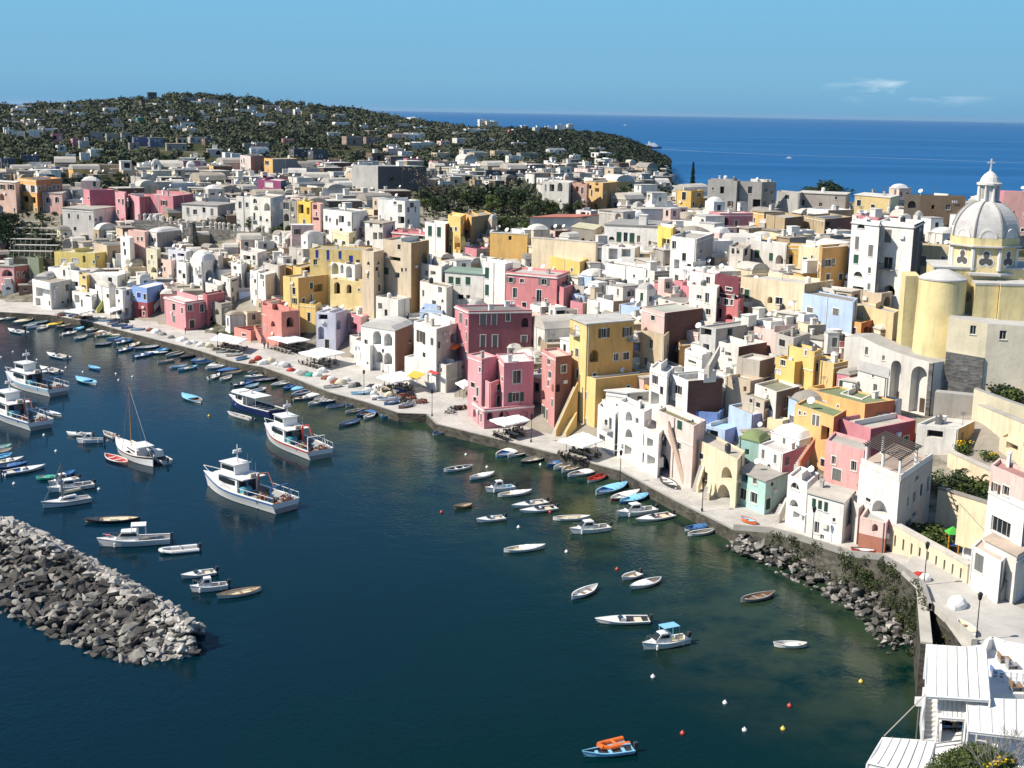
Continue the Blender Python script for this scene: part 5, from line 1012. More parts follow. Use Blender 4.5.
TCOL={'olive':(.085,.105,.05),'dark':(.028,.045,.018),'green':(.062,.085,.022),'lime':(.095,.13,.025),'pine':(.03,.045,.018),'cypress':(.015,.028,.012),'bare':(.15,.12,.09)}
TCAT={'olive':'tree','dark':'tree','green':'tree','lime':'tree','pine':'pine tree','cypress':'cypress','bare':'tree'}
TPH={'olive':'grey green olive tree','dark':'dense dark evergreen tree','green':'bushy mid green tree','lime':'bright lime green tree','pine':'flat topped dark pine tree','cypress':'slim dark cypress tree','bare':'bare brown branched tree'}
TLIST=[]
def tree(kind,u,v,hpx,label=None,z=None,group='trees among the houses',sd=0):
    P=hit(u,v) if z is None else gp(u,v,z); h=hpx/pxm(P); key=(kind,(len(TLIST)+sd)%3)
    if key not in TREES:
        root=empty({'pine':'pine_tree','cypress':'cypress_tree'}.get(kind,'tree'),(0,0,0),cat=TCAT[kind]); cr,tr=tree_mesh(kind,10.,hash(kind)%97+key[1]*7 if False else sum(map(ord,kind))+key[1]*7)
        tr.build('trunk',bark,root); cr.build('crown',foliage(TCOL[kind]),root); TREES[key]=root; o=root
    else: o=copy_tree(TREES[key])
    o.location=tuple(float(c) for c in P-np.array([0,0,.4])); s=h/10; o.scale=(s,s,s); o.rotation_euler=(0,0,R_.uniform(0,6.28)); o['group']=group
    if label: o['label']=label
    elif 'label' in o: del o['label']
    TLIST.append(dict(o=o,u=u,v=v-hpx/2,kind=kind)); return o
for k,u,v,h in [('lime',66,196,14),('lime',58,197,11),('dark',82,190,14),('dark',96,188,15),('olive',107,187,13),('green',120,185,15),('dark',8,252,34),('dark',2,238,30),('olive',20,246,14),('dark',14,228,18),('green',12,262,12),
    ('green',250,232,17),('dark',240,230,14),('green',262,234,13),('dark',290,236,14),('green',278,236,12),('olive',228,228,9),
    ('bare',408,196,34),('bare',420,200,36),('bare',432,204,34),('dark',392,196,22),('bare',443,206,30),('dark',402,206,18),('dark',436,216,22),('green',424,212,16),
    ('olive',454,206,20),('green',466,212,22),('dark',478,212,26),('green',490,216,26),('dark',503,214,30),('dark',517,216,32),('olive',529,222,24),('dark',540,218,22),('green',500,236,24),('dark',512,238,22),('green',526,242,22),('olive',484,232,20),('green',470,230,16),
    ('green',552,218,20),('dark',566,216,16),('olive',578,216,18),('bare',560,244,22),('dark',548,246,20),('green',572,246,14),('bare',602,206,24),('dark',596,208,16),('olive',612,206,18),('bare',540,240,20),('green',586,206,12),('dark',622,200,16),('olive',634,202,14),
    ('dark',726,206,12),('green',736,210,14),('dark',748,210,14),('green',758,210,13),('dark',768,208,14),('olive',718,208,12),('dark',806,206,12),('dark',818,206,11),
    ('cypress',692,194,30),('dark',671,192,12)]:
    tree(k,u,v,h)
t_=tree('dark',826,204,27,'broad round dark tree on skyline before the sea'); t_.scale=(t_.scale[0]*2.4,t_.scale[1]*2,t_.scale[2])
for k,u,v,h in [('dark',30,172,14),('dark',20,168,12),('dark',44,170,13),('green',70,174,12),('dark',84,172,12),('olive',102,160,12),('dark',116,172,15),('green',128,174,13),('dark',150,172,14),('dark',166,166,13),('green',180,172,13),('dark',196,170,15),('olive',140,166,12),('dark',206,162,12),('green',330,158,9),('dark',312,150,12),('dark',298,146,12),('green',286,140,10)]:
    tree(k,u,v,h,group='trees on the hillside')
# ---------------------------------------------------------------- far wood on the hill, one mass
def wood(name,label,head_only,colr):
    HH=[(h['c'][0],h['c'][1],h['r'],math.atan2(h['c'][0],h['c'][1]),h['d']) for h in HOUSES if h['auto'] and h['d']>370]; HA=np.array(HH); rr=np.random.RandomState(3+head_only); N=3200 if head_only else 9800; tmpl=[]
    for t in range(4):
        r2=random.Random(t+50); m=MB(); leafcloud(m,[((0,0,.55),(.75,.75,.55)),((.3,.2,.35),(.5,.5,.4)),((-.3,.1,.3),(.5,.5,.4)),((.1,-.35,.5),(.45,.45,.4))],22,.36,r2); tmpl.append((np.array(m.v),np.array(m.f)))
    V=[];Fc=[];n=0
    cnt=0
    while cnt<N:
        az=math.radians(rr.uniform(-1 if head_only else -25,8.5)); d=math.exp(rr.uniform(math.log(760 if head_only else 385),math.log(1480))); u=512+math.tan(az)*FPX/math.cos(_p)
        if u>700: continue
        x,y=d*math.sin(az),d*math.cos(az); z=terr(x,y)
        if z<-.5: continue
        tries=0; pr=pj((x,y,z))
        # the built up belt keeps fewer trees than the slopes
        belt=pr[1]>150 and 150<u<660 and d<760
        if belt and rr.rand()<.8: continue
        if u<150 and d<560 and rr.rand()<.35: continue
        n1=math.sin(x*.013+1.3)*math.cos(y*.011)+.5*math.sin(x*.04+y*.03)
        head=u>505 and d>760
        if head!=head_only: continue
        if not head and n1<-.15 and rr.rand()<.8: continue
        if (((x-HA[:,0])**2+(y-HA[:,1])**2<(HA[:,2]+3)**2)|((np.abs(math.atan2(x,y)-HA[:,3])*HA[:,4]<HA[:,2]*1.1+1)&(HA[:,4]-d>0)&(HA[:,4]-d<HA[:,2]+26))).any(): continue
        s=rr.uniform(1.6,4.8)*(1.2 if d>900 else .9); tv,tf=tmpl[rr.randint(4)]; a=rr.uniform(0,6.28); R=np.array([[math.cos(a),-math.sin(a),0],[math.sin(a),math.cos(a),0],[0,0,1]])
        V.append((tv*np.array([s,s,s*rr.uniform(.8,1.25)]))@R.T+np.array([x,y,z-.3])); Fc.append(tf+n); n+=len(tv); cnt+=1
    V=np.concatenate(V); Fc=np.concatenate(Fc); me=bpy.data.meshes.new(name); me.vertices.add(len(V)); me.vertices.foreach_set('co',V.ravel()); me.loops.add(Fc.size); me.loops.foreach_set('vertex_index',Fc.ravel().astype(np.int32)); me.polygons.add(len(Fc)); me.polygons.foreach_set('loop_start',np.arange(0,Fc.size,4,dtype=np.int32)); me.update(); me.validate()
    me.materials.append(foliage(colr,name+'_leaves')); o=bpy.data.objects.new(name,me); col.objects.link(o); tag(o,label,'wood',kind='stuff')
# ---------------------------------------------------------------- boats
def bm_(name,c,rough=.35): return plain('paint_'+name,c,rough,0,.4)
BC={'white':(.74,.73,.70),'blue':(.06,.15,.34),'navy':(.02,.035,.13),'lblue':(.22,.50,.70),'red':(.45,.05,.04),'wood':(.28,.17,.09),'dark':(.045,.045,.05),'green':(.06,.35,.26),'grey':(.30,.29,.28),'teal':(.10,.33,.42),'orange':(.75,.16,.03),'cream':(.66,.58,.42),'yellow':(.7,.5,.08),'brown':(.22,.09,.06)}
def BM(n): return bm_(n,BC[n])
anti=bm_('antifouling',(.05,.06,.09),.6)
def hull_pts(L,B,H,sty,n=11):
    st=[]
    for i in range(n):
        t=i/(n-1); x=-L/2+L*t
        if sty=='gozzo': w=B/2*max(.03,1-abs(2*t-1)**2.4)
        else: w=B/2*(1-max(0,(t-.45)/.55)**2.1)*(.86+.14*min(1,t/.4)) ; w=max(w,.03)
        sh=H*(1+.42*max(0,(t-.5)/.5)**2+(.25*max(0,(.4-t)/.4)**2 if sty=='gozzo' else 0)); rake=.06*L*(max(0,(t-.8)/.2))**1.5
        st.append((x,w,sh,rake))
    return st
def make_hull(root,L,B,H,sty,hc,ic,low=None,band=None,floor=.25,deck=0.,rail=None):
    st=hull_pts(L,B,H,sty); m=MB(); mats=[BM(hc),anti,BM(band) if band else BM(hc)]
    rows=[]
    for x,w,sh,rk in st:
        q=[]
        for f,zz in ((.25,-.35),(.82,.06),(.90,sh*.40),(1.0,sh*.78),(1.02,sh)):
            q.append((x+rk*max(0,zz/sh),w*f,zz))
        rows.append(m.vs([(a,-b,c) for a,b,c in q][::-1]+q) )   # port reversed? order gunwale(-) .. keel .. gunwale(+)
    for r0,r1 in zip(rows,rows[1:]):
        for j in range(9):
            m.f.append([r0[j],r1[j],r1[j+1],r0[j+1]]); k=min(j,8-j); m.m.append(2 if k==0 else (1 if k>=3 else 0))
    m.f.append(rows[0]); m.m.append(0); m.f.append(rows[-1][::-1]); m.m.append(0)
    m.build('hull',mats,root,smooth=False)
    # inside: side walls and sole, or a deck
    m=MB(); fz=H*floor; R0=[]
    for x,w,sh,rk in st: R0.append(m.vs([(x+rk*.8,-w*.9,sh-.02),(x+rk*.4,-w*.72,fz),(x+rk*.4,w*.72,fz),(x+rk*.8,w*.9,sh-.02)]))
    for r0,r1 in zip(R0,R0[1:]):
        for j in range(3): m.f.append([r0[j+1],r1[j+1],r1[j],r0[j]][::-1]); m.m.append(0)
    m.build('interior',BM(ic),root)
    m=MB()
    for (x,w,sh,rk),(x1,w1,s1,k1) in zip(st,st[1:]):
        for s in (-1,1):
            q=[(x+rk,s*w*.88,sh),(x+rk,s*(w*1.02+.05),sh),(x1+k1,s*(w1*1.02+.05),s1),(x1+k1,s*w1*.88,s1)]; q2=[(a,b,c+.06) for a,b,c in q]; 
            m.hexa(q if s>0 else q[::-1],q2 if s>0 else q2[::-1])
    m.build('gunwale',BM(rail or hc),root)
    if deck>0:
        m=MB()
        for (x,w,sh,rk),(x1,w1,s1,k1) in zip(st,st[1:]):
            if x>=L/2-L*deck-.01: m.poly([(x+rk,-w,sh+.03),(x1+k1,-w1,s1+.03),(x1+k1,0,s1+.12),(x+rk,0,sh+.12)]); m.poly([(x+rk,0,sh+.12),(x1+k1,0,s1+.12),(x1+k1,w1,s1+.03),(x+rk,w,sh+.03)])
        if m.f: m.build('foredeck',BM(rail or hc),root)
    return st
def thwarts(root,L,B,H,c,n=3):
    for i in range(n):
        x=-L*.3+L*.55*i/max(1,n-1); w=B*.42*(1-abs(x/(L/2))**2.2); m=MB(); m.box(x-.16,x+.16,-w,w,H*.62,H*.7); m.build('thwart',BM(c),root)
def outboard(root,L,H):
    m=MB(); x=-L/2; m.box(x-.42,x-.08,-.17,.17,H+.05,H+.5); m.box(x-.32,x-.18,-.07,.07,-.4,H+.05); m.build('outboard_motor',BM('dark'),root)
def fenders(root,L,B,H,n):
    for i in range(n):
        x=-L*.3+L*.6*i/max(1,n-1); w=B/2*(1-abs(x/(L/2))**2.6)+.1
        for s in (-1,1):
            if s>0 and i%2: continue
            m=MB(); m.lathe((x,s*w,H*.1),[(0,0),(.13,.06),(.13,.5),(.04,.58),(0,.6)],7); m.build('fender',BM('white'),root)
def cover(root,L,B,H,c,x0=-.42,x1=.42,h=.25):
    m=MB(); n=9; R0=[]
    for i in range(n):
        t=i/(n-1); x=L*(x0+(x1-x0)*t); w=B/2*max(.08,1-abs(x/(L/2))**2.4)*.98; sg=.05*math.sin(i*2.3)
        R0.append(m.vs([(x,w*math.cos(a),H+.05+(h+sg)*math.sin(a)*(1-.5*abs(2*t-1)**3)) for a in np.linspace(0,math.pi,7)]))
    for r0,r1 in zip(R0,R0[1:]):
        for j in range(6): m.f.append([r0[j],r0[j+1],r1[j+1],r1[j]][::-1]); m.m.append(0)
    m.f.append(R0[0]); m.m.append(0); m.f.append(R0[-1][::-1]); m.m.append(0)
    m.build('cover',plain('canvas_'+c,tuple(BC[c]),.85),root)
BOATS=[]
def boat(kind,s,b,label,hc='white',ic=None,acc=None,z=0.,group='boats in the harbour',cat=None,name=None,B=None):
    """s, b: picture points of stern and bow at the gunwale; placed on the water at that spot"""
    H0={'trawler':1.5,'ketch':1.2,'ferry':1.3,'cruiser':.78,'sail':.68,'cabin':.6}.get(kind,.38)
    P=gp(s[0],s[1],z+H0*.9)[:2]; Q=gp(b[0],b[1],z+H0*.9)[:2]; d=Q-P; L=np.hypot(*d); mx={'trawler':20,'ketch':14,'ferry':14,'cruiser':12,'sail':9,'gozzo':8,'row':6.5,'motor':7.5,'cabin':8,'raft':5}.get(kind,7)
    if L>mx: 
        # a heading read too steep: keep its width in the picture and shorten it
        mid=(P+Q)/2; rad=mid/np.hypot(*mid); rt=np.array([rad[1],-rad[0]]); x=d@rt; y=d@rad; x=np.sign(x)*min(abs(x),mx*.98); y=math.copysign(math.sqrt(max(mx*mx-x*x,0)),y); d=rt*x+rad*y; P,Q=mid-d/2,mid+d/2; L=mx
    if kind=='trawler': L*=.9
    L=max(L,2.6); c=(P+Q)/2; ang=math.atan2(d[1],d[0])
    BOATS.append((c,L,label))
    nm=name or {'row':'rowing_boat','gozzo':'wooden_boat','motor':'motor_boat','cabin':'cabin_boat','trawler':'fishing_boat','ketch':'sailing_ketch','sail':'sailing_boat','cruiser':'cabin_cruiser','ferry':'tour_boat','raft':'inflatable_raft','dinghy':'dinghy'}[kind]
    root=empty(nm,(0,0,0),label,cat or nm.replace('_',' '),group); ic=ic or ('grey' if hc=='white' else 'white')
    B=B or {'trawler':L*.30,'ketch':L*.27,'ferry':L*.30,'cruiser':L*.3,'sail':L*.31,'gozzo':max(1.6,L*.33),'row':max(1.3,L*.34),'motor':max(1.7,L*.36),'cabin':L*.35,'raft':L*.45,'dinghy':1.5}.get(kind,2)
    H=H0
    if kind in('row','dinghy'):
        make_hull(root,L,B,H,'transom' if kind=='dinghy' else 'gozzo',hc,ic,rail=acc); thwarts(root,L,B,H,acc or ('wood' if ic!='wood' else 'white'),3 if L>3.5 else 2)
        if kind=='dinghy': outboard(root,L,H)
    elif kind=='gozzo':
        make_hull(root,L,B,H,'gozzo',hc,ic,band=acc,deck=.24,rail=acc); thwarts(root,L,B,H,'wood',2)
        m=MB(); m.box(-.5,.4,-.38,.38,H*.3,H*1.15); m.build('engine_box',BM(ic if ic!='white' else 'grey'),root)
        if acc: cover(root,L,B,H,acc,-.08,.44,.22)
    elif kind=='covered':
        pass
    elif kind=='motor':
        make_hull(root,L,B,H,'transom',hc,ic,deck=.42,rail=hc,band=acc); outboard(root,L,H)
        m=MB(); m.box(-.25,.35,-.42,.42,H*.3,H*1.7); co=m.build('console',BM('white'),root)
        m=MB(); m.hexa([(.30,-.42,H*1.72),(.62,-.36,H*1.5),(.62,.36,H*1.5),(.30,.42,H*1.72)],[(.24,-.38,H*2.3),(.28,-.36,H*2.3),(.28,.36,H*2.3),(.24,.38,H*2.3)]); m.build('windscreen',glass,co)
        m=MB(); m.box(-L*.36,-L*.22,-B*.34,B*.34,H*.3,H*.85); m.build('bench',BM('cream'),root)
    elif kind in('cabin','cruiser'):
        H=H0; st=make_hull(root,L,B,H,'transom',hc,ic,deck=.5,band=acc)
        w=B*.36; x0,x1=-L*.05,L*.24; hh=1.05 if kind=='cabin' else 1.15
        m=MB(); m.hexa([(x0,-w,H),(x1+.5,-w*.75,H+.1),(x1+.5,w*.75,H+.1),(x0,w,H)],[(x0+.05,-w*.9,H+hh),(x1-.35,-w*.72,H+hh),(x1-.35,w*.72,H+hh),(x0+.05,w*.9,H+hh)]); ca=m.build('cabin',BM('white'),root)
        m=MB()
        for s in(-1,1): m.hexa([(x0+.25,s*w*.955,H+hh*.5),(x1-.1,s*w*.80,H+hh*.5),(x1-.1,s*w*.84,H+hh*.5),(x0+.25,s*w*1.0,H+hh*.5)][::s],[(x0+.3,s*w*.92,H+hh*.85),(x1-.4,s*w*.76,H+hh*.85),(x1-.4,s*w*.80,H+hh*.85),(x0+.3,s*w*.96,H+hh*.85)][::s])
        m.hexa([(x1+.30,-w*.66,H+hh*.42),(x1+.36,-w*.66,H+hh*.42),(x1+.36,w*.66,H+hh*.42),(x1+.30,w*.66,H+hh*.42)],[(x1-.28,-w*.62,H+hh*.93),(x1-.2,-w*.62,H+hh*.93),(x1-.2,w*.62,H+hh*.93),(x1-.28,w*.62,H+hh*.93)])
        m.build('windows',glass,ca)
        if kind=='cruiser':
            m=MB(); m.box(-L*.16,L*.06,-w*.95,w*.95,H+hh+.65,H+hh+.75)
            for px in(-L*.15,L*.05):
                for s in(-1,1): m.tube((px,s*w*.85,H+.3 if px<0 else H+hh),(px,s*w*.85,H+hh+.66),.05,n=4)
            m.build('canopy',BM('white'),root)
            m=MB(); m.tube((L*.4,-w*.3,H+.6),(L*.4,-w*.3,H+.62),.35,n=10); m.build('lifebuoy',BM('red'),root)
        elif acc:
            m=MB(); m.box(x0-1.0,x0+.9,-w*1.0,w*1.0,H+hh+.55,H+hh+.62); 
            for px in(x0-.95,x0+.8):
                for s in(-1,1): m.tube((px,s*w*.9,H if px<x0 else H+hh-.1),(px,s*w*.9,H+hh+.56),.035,n=4)
            m.build('sunshade',BM(acc),root)
        m=MB()
        for s in(-1,1):
            pts=[(L*.12,s*B*.42,H+.15),(L*.32,s*B*.27,H+.3),(L*.47,s*.06,H+.55)]
            for p,q in zip(pts,pts[1:]): m.tube((p[0],p[1],p[2]+.45),(q[0],q[1],q[2]+.35),.025,n=4)
            for p in pts: m.tube(p,(p[0],p[1],p[2]+.42),.02,n=4)
        m.build('bow_rail',metal,root); outboard(root,L,H); fenders(root,L,B,H,3)
    elif kind=='trawler':
        st=make_hull(root,L,B,H,'transom',hc,ic,band=acc,floor=.55,rail='white'); fenders(root,L,B,H,2)
        w=B*.34; x0,x1=-L*.02,L*.26; z0=H*.55
        m=MB(); m.hexa([(x0,-w,z0),(x1,-w*.85,z0),(x1,w*.85,z0),(x0,w,z0)],[(x0,-w,z0+2.5),(x1-.4,-w*.8,z0+2.5),(x1-.4,w*.8,z0+2.5),(x0,w,z0+2.5)]); wh=m.build('wheelhouse',BM('white'),root)
        m=MB(); m.box(x0-1.6,x1+.1,-w*1.12,w*1.12,z0+2.505,z0+2.65); m.box(x0+1.2,x1-.6,-w*.7,w*.7,z0+2.655,z0+4.1); m.box(x0+1.0,x1-.4,-w*.8,w*.8,z0+4.105,z0+4.2); m.build('roof',BM('white'),wh)
        m=MB()
        for s in(-1,1): m.box(x0+.5,x1-.8,s*w*1.0-.03+s*.0,s*w*1.0+.03,z0+1.4,z0+2.1) ; m.box(x0+1.4,x1-.8,s*w*.7-.03,s*w*.7+.03,z0+3.2,z0+3.85)
        m.box(x0-.05,x0+.01,-w*.8,w*.8,z0+.3,z0+2.2); m.box(x1-.62,x1-.55,-w*.6,w*.6,z0+3.2,z0+3.85); m.build('windows',glass,wh)
        m=MB(); xm=x0+2.2; zt=z0+4.2; m.tube((xm,0,zt),(xm,0,zt+2.6),.13,.08); m.box(xm-.1,xm+.1,-.8,.8,zt+1.4,zt+1.55); m.tube((xm,.45,zt+1.55),(xm,.45,zt+1.85),.28,n=10); m.tube((xm,-.45,zt+1.55),(xm,-.45,zt+1.9),.22,n=10); m.build('radar_mast',BM('white'),root)
        # foredeck whaleback
        m=MB()
        for (x,w0,sh,rk),(x1_,w1,s1,k1) in zip(st,st[1:]):
            if x>L*.16: m.poly([(x+rk,-w0,sh+.04),(x1_+k1,-w1,s1+.04),(x1_+k1,w1,s1+.04),(x+rk,w0,sh+.04)])
        m.build('foredeck',BM('white'),root)
        m=MB(); cx=-L*.12; m.tube((cx,-.6,z0),(cx,-.6,z0+3.2),.18); m.tube((cx,-.6,z0+3.1),(cx-2.6,-.3,z0+3.9),.14,.1); m.tube((cx-2.6,-.3,z0+3.9),(cx-4.2,0,z0+2.2),.1); m.build('crane',BM({'navy':'brown','blue':'brown','lblue':'dark','red':'red'}.get(acc,'blue')),root)
        m=MB(); m.tube((cx+1.2,.5,z0),(cx+1.2,.5,z0+2.4),.16); m.box(cx+.8,cx+1.6,-.2,1.3,z0,z0+.9); m.build('winch',BM('blue'),root)
        rr=random.Random(int(L*100))
        for i in range(6):
            m=MB(); x=-L*(.2+.04*i); y=rr.uniform(-.3,.3)*B; leafcloud(m,[((x,y,z0+.4),(1.1,.8,.6))],60,.5,rr); m.build('net_pile',BM(rr.choice(['dark','brown','blue','teal','grey','dark'])),root)
        for i in range(11):
            m=MB(); x=-L*rr.uniform(.06,.44); y=rr.uniform(-.3,.3)*B; a=rr.uniform(.5,.8); m.box(x,x+a,y,y+a*.7,z0+.003*i,z0+rr.uniform(.3,.6)); m.build('crate',BM(rr.choice(['white','teal','lblue','grey','orange','white','yellow'])),root)
        m=MB()
        for (x,w0,sh,rk),(x1_,w1,s1,k1) in zip(st,st[1:]):
            for sg in(-1,1):
                if x>L*.02 or x<-L*.2: m.tube((x+rk,sg*w0*.97,sh+.85),(x1_+k1,sg*w1*.97,s1+.85),.035,n=4); m.tube((x+rk,sg*w0*.97,sh),(x+rk,sg*w0*.97,sh+.85),.03,n=4)
        m.build('deck_rail',BM('white'),root)
        m=MB(); gx=-L*.44
        for sg in(-1,1): m.tube((gx,sg*B*.32,z0),(gx+.3,sg*B*.28,z0+2.6),.1,n=5)
        m.tube((gx+.3,-B*.28,z0+2.6),(gx+.3,B*.28,z0+2.6),.1,n=5); m.build('gallows',BM('blue' if acc!='red' else 'white'),root)
        for i in range(3):
            m=MB(); m.tube((x0+.2+i*.9,-w*.9,z0+2.65),(x0+.2+i*.9,-w*.9,z0+4.2+i*.5),.03,n=4); m.build('aerial',BM('grey'),root)
        m=MB(); m.tube((x0-1.2,-.5,z0+2.95),(x0-1.2,.5,z0+2.95),.3,n=8); m.build('life_raft',BM('cream'),root)
        m=MB(); m.tube((-L*.05,0,z0+.7),(-L*.05,B*.28,z0+.7),.6,n=10); m.build('net_drum',BM('teal'),root)
        m=MB(); m.box(-L/2-.06,-L/2+.0,-B*.36,B*.36,-.1,H*.5); m.build('stern_plate',BM('grey'),root)
    elif kind=='ferry':
        make_hull(root,L,B,H,'transom',hc,ic,floor=.5,deck=.2,rail='white'); w=B*.42
        m=MB(); m.box(-L*.22,L*.34,-w,w,H+1.75,H+1.87); m.box(L*.2,L*.36,-w*.75,w*.75,H+1.875,H+2.05)
        m.build('canopy',BM('white'),root)
        m=MB()
        for x in(-L*.2,0,L*.2,L*.32):
            for s in(-1,1): m.tube((x,s*w*.93,H),(x,s*w*.93,H+1.75),.05,n=4)
        m.build('posts',BM('white'),root)
        m=MB(); m.box(L*.12,L*.3,-w*.7,w*.7,H*.5,H+1.5); wh=m.build('wheelhouse',BM('white'),root); m=MB(); m.box(L*.14,L*.28,-w*.72,w*.72,H+.6,H+1.3); m.build('windows',glass,wh)
        for i in range(4):
            m=MB(); x=-L*.38+i*L*.11; m.box(x,x+.4,-w*.8,w*.8,H*.5,H*.85); m.build('bench',BM('grey'),root)
        m=MB(); m.tube((L*.05,0,H+1.87),(L*.05,0,H+2.4),.3,n=8); m.build('radar',BM('white'),root)
    elif kind in('ketch','sail'):
        make_hull(root,L,B,H,'gozzo' if kind=='ketch' else 'transom',hc,ic,floor=.75,deck=.5,rail='white',band=acc); hm=L*(.75 if kind=='ketch' else .85)
        m=MB(); w=B*.26; m.hexa([(-L*.22,-w,H*.75),(L*.2,-w*.8,H),(L*.2,w*.8,H),(-L*.22,w,H*.75)],[(-L*.2,-w*.9,H+.6),(L*.14,-w*.7,H+.5),(L*.14,w*.7,H+.5),(-L*.2,w*.9,H+.6)]); ca=m.build('coachroof',BM('white'),root)
        m=MB(); 
        for s in(-1,1): m.hexa([(-L*.15,s*w*.93,H+.18),(L*.1,s*w*.8,H+.2),(L*.1,s*w*.84,H+.2),(-L*.15,s*w*.98,H+.18)][::s],[(-L*.15,s*w*.91,H+.42),(L*.1,s*w*.78,H+.4),(L*.1,s*w*.82,H+.4),(-L*.15,s*w*.96,H+.42)][::s])
        m.build('windows',glass,ca)
        xm=L*.1; m=MB(); m.tube((xm,0,H*.7),(xm,0,H+hm),.13,.07); m.build('mast',BM('wood') if kind=='ketch' else metal,root)
        m=MB(); m.tube((xm-.2,0,H+1.1),(xm-L*.42,0,H+1.25),.1); m.tube((xm-.3,0,H+1.25),(xm-L*.4,0,H+1.38),.17,n=7); m.build('boom',BM('cream'),root)
        m=MB(); tp=(xm,0,H+hm*.95)
        for q in((L*.5,0,H*1.4),(-L*.46,0,H*1.1),(xm-.4,B*.45,H),(xm-.4,-B*.45,H)): m.tube(tp,q,.03,n=4)
        m.build('rigging',metal,root)
        if kind=='ketch':
            m=MB(); m.tube((L*.46,0,H*1.45),(L*.64,0,H*1.75),.09); m.build('bowsprit',BM('wood'),root)
            m=MB(); m.box(-L*.34,-L*.08,-B*.34,B*.34,H+1.5,H+1.56); m.build('sunshade',BM('white'),root)
    elif kind=='raft':
        r=.24
        m=MB(); pts=[(-L/2,-B*.42,.25),(L*.2,-B*.42,.28),(L*.42,-B*.25,.4),(L*.5,0,.48),(L*.42,B*.25,.4),(L*.2,B*.42,.28),(-L/2,B*.42,.25)]
        for p,q in zip(pts,pts[1:]): m.tube(p,q,r,n=8)
        m.build('tube',BM(hc),root,smooth=False)
        m=MB(); m.poly([(-L/2,-B*.4,.18),(L*.3,-B*.35,.2),(L*.45,0,.25),(L*.3,B*.35,.2),(-L/2,B*.4,.18)]); m.build('floor',BM('grey'),root)
        m=MB(); m.tube((-L*.05,-B*.4,.42),(-L*.05,B*.4,.42),.12); m.build('thwart',BM(acc or hc),root)
        if hc=='white': outboard(root,L,.3)
    root.location=(float(c[0]),float(c[1]),z); root.rotation_euler=(0,0,ang); return root
b=boat
b('trawler',(62,393),(6,372),'white and pale blue fishing boat with red waterline at upper left','white','grey','lblue')
b('trawler',(44,426),(-10,401),'white fishing boat with blue stripe cut by the left edge','white','grey','blue')
b('trawler',(292,513),(205,468),'large white fishing boat with blue stripe and dark red crane','white','grey','blue')
b('trawler',(324,456),(265,424),'white fishing boat with black stripe and bright red crane','white','grey','red')
b('ferry',(277,414),(232,396),'navy tour boat with flat white canopy','navy','dark')
b('dinghy',(252,420),(229,412),'white dinghy lying alongside the navy tour boat','white')
b('dinghy',(46,411),(61,415),'white and blue dinghy at the stern of the left edge fishing boat','white','white','blue')
b('ketch',(153,461),(118,441),'white two tone sailing ketch with tall wooden mast','white','wood','dark')
b('row',(127,465),(106,453),'small boat with red interior beside the sailing ketch','brown','red','white')
b('dinghy',(116,437),(104,432),'tiny white dinghy at the bow of the sailing ketch','white')
b('cabin',(167,461),(150,453),'white cabin boat tied behind the sailing ketch','white','grey')
b('cabin',(103,439),(78,440),'white cabin boat left of the sailing ketch','white','grey')
b('motor',(92,435),(68,433),'slim white motor boat behind the small white cabin boat','white')
b('row',(-8,449),(11,445),'pale green rowing boat cut by left edge','cream','white','green',B=1.8)
b('row',(-8,453),(11,449),'pale grey rowing boat below the pale green one','white','cream','grey',B=1.8)
b('row',(-8,459),(11,454),'rowing boat with light blue inside at left edge','white','lblue','lblue',B=1.8)
b('motor',(-4,463),(22,458),'white motor boat with pink cushion at left edge','white','cream','red')
b('gozzo',(-4,468),(26,463),'navy wooden boat at left edge','navy','grey','blue')
b('motor',(3,473),(43,466),'long white motor boat with blue seats at left','white','blue')
b('gozzo',(36,477),(60,477),'green wooden boat with white cover','green','white','green')
b('row',(58,477),(74,471),'bright blue rowing boat beside the green boat','blue','lblue','blue')
b('cabin',(78,478),(50,483),'white cabin boat nearest behind the white sailing boat','white','cream')
b('cabin',(93,483),(50,489),'long white cabin boat in the left group','white','grey')
b('sail',(90,497),(44,504),'white sailing boat with bare mast near the breakwater','white','grey','grey')
b('gozzo',(140,518),(87,520),'black hulled wooden boat with white fenders and short mast','dark','cream')
b('cruiser',(170,537),(101,541),'white cabin cruiser with red lifebuoy near breakwater','white','grey')
b('raft',(198,547),(160,551),'white inflatable boat with black outboard motor','white',acc='grey')
b('motor',(215,571),(183,576),'white motor boat farthest of three off the breakwater tip','white')
b('cabin',(227,584),(192,588),'small white cabin boat off the breakwater tip','white','grey')
b('row',(261,588),(219,596),'long pale open boat nearest the breakwater tip','white','cream','wood')
b('motor',(67,358),(48,353),'white motor boat left of the small blue boat at top','white')
b('motor',(59,372),(41,367),'white motor boat just above the white and pale blue fishing boat','white')
b('row',(100,369),(89,366),'tiny blue rowing boat near the quay at left','blue','lblue','lblue')
b('gozzo',(96,384),(77,377),'white wooden boat with light blue cover at left','white','lblue','lblue')
b('gozzo',(201,402),(183,394),'wooden boat with pale blue bow alone in mid harbour','white','wood','lblue')
b('motor',(25,334),(9,328),'white motor boat closest to the left edge quay','white')
b('row',(444,470),(471,466),'white striped rowing boat left in the middle row','white','dark','white')
b('gozzo',(470,478),(493,473),'white covered boat second in the middle row','white','white','white')
b('cabin',(514,486),(487,489),'white boat with light blue cabin in middle row','white','lblue')
b('gozzo',(498,495),(530,491),'long white covered boat in middle row','white','cream','white')
b('motor',(546,501),(514,506),'white motor boat with radar arch in middle row','white')
b('motor',(556,507),(522,511),'white motor boat with dark cockpit in middle row','white','dark')
b('row',(472,504),(455,507),'small tan dinghy with white end','wood','cream','wood')
b('motor',(504,517),(478,520),'small white boat with two seats alone','white')
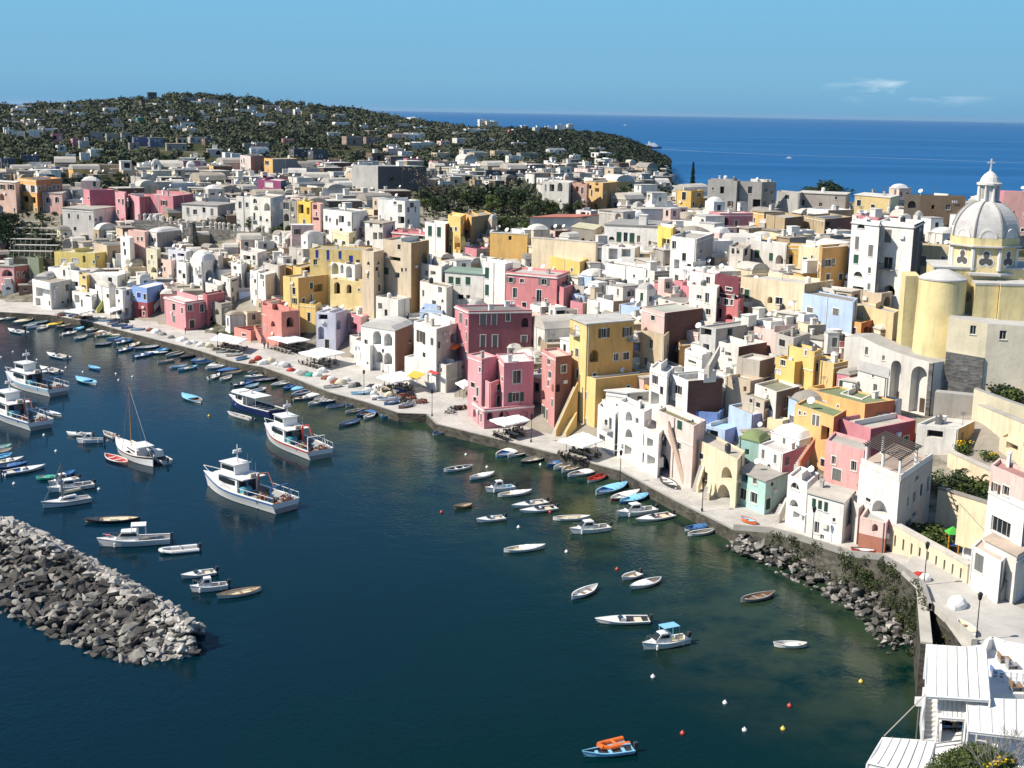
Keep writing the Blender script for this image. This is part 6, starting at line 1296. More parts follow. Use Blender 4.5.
b('gozzo',(504,550),(543,546),'long white covered boat alone in open harbour','white','cream','white')
b('gozzo',(496,456),(524,446),'light blue and white wooden boat near the quay canopy','lblue','blue','white')
b('row',(508,456),(531,449),'white rowing boat beside light blue and white one','white','white')
b('row',(521,462),(546,456),'dark hulled rowing boat with pale inside near quay','dark','cream','grey')
b('gozzo',(547,465),(566,460),'blue covered wooden boat by the quay steps','blue','white','blue')
b('row',(554,468),(575,462),'white rowing boat next to blue covered boat','white','white')
b('row',(562,471),(581,464),'second white rowing boat from the blue covered boat','white','cream')
b('gozzo',(568,475),(600,469),'white wooden boat with covered bow left of the red boat','white','grey','white')
b('row',(588,481),(606,474),'red rowing boat with white stern','white','red','red')
b('gozzo',(596,493),(626,483),'white wooden boat with bright blue cover right of red boat','white','blue','lblue')
b('gozzo',(611,499),(638,491),'red and white wooden boat near the quay wall','red','white','white')
b('gozzo',(620,502),(648,494),'blue wooden boat with turquoise cover near quay wall','blue','lblue','lblue')
b('cabin',(655,508),(619,513),'white fishing launch with upright white cabin by quay wall','white','grey')
b('motor',(672,514),(638,520),'white motor boat with rust red engine cover','white','brown')
b('gozzo',(553,518),(588,517),'long white open boat with cushions below the red boat','white','cream')
b('cabin',(609,526),(572,530),'white boat with small dark wheelhouse','white','grey')
b('gozzo',(685,529),(710,525),'wooden boat with blue covers tied by the seawall','white','blue','blue')
b('row',(688,534),(714,530),'white rowing boat beside blue covered boat at the seawall','white','grey')
b('row',(572,597),(596,586),'white rowing boat alone left of centre','white','white')
b('dinghy',(639,573),(623,578),'small white dinghy above the white wooden boat','white','cream')
b('gozzo',(661,578),(632,587),'white wooden boat with closed foredeck','white','grey','white')
b('motor',(649,619),(598,620),'white motor launch with four white fenders','white','dark')
b('cabin',(687,637),(645,645),'white cabin boat with light blue sunshade','white','cream','lblue')
b('dinghy',(633,748),(585,753),'light blue sailing dinghy with open dark cockpit in foreground','lblue','dark','lblue')
b('raft',(626,740),(599,747),'orange inflatable raft against the light blue dinghy','orange')
b('row',(741,600),(773,593),'weathered grey wooden boat near the rocks','grey','wood','grey')
b('row',(807,644),(775,644),'plain white rowing boat alone at right','white','white')
b('gozzo',(433,434),(456,428),'blue wooden boat with white bottom by pink quayside block','white','blue','blue')
b('gozzo',(346,406),(361,402),'bright blue wooden boat with white stern off the nets','white','lblue','blue')
b('gozzo',(357,416),(386,408),'long navy blue wooden boat below the covered nets','navy','wood','blue')
b('row',(381,417),(395,412),'small pale blue rowing boat beside long navy boat','lblue','white','lblue')
# the moored row along the left quay
ROW=[(2,318,-12,322,'white','grey'),(22,315,6,319,'white','white'),(33,318,14,323,'white','cream'),(48,320,29,325,'teal','cream'),(62,322,46,326,'white','yellow'),(71,324,56,327,'grey','cream'),(80,325,64,329,'dark','grey'),
(99,327,87,331,'white','white'),(107,330,97,333,'white','grey'),(114,330,106,334,'white','white'),(126,334,110,336,'grey','cream'),(141,337,120,339,'white','white'),(160,344,135,350,'blue','white'),(173,346,156,352,'blue','lblue'),(168,352,146,353,'navy','white'),
(184,350,167,357,'white','grey'),(198,352,181,358,'dark','grey'),(208,356,192,362,'blue','white'),(221,358,196,364,'white','blue'),(227,361,208,367,'white','cream'),(244,366,217,372,'navy','blue'),
(265,369,249,373,'white','blue'),(262,375,245,377,'white','white'),(280,377,244,382,'navy','grey'),(293,380,272,386,'cream','white'),(300,383,284,389,'blue','blue'),(306,385,292,391,'white','lblue'),(313,389,293,395,'white','blue'),(323,391,305,398,'white','grey'),(331,394,315,401,'grey','white'),(340,396,320,403,'blue','white')]
for i,(a,c,d,e,h,k) in enumerate(ROW):
    kind='motor' if i in(0,9,19,22) else ('gozzo' if i%3 else 'row'); adj={'white':'white','teal':'teal','grey':'grey','dark':'black','blue':'blue','navy':'navy','cream':'cream'}[h]
    o=b(kind,(a,c),(d,e),None,h,k,None if i%2 else (k if k not in('grey',) else h),group='boats moored along the left quay'); o['_row']=i

# more small boats packed along the left quay
def pack():
    rr=random.Random(41); n=0
    for i in range(3,13):
        a,bb=QW[i][:2],QW[i+1][:2]; d=bb-a; L=np.hypot(*d); d/=L; out=np.array([d[1],-d[0]]); t=rr.uniform(.5,1.5)
        while t<L-1:
            for row in (0,1):
                if row==1 and rr.random()<.62: continue
                c=a+d*t+out*(3.0+row*5.2+rr.uniform(-.4,.8)); t_=t
                if all(np.hypot(*(c-q))>2.3+.12*l_ for q,l_,_ in BOATS):
                    hd=-out*1.0+d*rr.uniform(-.7,.25); hd/=np.hypot(*hd); ln=rr.uniform(3.8,5.6); p=pj((*(c-hd*ln/2),.4)); q=pj((*(c+hd*ln/2),.4)); h_=rr.choice(['white','white','white','blue','white','cream','grey','white','lblue','dark']); k_=rr.choice(['white','cream','wood','lblue','grey','blue'])
                    ROW.append((0,0,0,0,h_,k_)); o=b(rr.choice(['gozzo','row','row','motor']),p,q,None,h_,k_,rr.choice([None,'blue','white','lblue','wood','white']),group='boats moored along the left quay'); o['_row']=len(ROW)-1; n+=1
            t+=rr.uniform(1.9,3.0)
pack()
# ---------------------------------------------------------------- quay furniture
def lamp(u,v,z,label,hpx=None):
    P=gp(u,v,z); h=4.6; root=empty('street_lamp',P,label,'street lamp','street lamps along the quay'); m=MB()
    m.lathe(P,[(.16,0),(.14,.35),(.06,.5),(.045,h-.6),(.07,h-.55)],8); m.build('pole',iron,root)
    m=MB(); m.lathe((P[0],P[1],P[2]+h-.55),[(.08,0),(.17,.1),(.23,.5),(.25,.55)],6); m.lathe((P[0],P[1],P[2]+h+.05),[(.29,0),(.18,.15),(.05,.25),(0,.32)],6); m.build('lantern',iron,root)
    m=MB(); m.lathe((P[0],P[1],P[2]+h-.42),[(.05,0),(.14,.05),(.19,.38),(.05,.4)],6); m.build('lamp_glass',plain('lamp_glass',(.5,.5,.46),.3),root)
for u,v,z,l in [(702,511,1.7,'street lamp before the cream arch house'),(620,482,1.62,'street lamp before the white loggia house'),(364,395,1.62,'street lamp before the four arch white house'),(432,416,1.62,'street lamp left of the pink quayside block'),(531,442,1.62,'street lamp right of the pink quayside canopy'),(812,544,3.5,'street lamp before the white house with three green shutters'),(976,640,6.1,'street lamp alone on the broad landing'),(924,585,6.02,'street lamp where the path meets the landing'),(383,372,1.62,'street lamp at the four arch house wall'),(218,353,1.62,'street lamp left of the leftmost quay canopy')]: lamp(u,v,z,l)
def canopy(pts,zc,label,n=6,seat=True,cols_=3):
    """square parasol canopies side by side over restaurant tables"""
    Q=[gp(u,v,zc) for u,v in pts]   # near-left, near-right, far-right, far-left
    c=sum(Q)/4; root=empty('restaurant_canopy',(c[0],c[1],zc-2.6),label,'canopy'); e=lambda a,b_:(Q[0]*(1-a)+Q[1]*a)*(1-b_)+(Q[3]*(1-a)+Q[2]*a)*b_
    rr=random.Random(int(pts[0][0])); 
    for i in range(cols_):
        for j in range(2):
            m=MB(); a0,a1,b0,b1=i/cols_+.01,(i+1)/cols_-.01,j/2+.01,(j+1)/2-.01; ap=e((a0+a1)/2,(b0+b1)/2)+np.array([0,0,.28]); cs=[e(a0,b0),e(a1,b0),e(a1,b1),e(a0,b1)]
            dz=rr.uniform(-.08,.08); cs=[p+np.array([0,0,dz]) for p in cs]; ap=ap+np.array([0,0,dz]); ms=[(cs[k]+cs[(k+1)%4])/2-np.array([0,0,.08]) for k in range(4)]
            for k in range(4): m.poly([cs[k],ms[k],ap]); m.poly([ms[k],cs[(k+1)%4],ap]); m.poly([cs[k]-np.array([0,0,.25]),ms[k]-np.array([0,0,.2]),ms[k],cs[k]]); m.poly([ms[k]-np.array([0,0,.2]),cs[(k+1)%4]-np.array([0,0,.25]),cs[(k+1)%4],ms[k]])
            m.build('parasol',cloth_w,root); m=MB(); m.tube((ap[0],ap[1],zc-2.65),tuple(ap),.05); m.build('post',metal,root)
    if seat:
        nx=cols_*2
        for i in range(nx):
            for j in range(3):
                p=e((i+.5)/nx,(j+.35)/3); place_table(p[0],p[1],zc-2.65,rr,'under the '+label.replace('large ','').replace('farthest left ',''))
TAB=None;CHR=None
def place_table(x,y,z,rr,where='under a quay canopy'):
    global TAB,CHR
    if TAB is None:
        TAB=empty('dining_table',(0,0,0),'small dark dining table under a quay canopy','table','dining tables under the canopies'); m=MB(); m.box(-.45,.45,-.45,.45,.72,.76); m.build('table_top',plain('table_cloth',(.35,.33,.3),.8),TAB); m=MB(); m.tube((0,0,0),(0,0,.72),.05); m.box(-.25,.25,-.25,.25,0,.04); m.build('leg',iron,TAB); t=TAB
        CHR=empty('chair',(0,0,0),'dark dining chair under a quay canopy','chair','dining chairs under the canopies'); m=MB(); m.box(-.22,.22,-.22,.22,.42,.47); m.build('seat',plain('chair_dark',(.06,.05,.045),.6),CHR); m=MB(); m.box(-.22,.22,.2,.24,.47,.9); m.build('backrest',plain('chair_dark',(.06,.05,.045),.6),CHR); m=MB()
        for a in(-.19,.19):
            for b_ in(-.19,.19): m.box(a-.02,a+.02,b_-.02,b_+.02,0,.42)
        m.build('legs',iron,CHR); ch=CHR
    else: t=copy_tree(TAB); ch=None
    t.location=(float(x),float(y),float(z)); t.rotation_euler=(0,0,rr.uniform(0,1.5)); t['label']='small dark dining table '+where; t['group']='dining tables '+where
    for k in range(2):
        c_=ch if (ch is not None and k==0) else copy_tree(CHR); a=rr.uniform(0,6.28); c_.location=(float(x+.72*math.cos(a)),float(y+.72*math.sin(a)),float(z)); c_.rotation_euler=(0,0,a-math.pi/2); c_['label']='dark dining chair '+where; c_['group']='dining chairs '+where
for pts,z,l,nc in [([(210,339),(239,343),(248,338),(220,333)],4.3,'white parasol canopy farthest left beside the salmon red front block',3),([(267,337),(288,343),(311,339),(290,334)],4.3,'white parasol canopy before the salmon red terraced house',3),([(298,352),(319,358),(346,352),(322,347)],4.3,'white parasol canopy before the lilac white house',3),
  ([(376,377),(394,382),(421,377),(401,371)],4.3,'white parasol canopy before the white corner house',4),([(489,420),(505,426),(531,420),(519,414)],4.3,'white parasol canopy before the pink quayside block',3),([(557,440),(583,447),(604,440),(583,431)],4.3,'large white parasol canopy before the yellow stair house',4)]:
    canopy(pts,z,l,cols_=nc)
for pts,z,l,nc in [([(64,311),(80,313),(95,310),(82,307)],4.2,'low white awning before the white quay house at left',2),([(104,310),(112,312),(122,309),(114,307)],4.2,'small white parasol before the narrow white house',1),([(455,383),(464,388),(472,383),(465,379)],4.2,'small white awning right of the white corner house',2)]:
    canopy(pts,z,l,seat=False,cols_=nc)
def awning(pts,dz,hz,colr,label):
    Q=[gp(u,v,z) for (u,v),z in zip(pts,hz)]; c=sum(Q)/4; root=empty('awning',(c[0],c[1],c[2]),label,'awning'); m=MB(); m.hexa(Q,[q+np.array([0,0,.06]) for q in Q]); m.build('cloth',plain('awn'+str(colr),colr,.8),root); m=MB()
    for k in(0,1): m.tube(Q[k]-np.array([0,0,2.4]),Q[k],.05,n=4)
    m.build('post',metal,root)
awning([(441,348),(455,350),(462,345),(446,341)],0,[9.2,9.2,9.9,9.9],(.80,.20,.06),'orange red awning on the roof beside the dark red mansion')
awning([(407,376),(417,379),(426,374),(414,371)],0,[4.6,4.6,5.1,5.1],(.72,.40,.06),'mustard awning beside the white corner house canopy')
awning([(428,372),(436,375),(439,373),(431,370)],0,[5.2,5.2,5.6,5.6],(.40,.05,.05),'small red awning on the white corner house')
awning([(688,203),(712,204),(714,201),(690,200)],0,[22,22,22.4,22.4],(.65,.22,.08),'orange roof sheet below the yellow skyline house')
# outside stairs: a wedge wall with steps
def stair(p0,p1,z0,label,c,w=1.4,solid=False):
    """from the foot p0 (picture point at height z0) up to the picture point p1 in the same upright plane distance"""
    a=gp(p0[0],p0[1],z0); bb=atd(p1[0],p1[1],a[1]+(3. if p1[0]<p0[0] else 2.)); D=(bb-a)[:2]; L=np.hypot(*D); D/=L; N=np.array([D[1],-D[0]]); 
    if N[1]<0: N=-N
    root=empty('outside_stair',(a[0],a[1],z0),label,'stairs'); n=max(5,int((bb[2]-z0)/.28)); m=MB()
    for i in range(n):
        s0,s1=L*i/n,L*(i+1)/n; z=z0+(bb[2]-z0)*(i+1)/n; m.obox(a[:2],D,N,s0,s1+.002,.32,w,(z0-1 if solid else max(z0-.5,z-.75)),z)
    m.build('steps',plaster((.5,.47,.42),.5,'roof'),root); m=MB()
    P=lambda s,n_,z:(a[0]+D[0]*s+N[0]*n_,a[1]+D[1]*s+N[1]*n_,z)
    zb2=z0-1 if solid else bb[2]-.55; bot=[P(0,0,z0-1),P(L,0,zb2),P(L,.3,zb2),P(0,.3,z0-1)]; top=[P(0,0,z0+1.0),P(L,0,bb[2]+1),P(L,.3,bb[2]+1),P(0,.3,z0+1.0)]
    ar=(bot[1][0]-bot[0][0])*(bot[2][1]-bot[0][1])-(bot[2][0]-bot[0][0])*(bot[1][1]-bot[0][1])
    if ar<0: bot,top=bot[::-1],top[::-1]
    m.hexa(bot,top); m.build('parapet',plaster(c,.5),root)
stair((556,436),(578,388),1.7,'yellow walled stair descending from the yellow stair house',(.66,.38,.07),solid=True)
stair((684,484),(668,428),1.7,'steep pinkish stair climbing the pale pink archway house',(.55,.38,.28),1.1)
stair((315,345),(301,322),1.7,'yellow stair with arch below beside lilac white house',(.72,.44,.08))
stair((323,342),(340,326),1.7,'white stair rising right of the lilac white house',OFFW)
stair((698,492),(706,466),1.7,'short cream stair with slanted parapet on cream arch house',CREAM,1.0)
stair((709,500),(712,487),1.7,'lower cream stair beside the arched gateway',CREAM,1.0)
stair((97,313),(106,299),1.7,'yellow green stair on the left quay',(.50,.46,.10))
stair((146,318),(162,300),1.7,'grey stair climbing beside the blue and red house',GREYW)
stair((283,345),(296,325),1.7,'salmon red stair on the salmon red terraced house',SALMON)
stair((261,343),(254,330),1.7,'salmon stair descending right of low salmon front block',(.60,.25,.19))
stair((240,326),(252,313),1.7,'white stair before the pale blue house',WHITE)
stair((366,366),(380,345),1.7,'white sloping buttress stair before the four arch house',WHITE,solid=True)
stair((779,522),(787,505),2.2,'grey curved stair wall right of the mint green house',GREYW,1.0)
stair((800,468),(815,446),9,'orange red stair between orange and pink houses',(.52,.14,.03),1.0)
stair((840,540),(858,526),3.8,'pink edged white stair before the small pink house',PALEP,1.2)
stair((1000,602),(1022,562),6.05,'dark railed white stair climbing at the right edge',(.30,.29,.27),1.8)
stair((988,545),(958,512),8,'cream sloping stair wall behind the playground',PALEY,1.2,solid=True)
stair((566,438),(577,418),1.7,'lower yellow stair beside blue doors',(.72,.44,.09),1.0,solid=True)
stair((709,372),(720,352),16,'grey concrete stair beside the grey concrete house',GREYW,1.0)
stair((783,286),(772,272),20,'red topped stair by the small grey white house',(.55,.12,.12),1.0)
# covered boats, nets and crates standing on the quay
rq=random.Random(21)
def pile(u,v,z,r,c,label,group='covered heaps on the quay',kind='tarp'):
    P=gp(u,v,z); m=MB()
    if kind=='tarp':
        n=12; L=r*1.9; R0=[]
        for i in range(7):
            t=i/6; x=-L/2+L*t; w=r*.62*max(.15,1-abs(2*t-1)**2.6); hh=r*.75*(1-.55*abs(2*t-1)**2)*rq.uniform(.85,1.1)
            R0.append(m.vs([(x+rq.uniform(-.05,.05),w*math.cos(a)*rq.uniform(.92,1.08),hh*max(0,math.sin(a))**.8) for a in np.linspace(0,math.pi,8)]))
        for a,b_ in zip(R0,R0[1:]):
            for j in range(7): m.f.append([a[j],a[j+1],b_[j+1],b_[j]][::-1]); m.m.append(0)
        m.f.append(R0[0]); m.m.append(0); m.f.append(R0[-1][::-1]); m.m.append(0)
        o=m.build('covered_heap',plain('tarp_'+c,tuple(BC[c]),.85)); cat='covered heap'
    else:
        leafcloud(m,[((0,0,r*.2),(r,r*.7,r*.35)),((r*.4,.2,r*.2),(r*.6,r*.5,r*.3))],90,.35,rq); o=m.build('fishing_net',plain('net_'+c,tuple(BC[c]),.9)); cat='fishing net'
    o.location=tuple(float(q) for q in P); o.rotation_euler=(0,0,rq.uniform(.3,1.2)); tag(o,label,cat,group)
PILES=[(252,363,'brown'),(258,360,'red'),(263,364,'white'),(270,362,'cream'),(276,365,'white'),(283,366,'white'),(291,371,'red'),(287,367,'grey'),(298,373,'white'),(304,375,'grey'),(310,376,'green'),(317,376,'white'),(322,372,'white'),(326,379,'brown'),(331,380,'white'),(336,383,'brown'),(341,384,'cream'),(346,381,'white'),(352,387,'grey'),(357,386,'dark'),
 (368,392,'white'),(374,394,'white'),(379,389,'white'),(385,391,'cream'),(389,396,'cream'),(394,395,'cream'),(372,388,'dark'),(399,394,'navy'),(150,331,'brown'),(156,333,'white'),(162,335,'grey'),(171,338,'grey'),(182,341,'white'),(188,344,'white'),(194,343,'white'),(201,346,'white'),(209,347,'cream'),(212,331,'white'),(218,330,'lblue'),(224,330,'blue'),(226,347,'brown'),(231,349,'grey')]
for i,(u,v,c) in enumerate(PILES):
    pile(u,v,1.62,rq.uniform(.95,1.45),c,None)
for i,(u,v) in enumerate([(402,402),(407,405),(411,400),(416,403),(402,397),(409,396),(421,403),(450,413),(455,410),(462,409),(75,318),(84,319),(92,320),(60,316),(115,322),(124,323),(130,320)]):
    if v<470: pile(u,v,1.62,rq.uniform(1.1,1.7),rq.choice(['dark','brown','grey','dark']),None,'fishing nets heaped on the quay','net')
for o in list(col.objects):
    pass
# boats drawn up on the quay and path
b('row',(661,477),(676,487),'dark rowing boat with white cover lying on the quay','dark','white','dark',z=1.66,group='boats drawn up on land')
b('row',(755,522),(743,518),'orange rowing boat with blue cover before the mint house','orange','lblue','orange',z=1.75,group='boats drawn up on land')
b('row',(876,551),(852,549),'red rowing boat with white rubbish before the small pink house','red','white','brown',z=4.6,group='boats drawn up on land')
def hauled():
    rr=random.Random(17); n=0
    for i in range(3,13):
        a,bb=QW[i][:2],QW[i+1][:2]; d=bb-a; L=np.hypot(*d); d/=L; inn=np.array([-d[1],d[0]]); t=1.
        while t<L-1:
            c=a+d*t+inn*rr.uniform(2.6,4.6); q=pj((*c,1.6)); t+=rr.uniform(3.,5.)
            if all((q[0]-x)**2+((q[1]-y)*2)**2>60 for x,y,_ in PILES):
                hd=inn*rr.choice([-1,1])+d*rr.uniform(-.6,.6); hd/=np.hypot(*hd); ln=rr.uniform(3.4,4.8); p1=pj((*(c-hd*ln/2),1.95)); p2=pj((*(c+hd*ln/2),1.95)); h_=rr.choice(['white','white','blue','cream','wood','lblue']); k_=rr.choice(['white','cream','wood','grey'])
                ROW.append((0,0,0,0,h_,k_)); o=b(rr.choice(['row','row','gozzo']),p1,p2,None,h_,k_,rr.choice([None,'white','blue','white']),z=1.64,group='boats hauled out on the left quay'); o['_row']=len(ROW)-1
hauled()
pile(957,606,6.05,1.5,'white','white covered boat shape resting on the landing','covered heaps on the landing')
b('row',(976,634),(959,621),'white upturned looking rowing boat by the ramp edge','white','cream',z=6.05,group='boats drawn up on land')
pile(925,580,6.05,1.0,'white','white heap beside the lamp on the path','covered heaps on the landing'); pile(918,577,6.05,.9,'red','pinkish red heap on the path by the lamp','covered heaps on the landing')
# mooring buoys
mb_=None
BU=[(13,351.6,'white'),(29,351,'dark'),(37,359.6,'white'),(1,357,'white'),(66,367.5,'white'),(83,372,'white'),(116,373.7,'white'),(118.6,380,'white'),(132.5,376.6,'white'),(17,364,'white'),(44,435,'white'),(108,441,'white'),(14,483.5,'white'),(99,489,'white'),(209,415.7,'yellow'),(56,451,'white'),(441.5,512,'red'),(487,467,'white'),(466,454.5,'white'),(550,512,'red'),(566.5,551.5,'white'),(518.5,527,'white'),(478.5,440.6,'white'),(540.5,464.6,'white'),(653,676.5,'white'),(725,702.5,'white'),(682.5,733,'red'),(744.5,729.7,'white'),(783,728.5,'yellow'),(789.5,705.5,'red'),(861,681.3,'yellow'),(617,569,'red')]
for u,v,c in BU:
    P=gp(u,v,.1); m=MB(); m.lathe((0,0,-.2),[(0,0),(.18,.1),(.25,.27),(.19,.42),(0.05,.48),(.05,.58),(0,.58)],9); o=m.build('mooring_buoy',bm_('buoy_'+c,BC[c]),smooth=True); o.location=(float(P[0]),float(P[1]),0); tag(o,None,'buoy','mooring buoys'); o['_b']=c
m=MB(); P=gp(613,578-0,.1); P=gp(613.5,578.6,.1); P=gp(613,579,.15); P=gp(613,579,.15)
# ships on the open sea
def ship(u,v,lpx,label,kind):
    P=gp(u,v,0); L=lpx/pxm(P); root=empty(kind,P,label,'ship' if kind=='ferry_ship' else 'boat'); x,y=P[0],P[1]; h=L*.09; m=MB(); m.hexa([(x-L/2,y-L*.08,-.5),(x+L*.42,y-L*.08,-.5),(x+L*.5,y,-.5),(x+L*.42,y+L*.08,-.5),(x-L/2,y+L*.08,-.5)],[(x-L/2,y-L*.09,h),(x+L*.45,y-L*.09,h),(x+L*.56,y,h*1.2),(x+L*.45,y+L*.09,h),(x-L/2,y+L*.09,h)]); m.build('hull',BM('navy' if kind=='ferry_ship' else 'white'),root)
    m=MB(); m.box(x-L*.3,x+L*.3,y-L*.07,y+L*.07,h,h*2.3); m.box(x-L*.15,x+L*.2,y-L*.06,y+L*.06,h*2.3+.01,h*3.1); m.build('superstructure',BM('white'),root)
    m=MB(); m.tube((x-L*.1,y,h*3.1),(x-L*.1,y,h*4),L*.03); m.build('funnel',BM('white'),root)
ship(651,148.5,20,'distant white and navy ferry beyond the headland tip','ferry_ship'); ship(625,125.6,3.5,'tiny white boat far out on the sea','motor_vessel'); ship(789,158.5,6,'small white boat on the open sea at right','motor_vessel')
# wakes on the water behind the ferry
fm=bm_('foam',(.62,.68,.72),.8); m=MB()
for a,c_ in (((660,149.0),(700,151.3)),((700,151.3),(760,154.2)),((760,154.4),(860,157.0)),((860,157.0),(1040,163.5))):
    p,q=gp(*a,.12),gp(*c_,.12); w0=3. if a[0]<700 else 1.6; m.poly([p+[0,-w0,0],q+[0,-w0,0],q+[0,w0,0],p+[0,w0,0]])
tag(m.build('ship_wake',fm),kind='stuff',label='thin white wake trailing behind the distant ferry',cat='wake')
# ---------------------------------------------------------------- breakwater of loose boulders
def rock_mesh(seed):
    import bmesh
    r=random.Random(seed); bm=bmesh.new()
    for _ in range(11):
        d=np.array([r.gauss(0,1),r.gauss(0,1),r.gauss(0,1)]); d/=np.linalg.norm(d); d*=np.array([1.,.75,.6])*r.uniform(.85,1.1); bm.verts.new(d)
    bmesh.ops.convex_hull(bm,input=bm.verts); 
    for v in [v for v in bm.verts if not v.link_faces]: bm.verts.remove(v)
    bmesh.ops.bevel(bm,geom=list(bm.edges),offset=.03,segments=1,affect='EDGES')
    me=bpy.data.meshes.new('boulder'); bm.to_mesh(me); bm.free(); return me
RLIGHT=masonry((.53,.50,.455)); RDARK=masonry((.10,.094,.088)); RMID=masonry((.31,.29,.26))
def rockset(seed0,mat): 
    L=[]
    for i in range(6): me=rock_mesh(seed0+i); me.materials.append(mat); L.append(me)
    return L
RK={'light':rockset(1,RLIGHT),'dark':rockset(1,RDARK),'mid':rockset(1,RMID)}
NAMED=[0]
def put_rock(P,s,kind,label,group,rr,stuffacc=None):
    me=rr.choice(RK[kind]); e=(rr.uniform(-.5,.5),rr.uniform(-.5,.5),rr.uniform(0,6.28)); sc=(s*rr.uniform(.85,1.2),s*rr.uniform(.85,1.15),s*rr.uniform(.8,1.1))
    if stuffacc is None:
        o=bpy.data.objects.new('boulder',me); col.objects.link(o); o.location=tuple(float(c) for c in P); o.rotation_euler=e; o.scale=sc; tag(o,label,'boulder',group); NAMED[0]+=1
    else: stuffacc.append((me,P,e,sc,kind))
def flush_stuff(acc,name,label):
    from mathutils import Euler
    mats=[RLIGHT,RDARK,RMID]; ki={'light':0,'dark':1,'mid':2}; m=MB()
    for me,P,e,sc,k in acc:
        M=Matrix.Translation(Vector([float(c) for c in P]))@Euler(e).to_matrix().to_4x4()@Matrix.Diagonal((*sc,1)); i=len(m.v); m.v+=[tuple(M@v.co) for v in me.vertices]
        for p in me.polygons: m.f.append([i+k2 for k2 in p.vertices]); m.m.append(ki[k])
    tag(m.build(name,mats),label,'rocks',kind='stuff')
def breakwater():
    rr=random.Random(5); CR=[gp(*q,3.0) for q in((-60,522),(0,520),(60,553),(110,580),(155,605),(188,622))]   # crest
    OUT=[gp(*q,0) for q in((-60,500),(0,511),(45,537),(100,566),(160,601),(204,632))]; INN=[gp(*q,0) for q in((-60,585),(0,613),(50,637),(95,655),(140,665),(196,655))]
    root=MB(); n=len(CR)
    for i in range(n-1):
        root.poly([OUT[i]-[0,0,1.5],CR[i]-[0,0,1.1],CR[i+1]-[0,0,1.1],OUT[i+1]-[0,0,1.5]][::-1]); root.poly([CR[i]-[0,0,1.1],INN[i]-[0,0,1.5],INN[i+1]-[0,0,1.5],CR[i+1]-[0,0,1.1]][::-1])
    root.poly([OUT[-1]-[0,0,1.5],CR[-1]-[0,0,1.1],INN[-1]-[0,0,1.5]])
    tag(root.build('breakwater_core',RDARK),kind='structure')
    cand=[]
    def prof(t,s):
        f=t*(n-1); i=min(int(f),n-2); k=f-i; o=OUT[i]*(1-k)+OUT[i+1]*k; c=CR[i]*(1-k)+CR[i+1]*k; q=INN[i]*(1-k)+INN[i+1]*k
        return o*(1-s*2)+c*s*2 if s<.5 else c*(2-s*2)+q*(s*2-1)
    for a in range(58):
        for s_ in range(25):
            t=(a+rr.uniform(-.4,.4))/57; s=(s_+.5+rr.uniform(-.45,.45))/25; t=min(max(t,0.02),1)
            P=prof(t,s); 
            if P[0]<-66: continue
            sea=(s-.52)+.10*math.sin(t*17)+.08*math.sin(t*41+2); tip=t>.80
            kind='light' if (sea<0 or (tip and rr.random()<.85)) else ('dark' if rr.random()<.58 else 'mid')
            if kind=='light' and rr.random()<.16: kind='mid'
            size=rr.uniform(.42,.92)*(1.25 if rr.random()<.2 else 1)*(1.12 if kind=='dark' else 1.0)*(1.0 if not tip else .82); 
            if rr.random()<.05: size*=1.6
            cand.append((size,P+np.array([0,0,rr.uniform(-.35,.25)]),kind))
    cand.sort(key=lambda c:-c[0]); acc=[]
    for i,(s,P,k) in enumerate(cand):
        lab={'light':'pale limestone boulder on the harbour side of the breakwater','dark':'dark lava boulder on the seaward side of the breakwater','mid':'mid grey boulder lying in the breakwater'}[k]
        if i<215: put_rock(P,s,k,lab,{'light':'pale boulders of the breakwater','dark':'dark boulders of the breakwater','mid':'mid grey boulders of the breakwater'}[k],rr)
        else: put_rock(P,s,k,None,None,rr,acc)
    flush_stuff(acc,'breakwater_rubble','smaller rocks filling the breakwater')
breakwater()
def shore():
    rr=random.Random(9); acc=[]; line=[gp(*q,0) for q in((738,547),(760,557),(790,566),(815,577),(845,593),(870,608),(890,622),(906,640),(916,655))]; c=[]
    for i in range(len(line)-1):
        a,bb=line[i],line[i+1]; d=bb-a; L=np.linalg.norm(d); nn=np.array([-d[1],d[0],0])/L
        for k in range(int(L*13)):
            t=rr.random(); w=rr.uniform(-3.4,1.8)*(1 if i>1 else .6); P=a+d*t+nn*w+np.array([0,0,max(-.1,(w+2.9)*.42)+rr.uniform(-.25,.2)]); s=rr.uniform(.25,.78); c.append((s,P,'light' if rr.random()<.09 else ('mid' if rr.random()<.42 else 'dark')))
    c.sort(key=lambda q:-q[0])
    for i,(s,P,k) in enumerate(c):
        if i<75: put_rock(P,s,k,{'light':'pale boulder at the foot of the seawall','dark':'black boulder at the foot of the seawall','mid':'grey boulder at the foot of the seawall'}[k],{'light':'pale boulders under the seawall','dark':'black boulders under the seawall','mid':'grey boulders under the seawall'}[k],rr)
        else: put_rock(P,s,k,None,None,rr,acc)
    flush_stuff(acc,'shore_rubble','smaller rocks under the seawall')
    # ivy hanging over the seawall, one mass
    m=MB(); bl=[]
    for i in range(QK+1,NQ-1):
        a,bb=QW[i],QW[i+1]; nrm=np.array([-(bb-a)[1],(bb-a)[0],0]); nrm/=np.linalg.norm(nrm)
        for k in range(6+4*(i-QK)):
            t=rr.random(); h=rr.random()**1.2; P=a+(bb-a)*t; P=P-nrm*(.1+h*1.2)+np.array([0,0,.3-h*(P[2]-.8)]); bl.append((P,(rr.uniform(.4,.9),rr.uniform(.35,.7),rr.uniform(.4,.8))))
    leafcloud(m,bl,60,.2,rr); tag(m.build('ivy',foliage((.045,.058,.022))),'dark green ivy hanging over the seawall','ivy',kind='stuff')
shore()
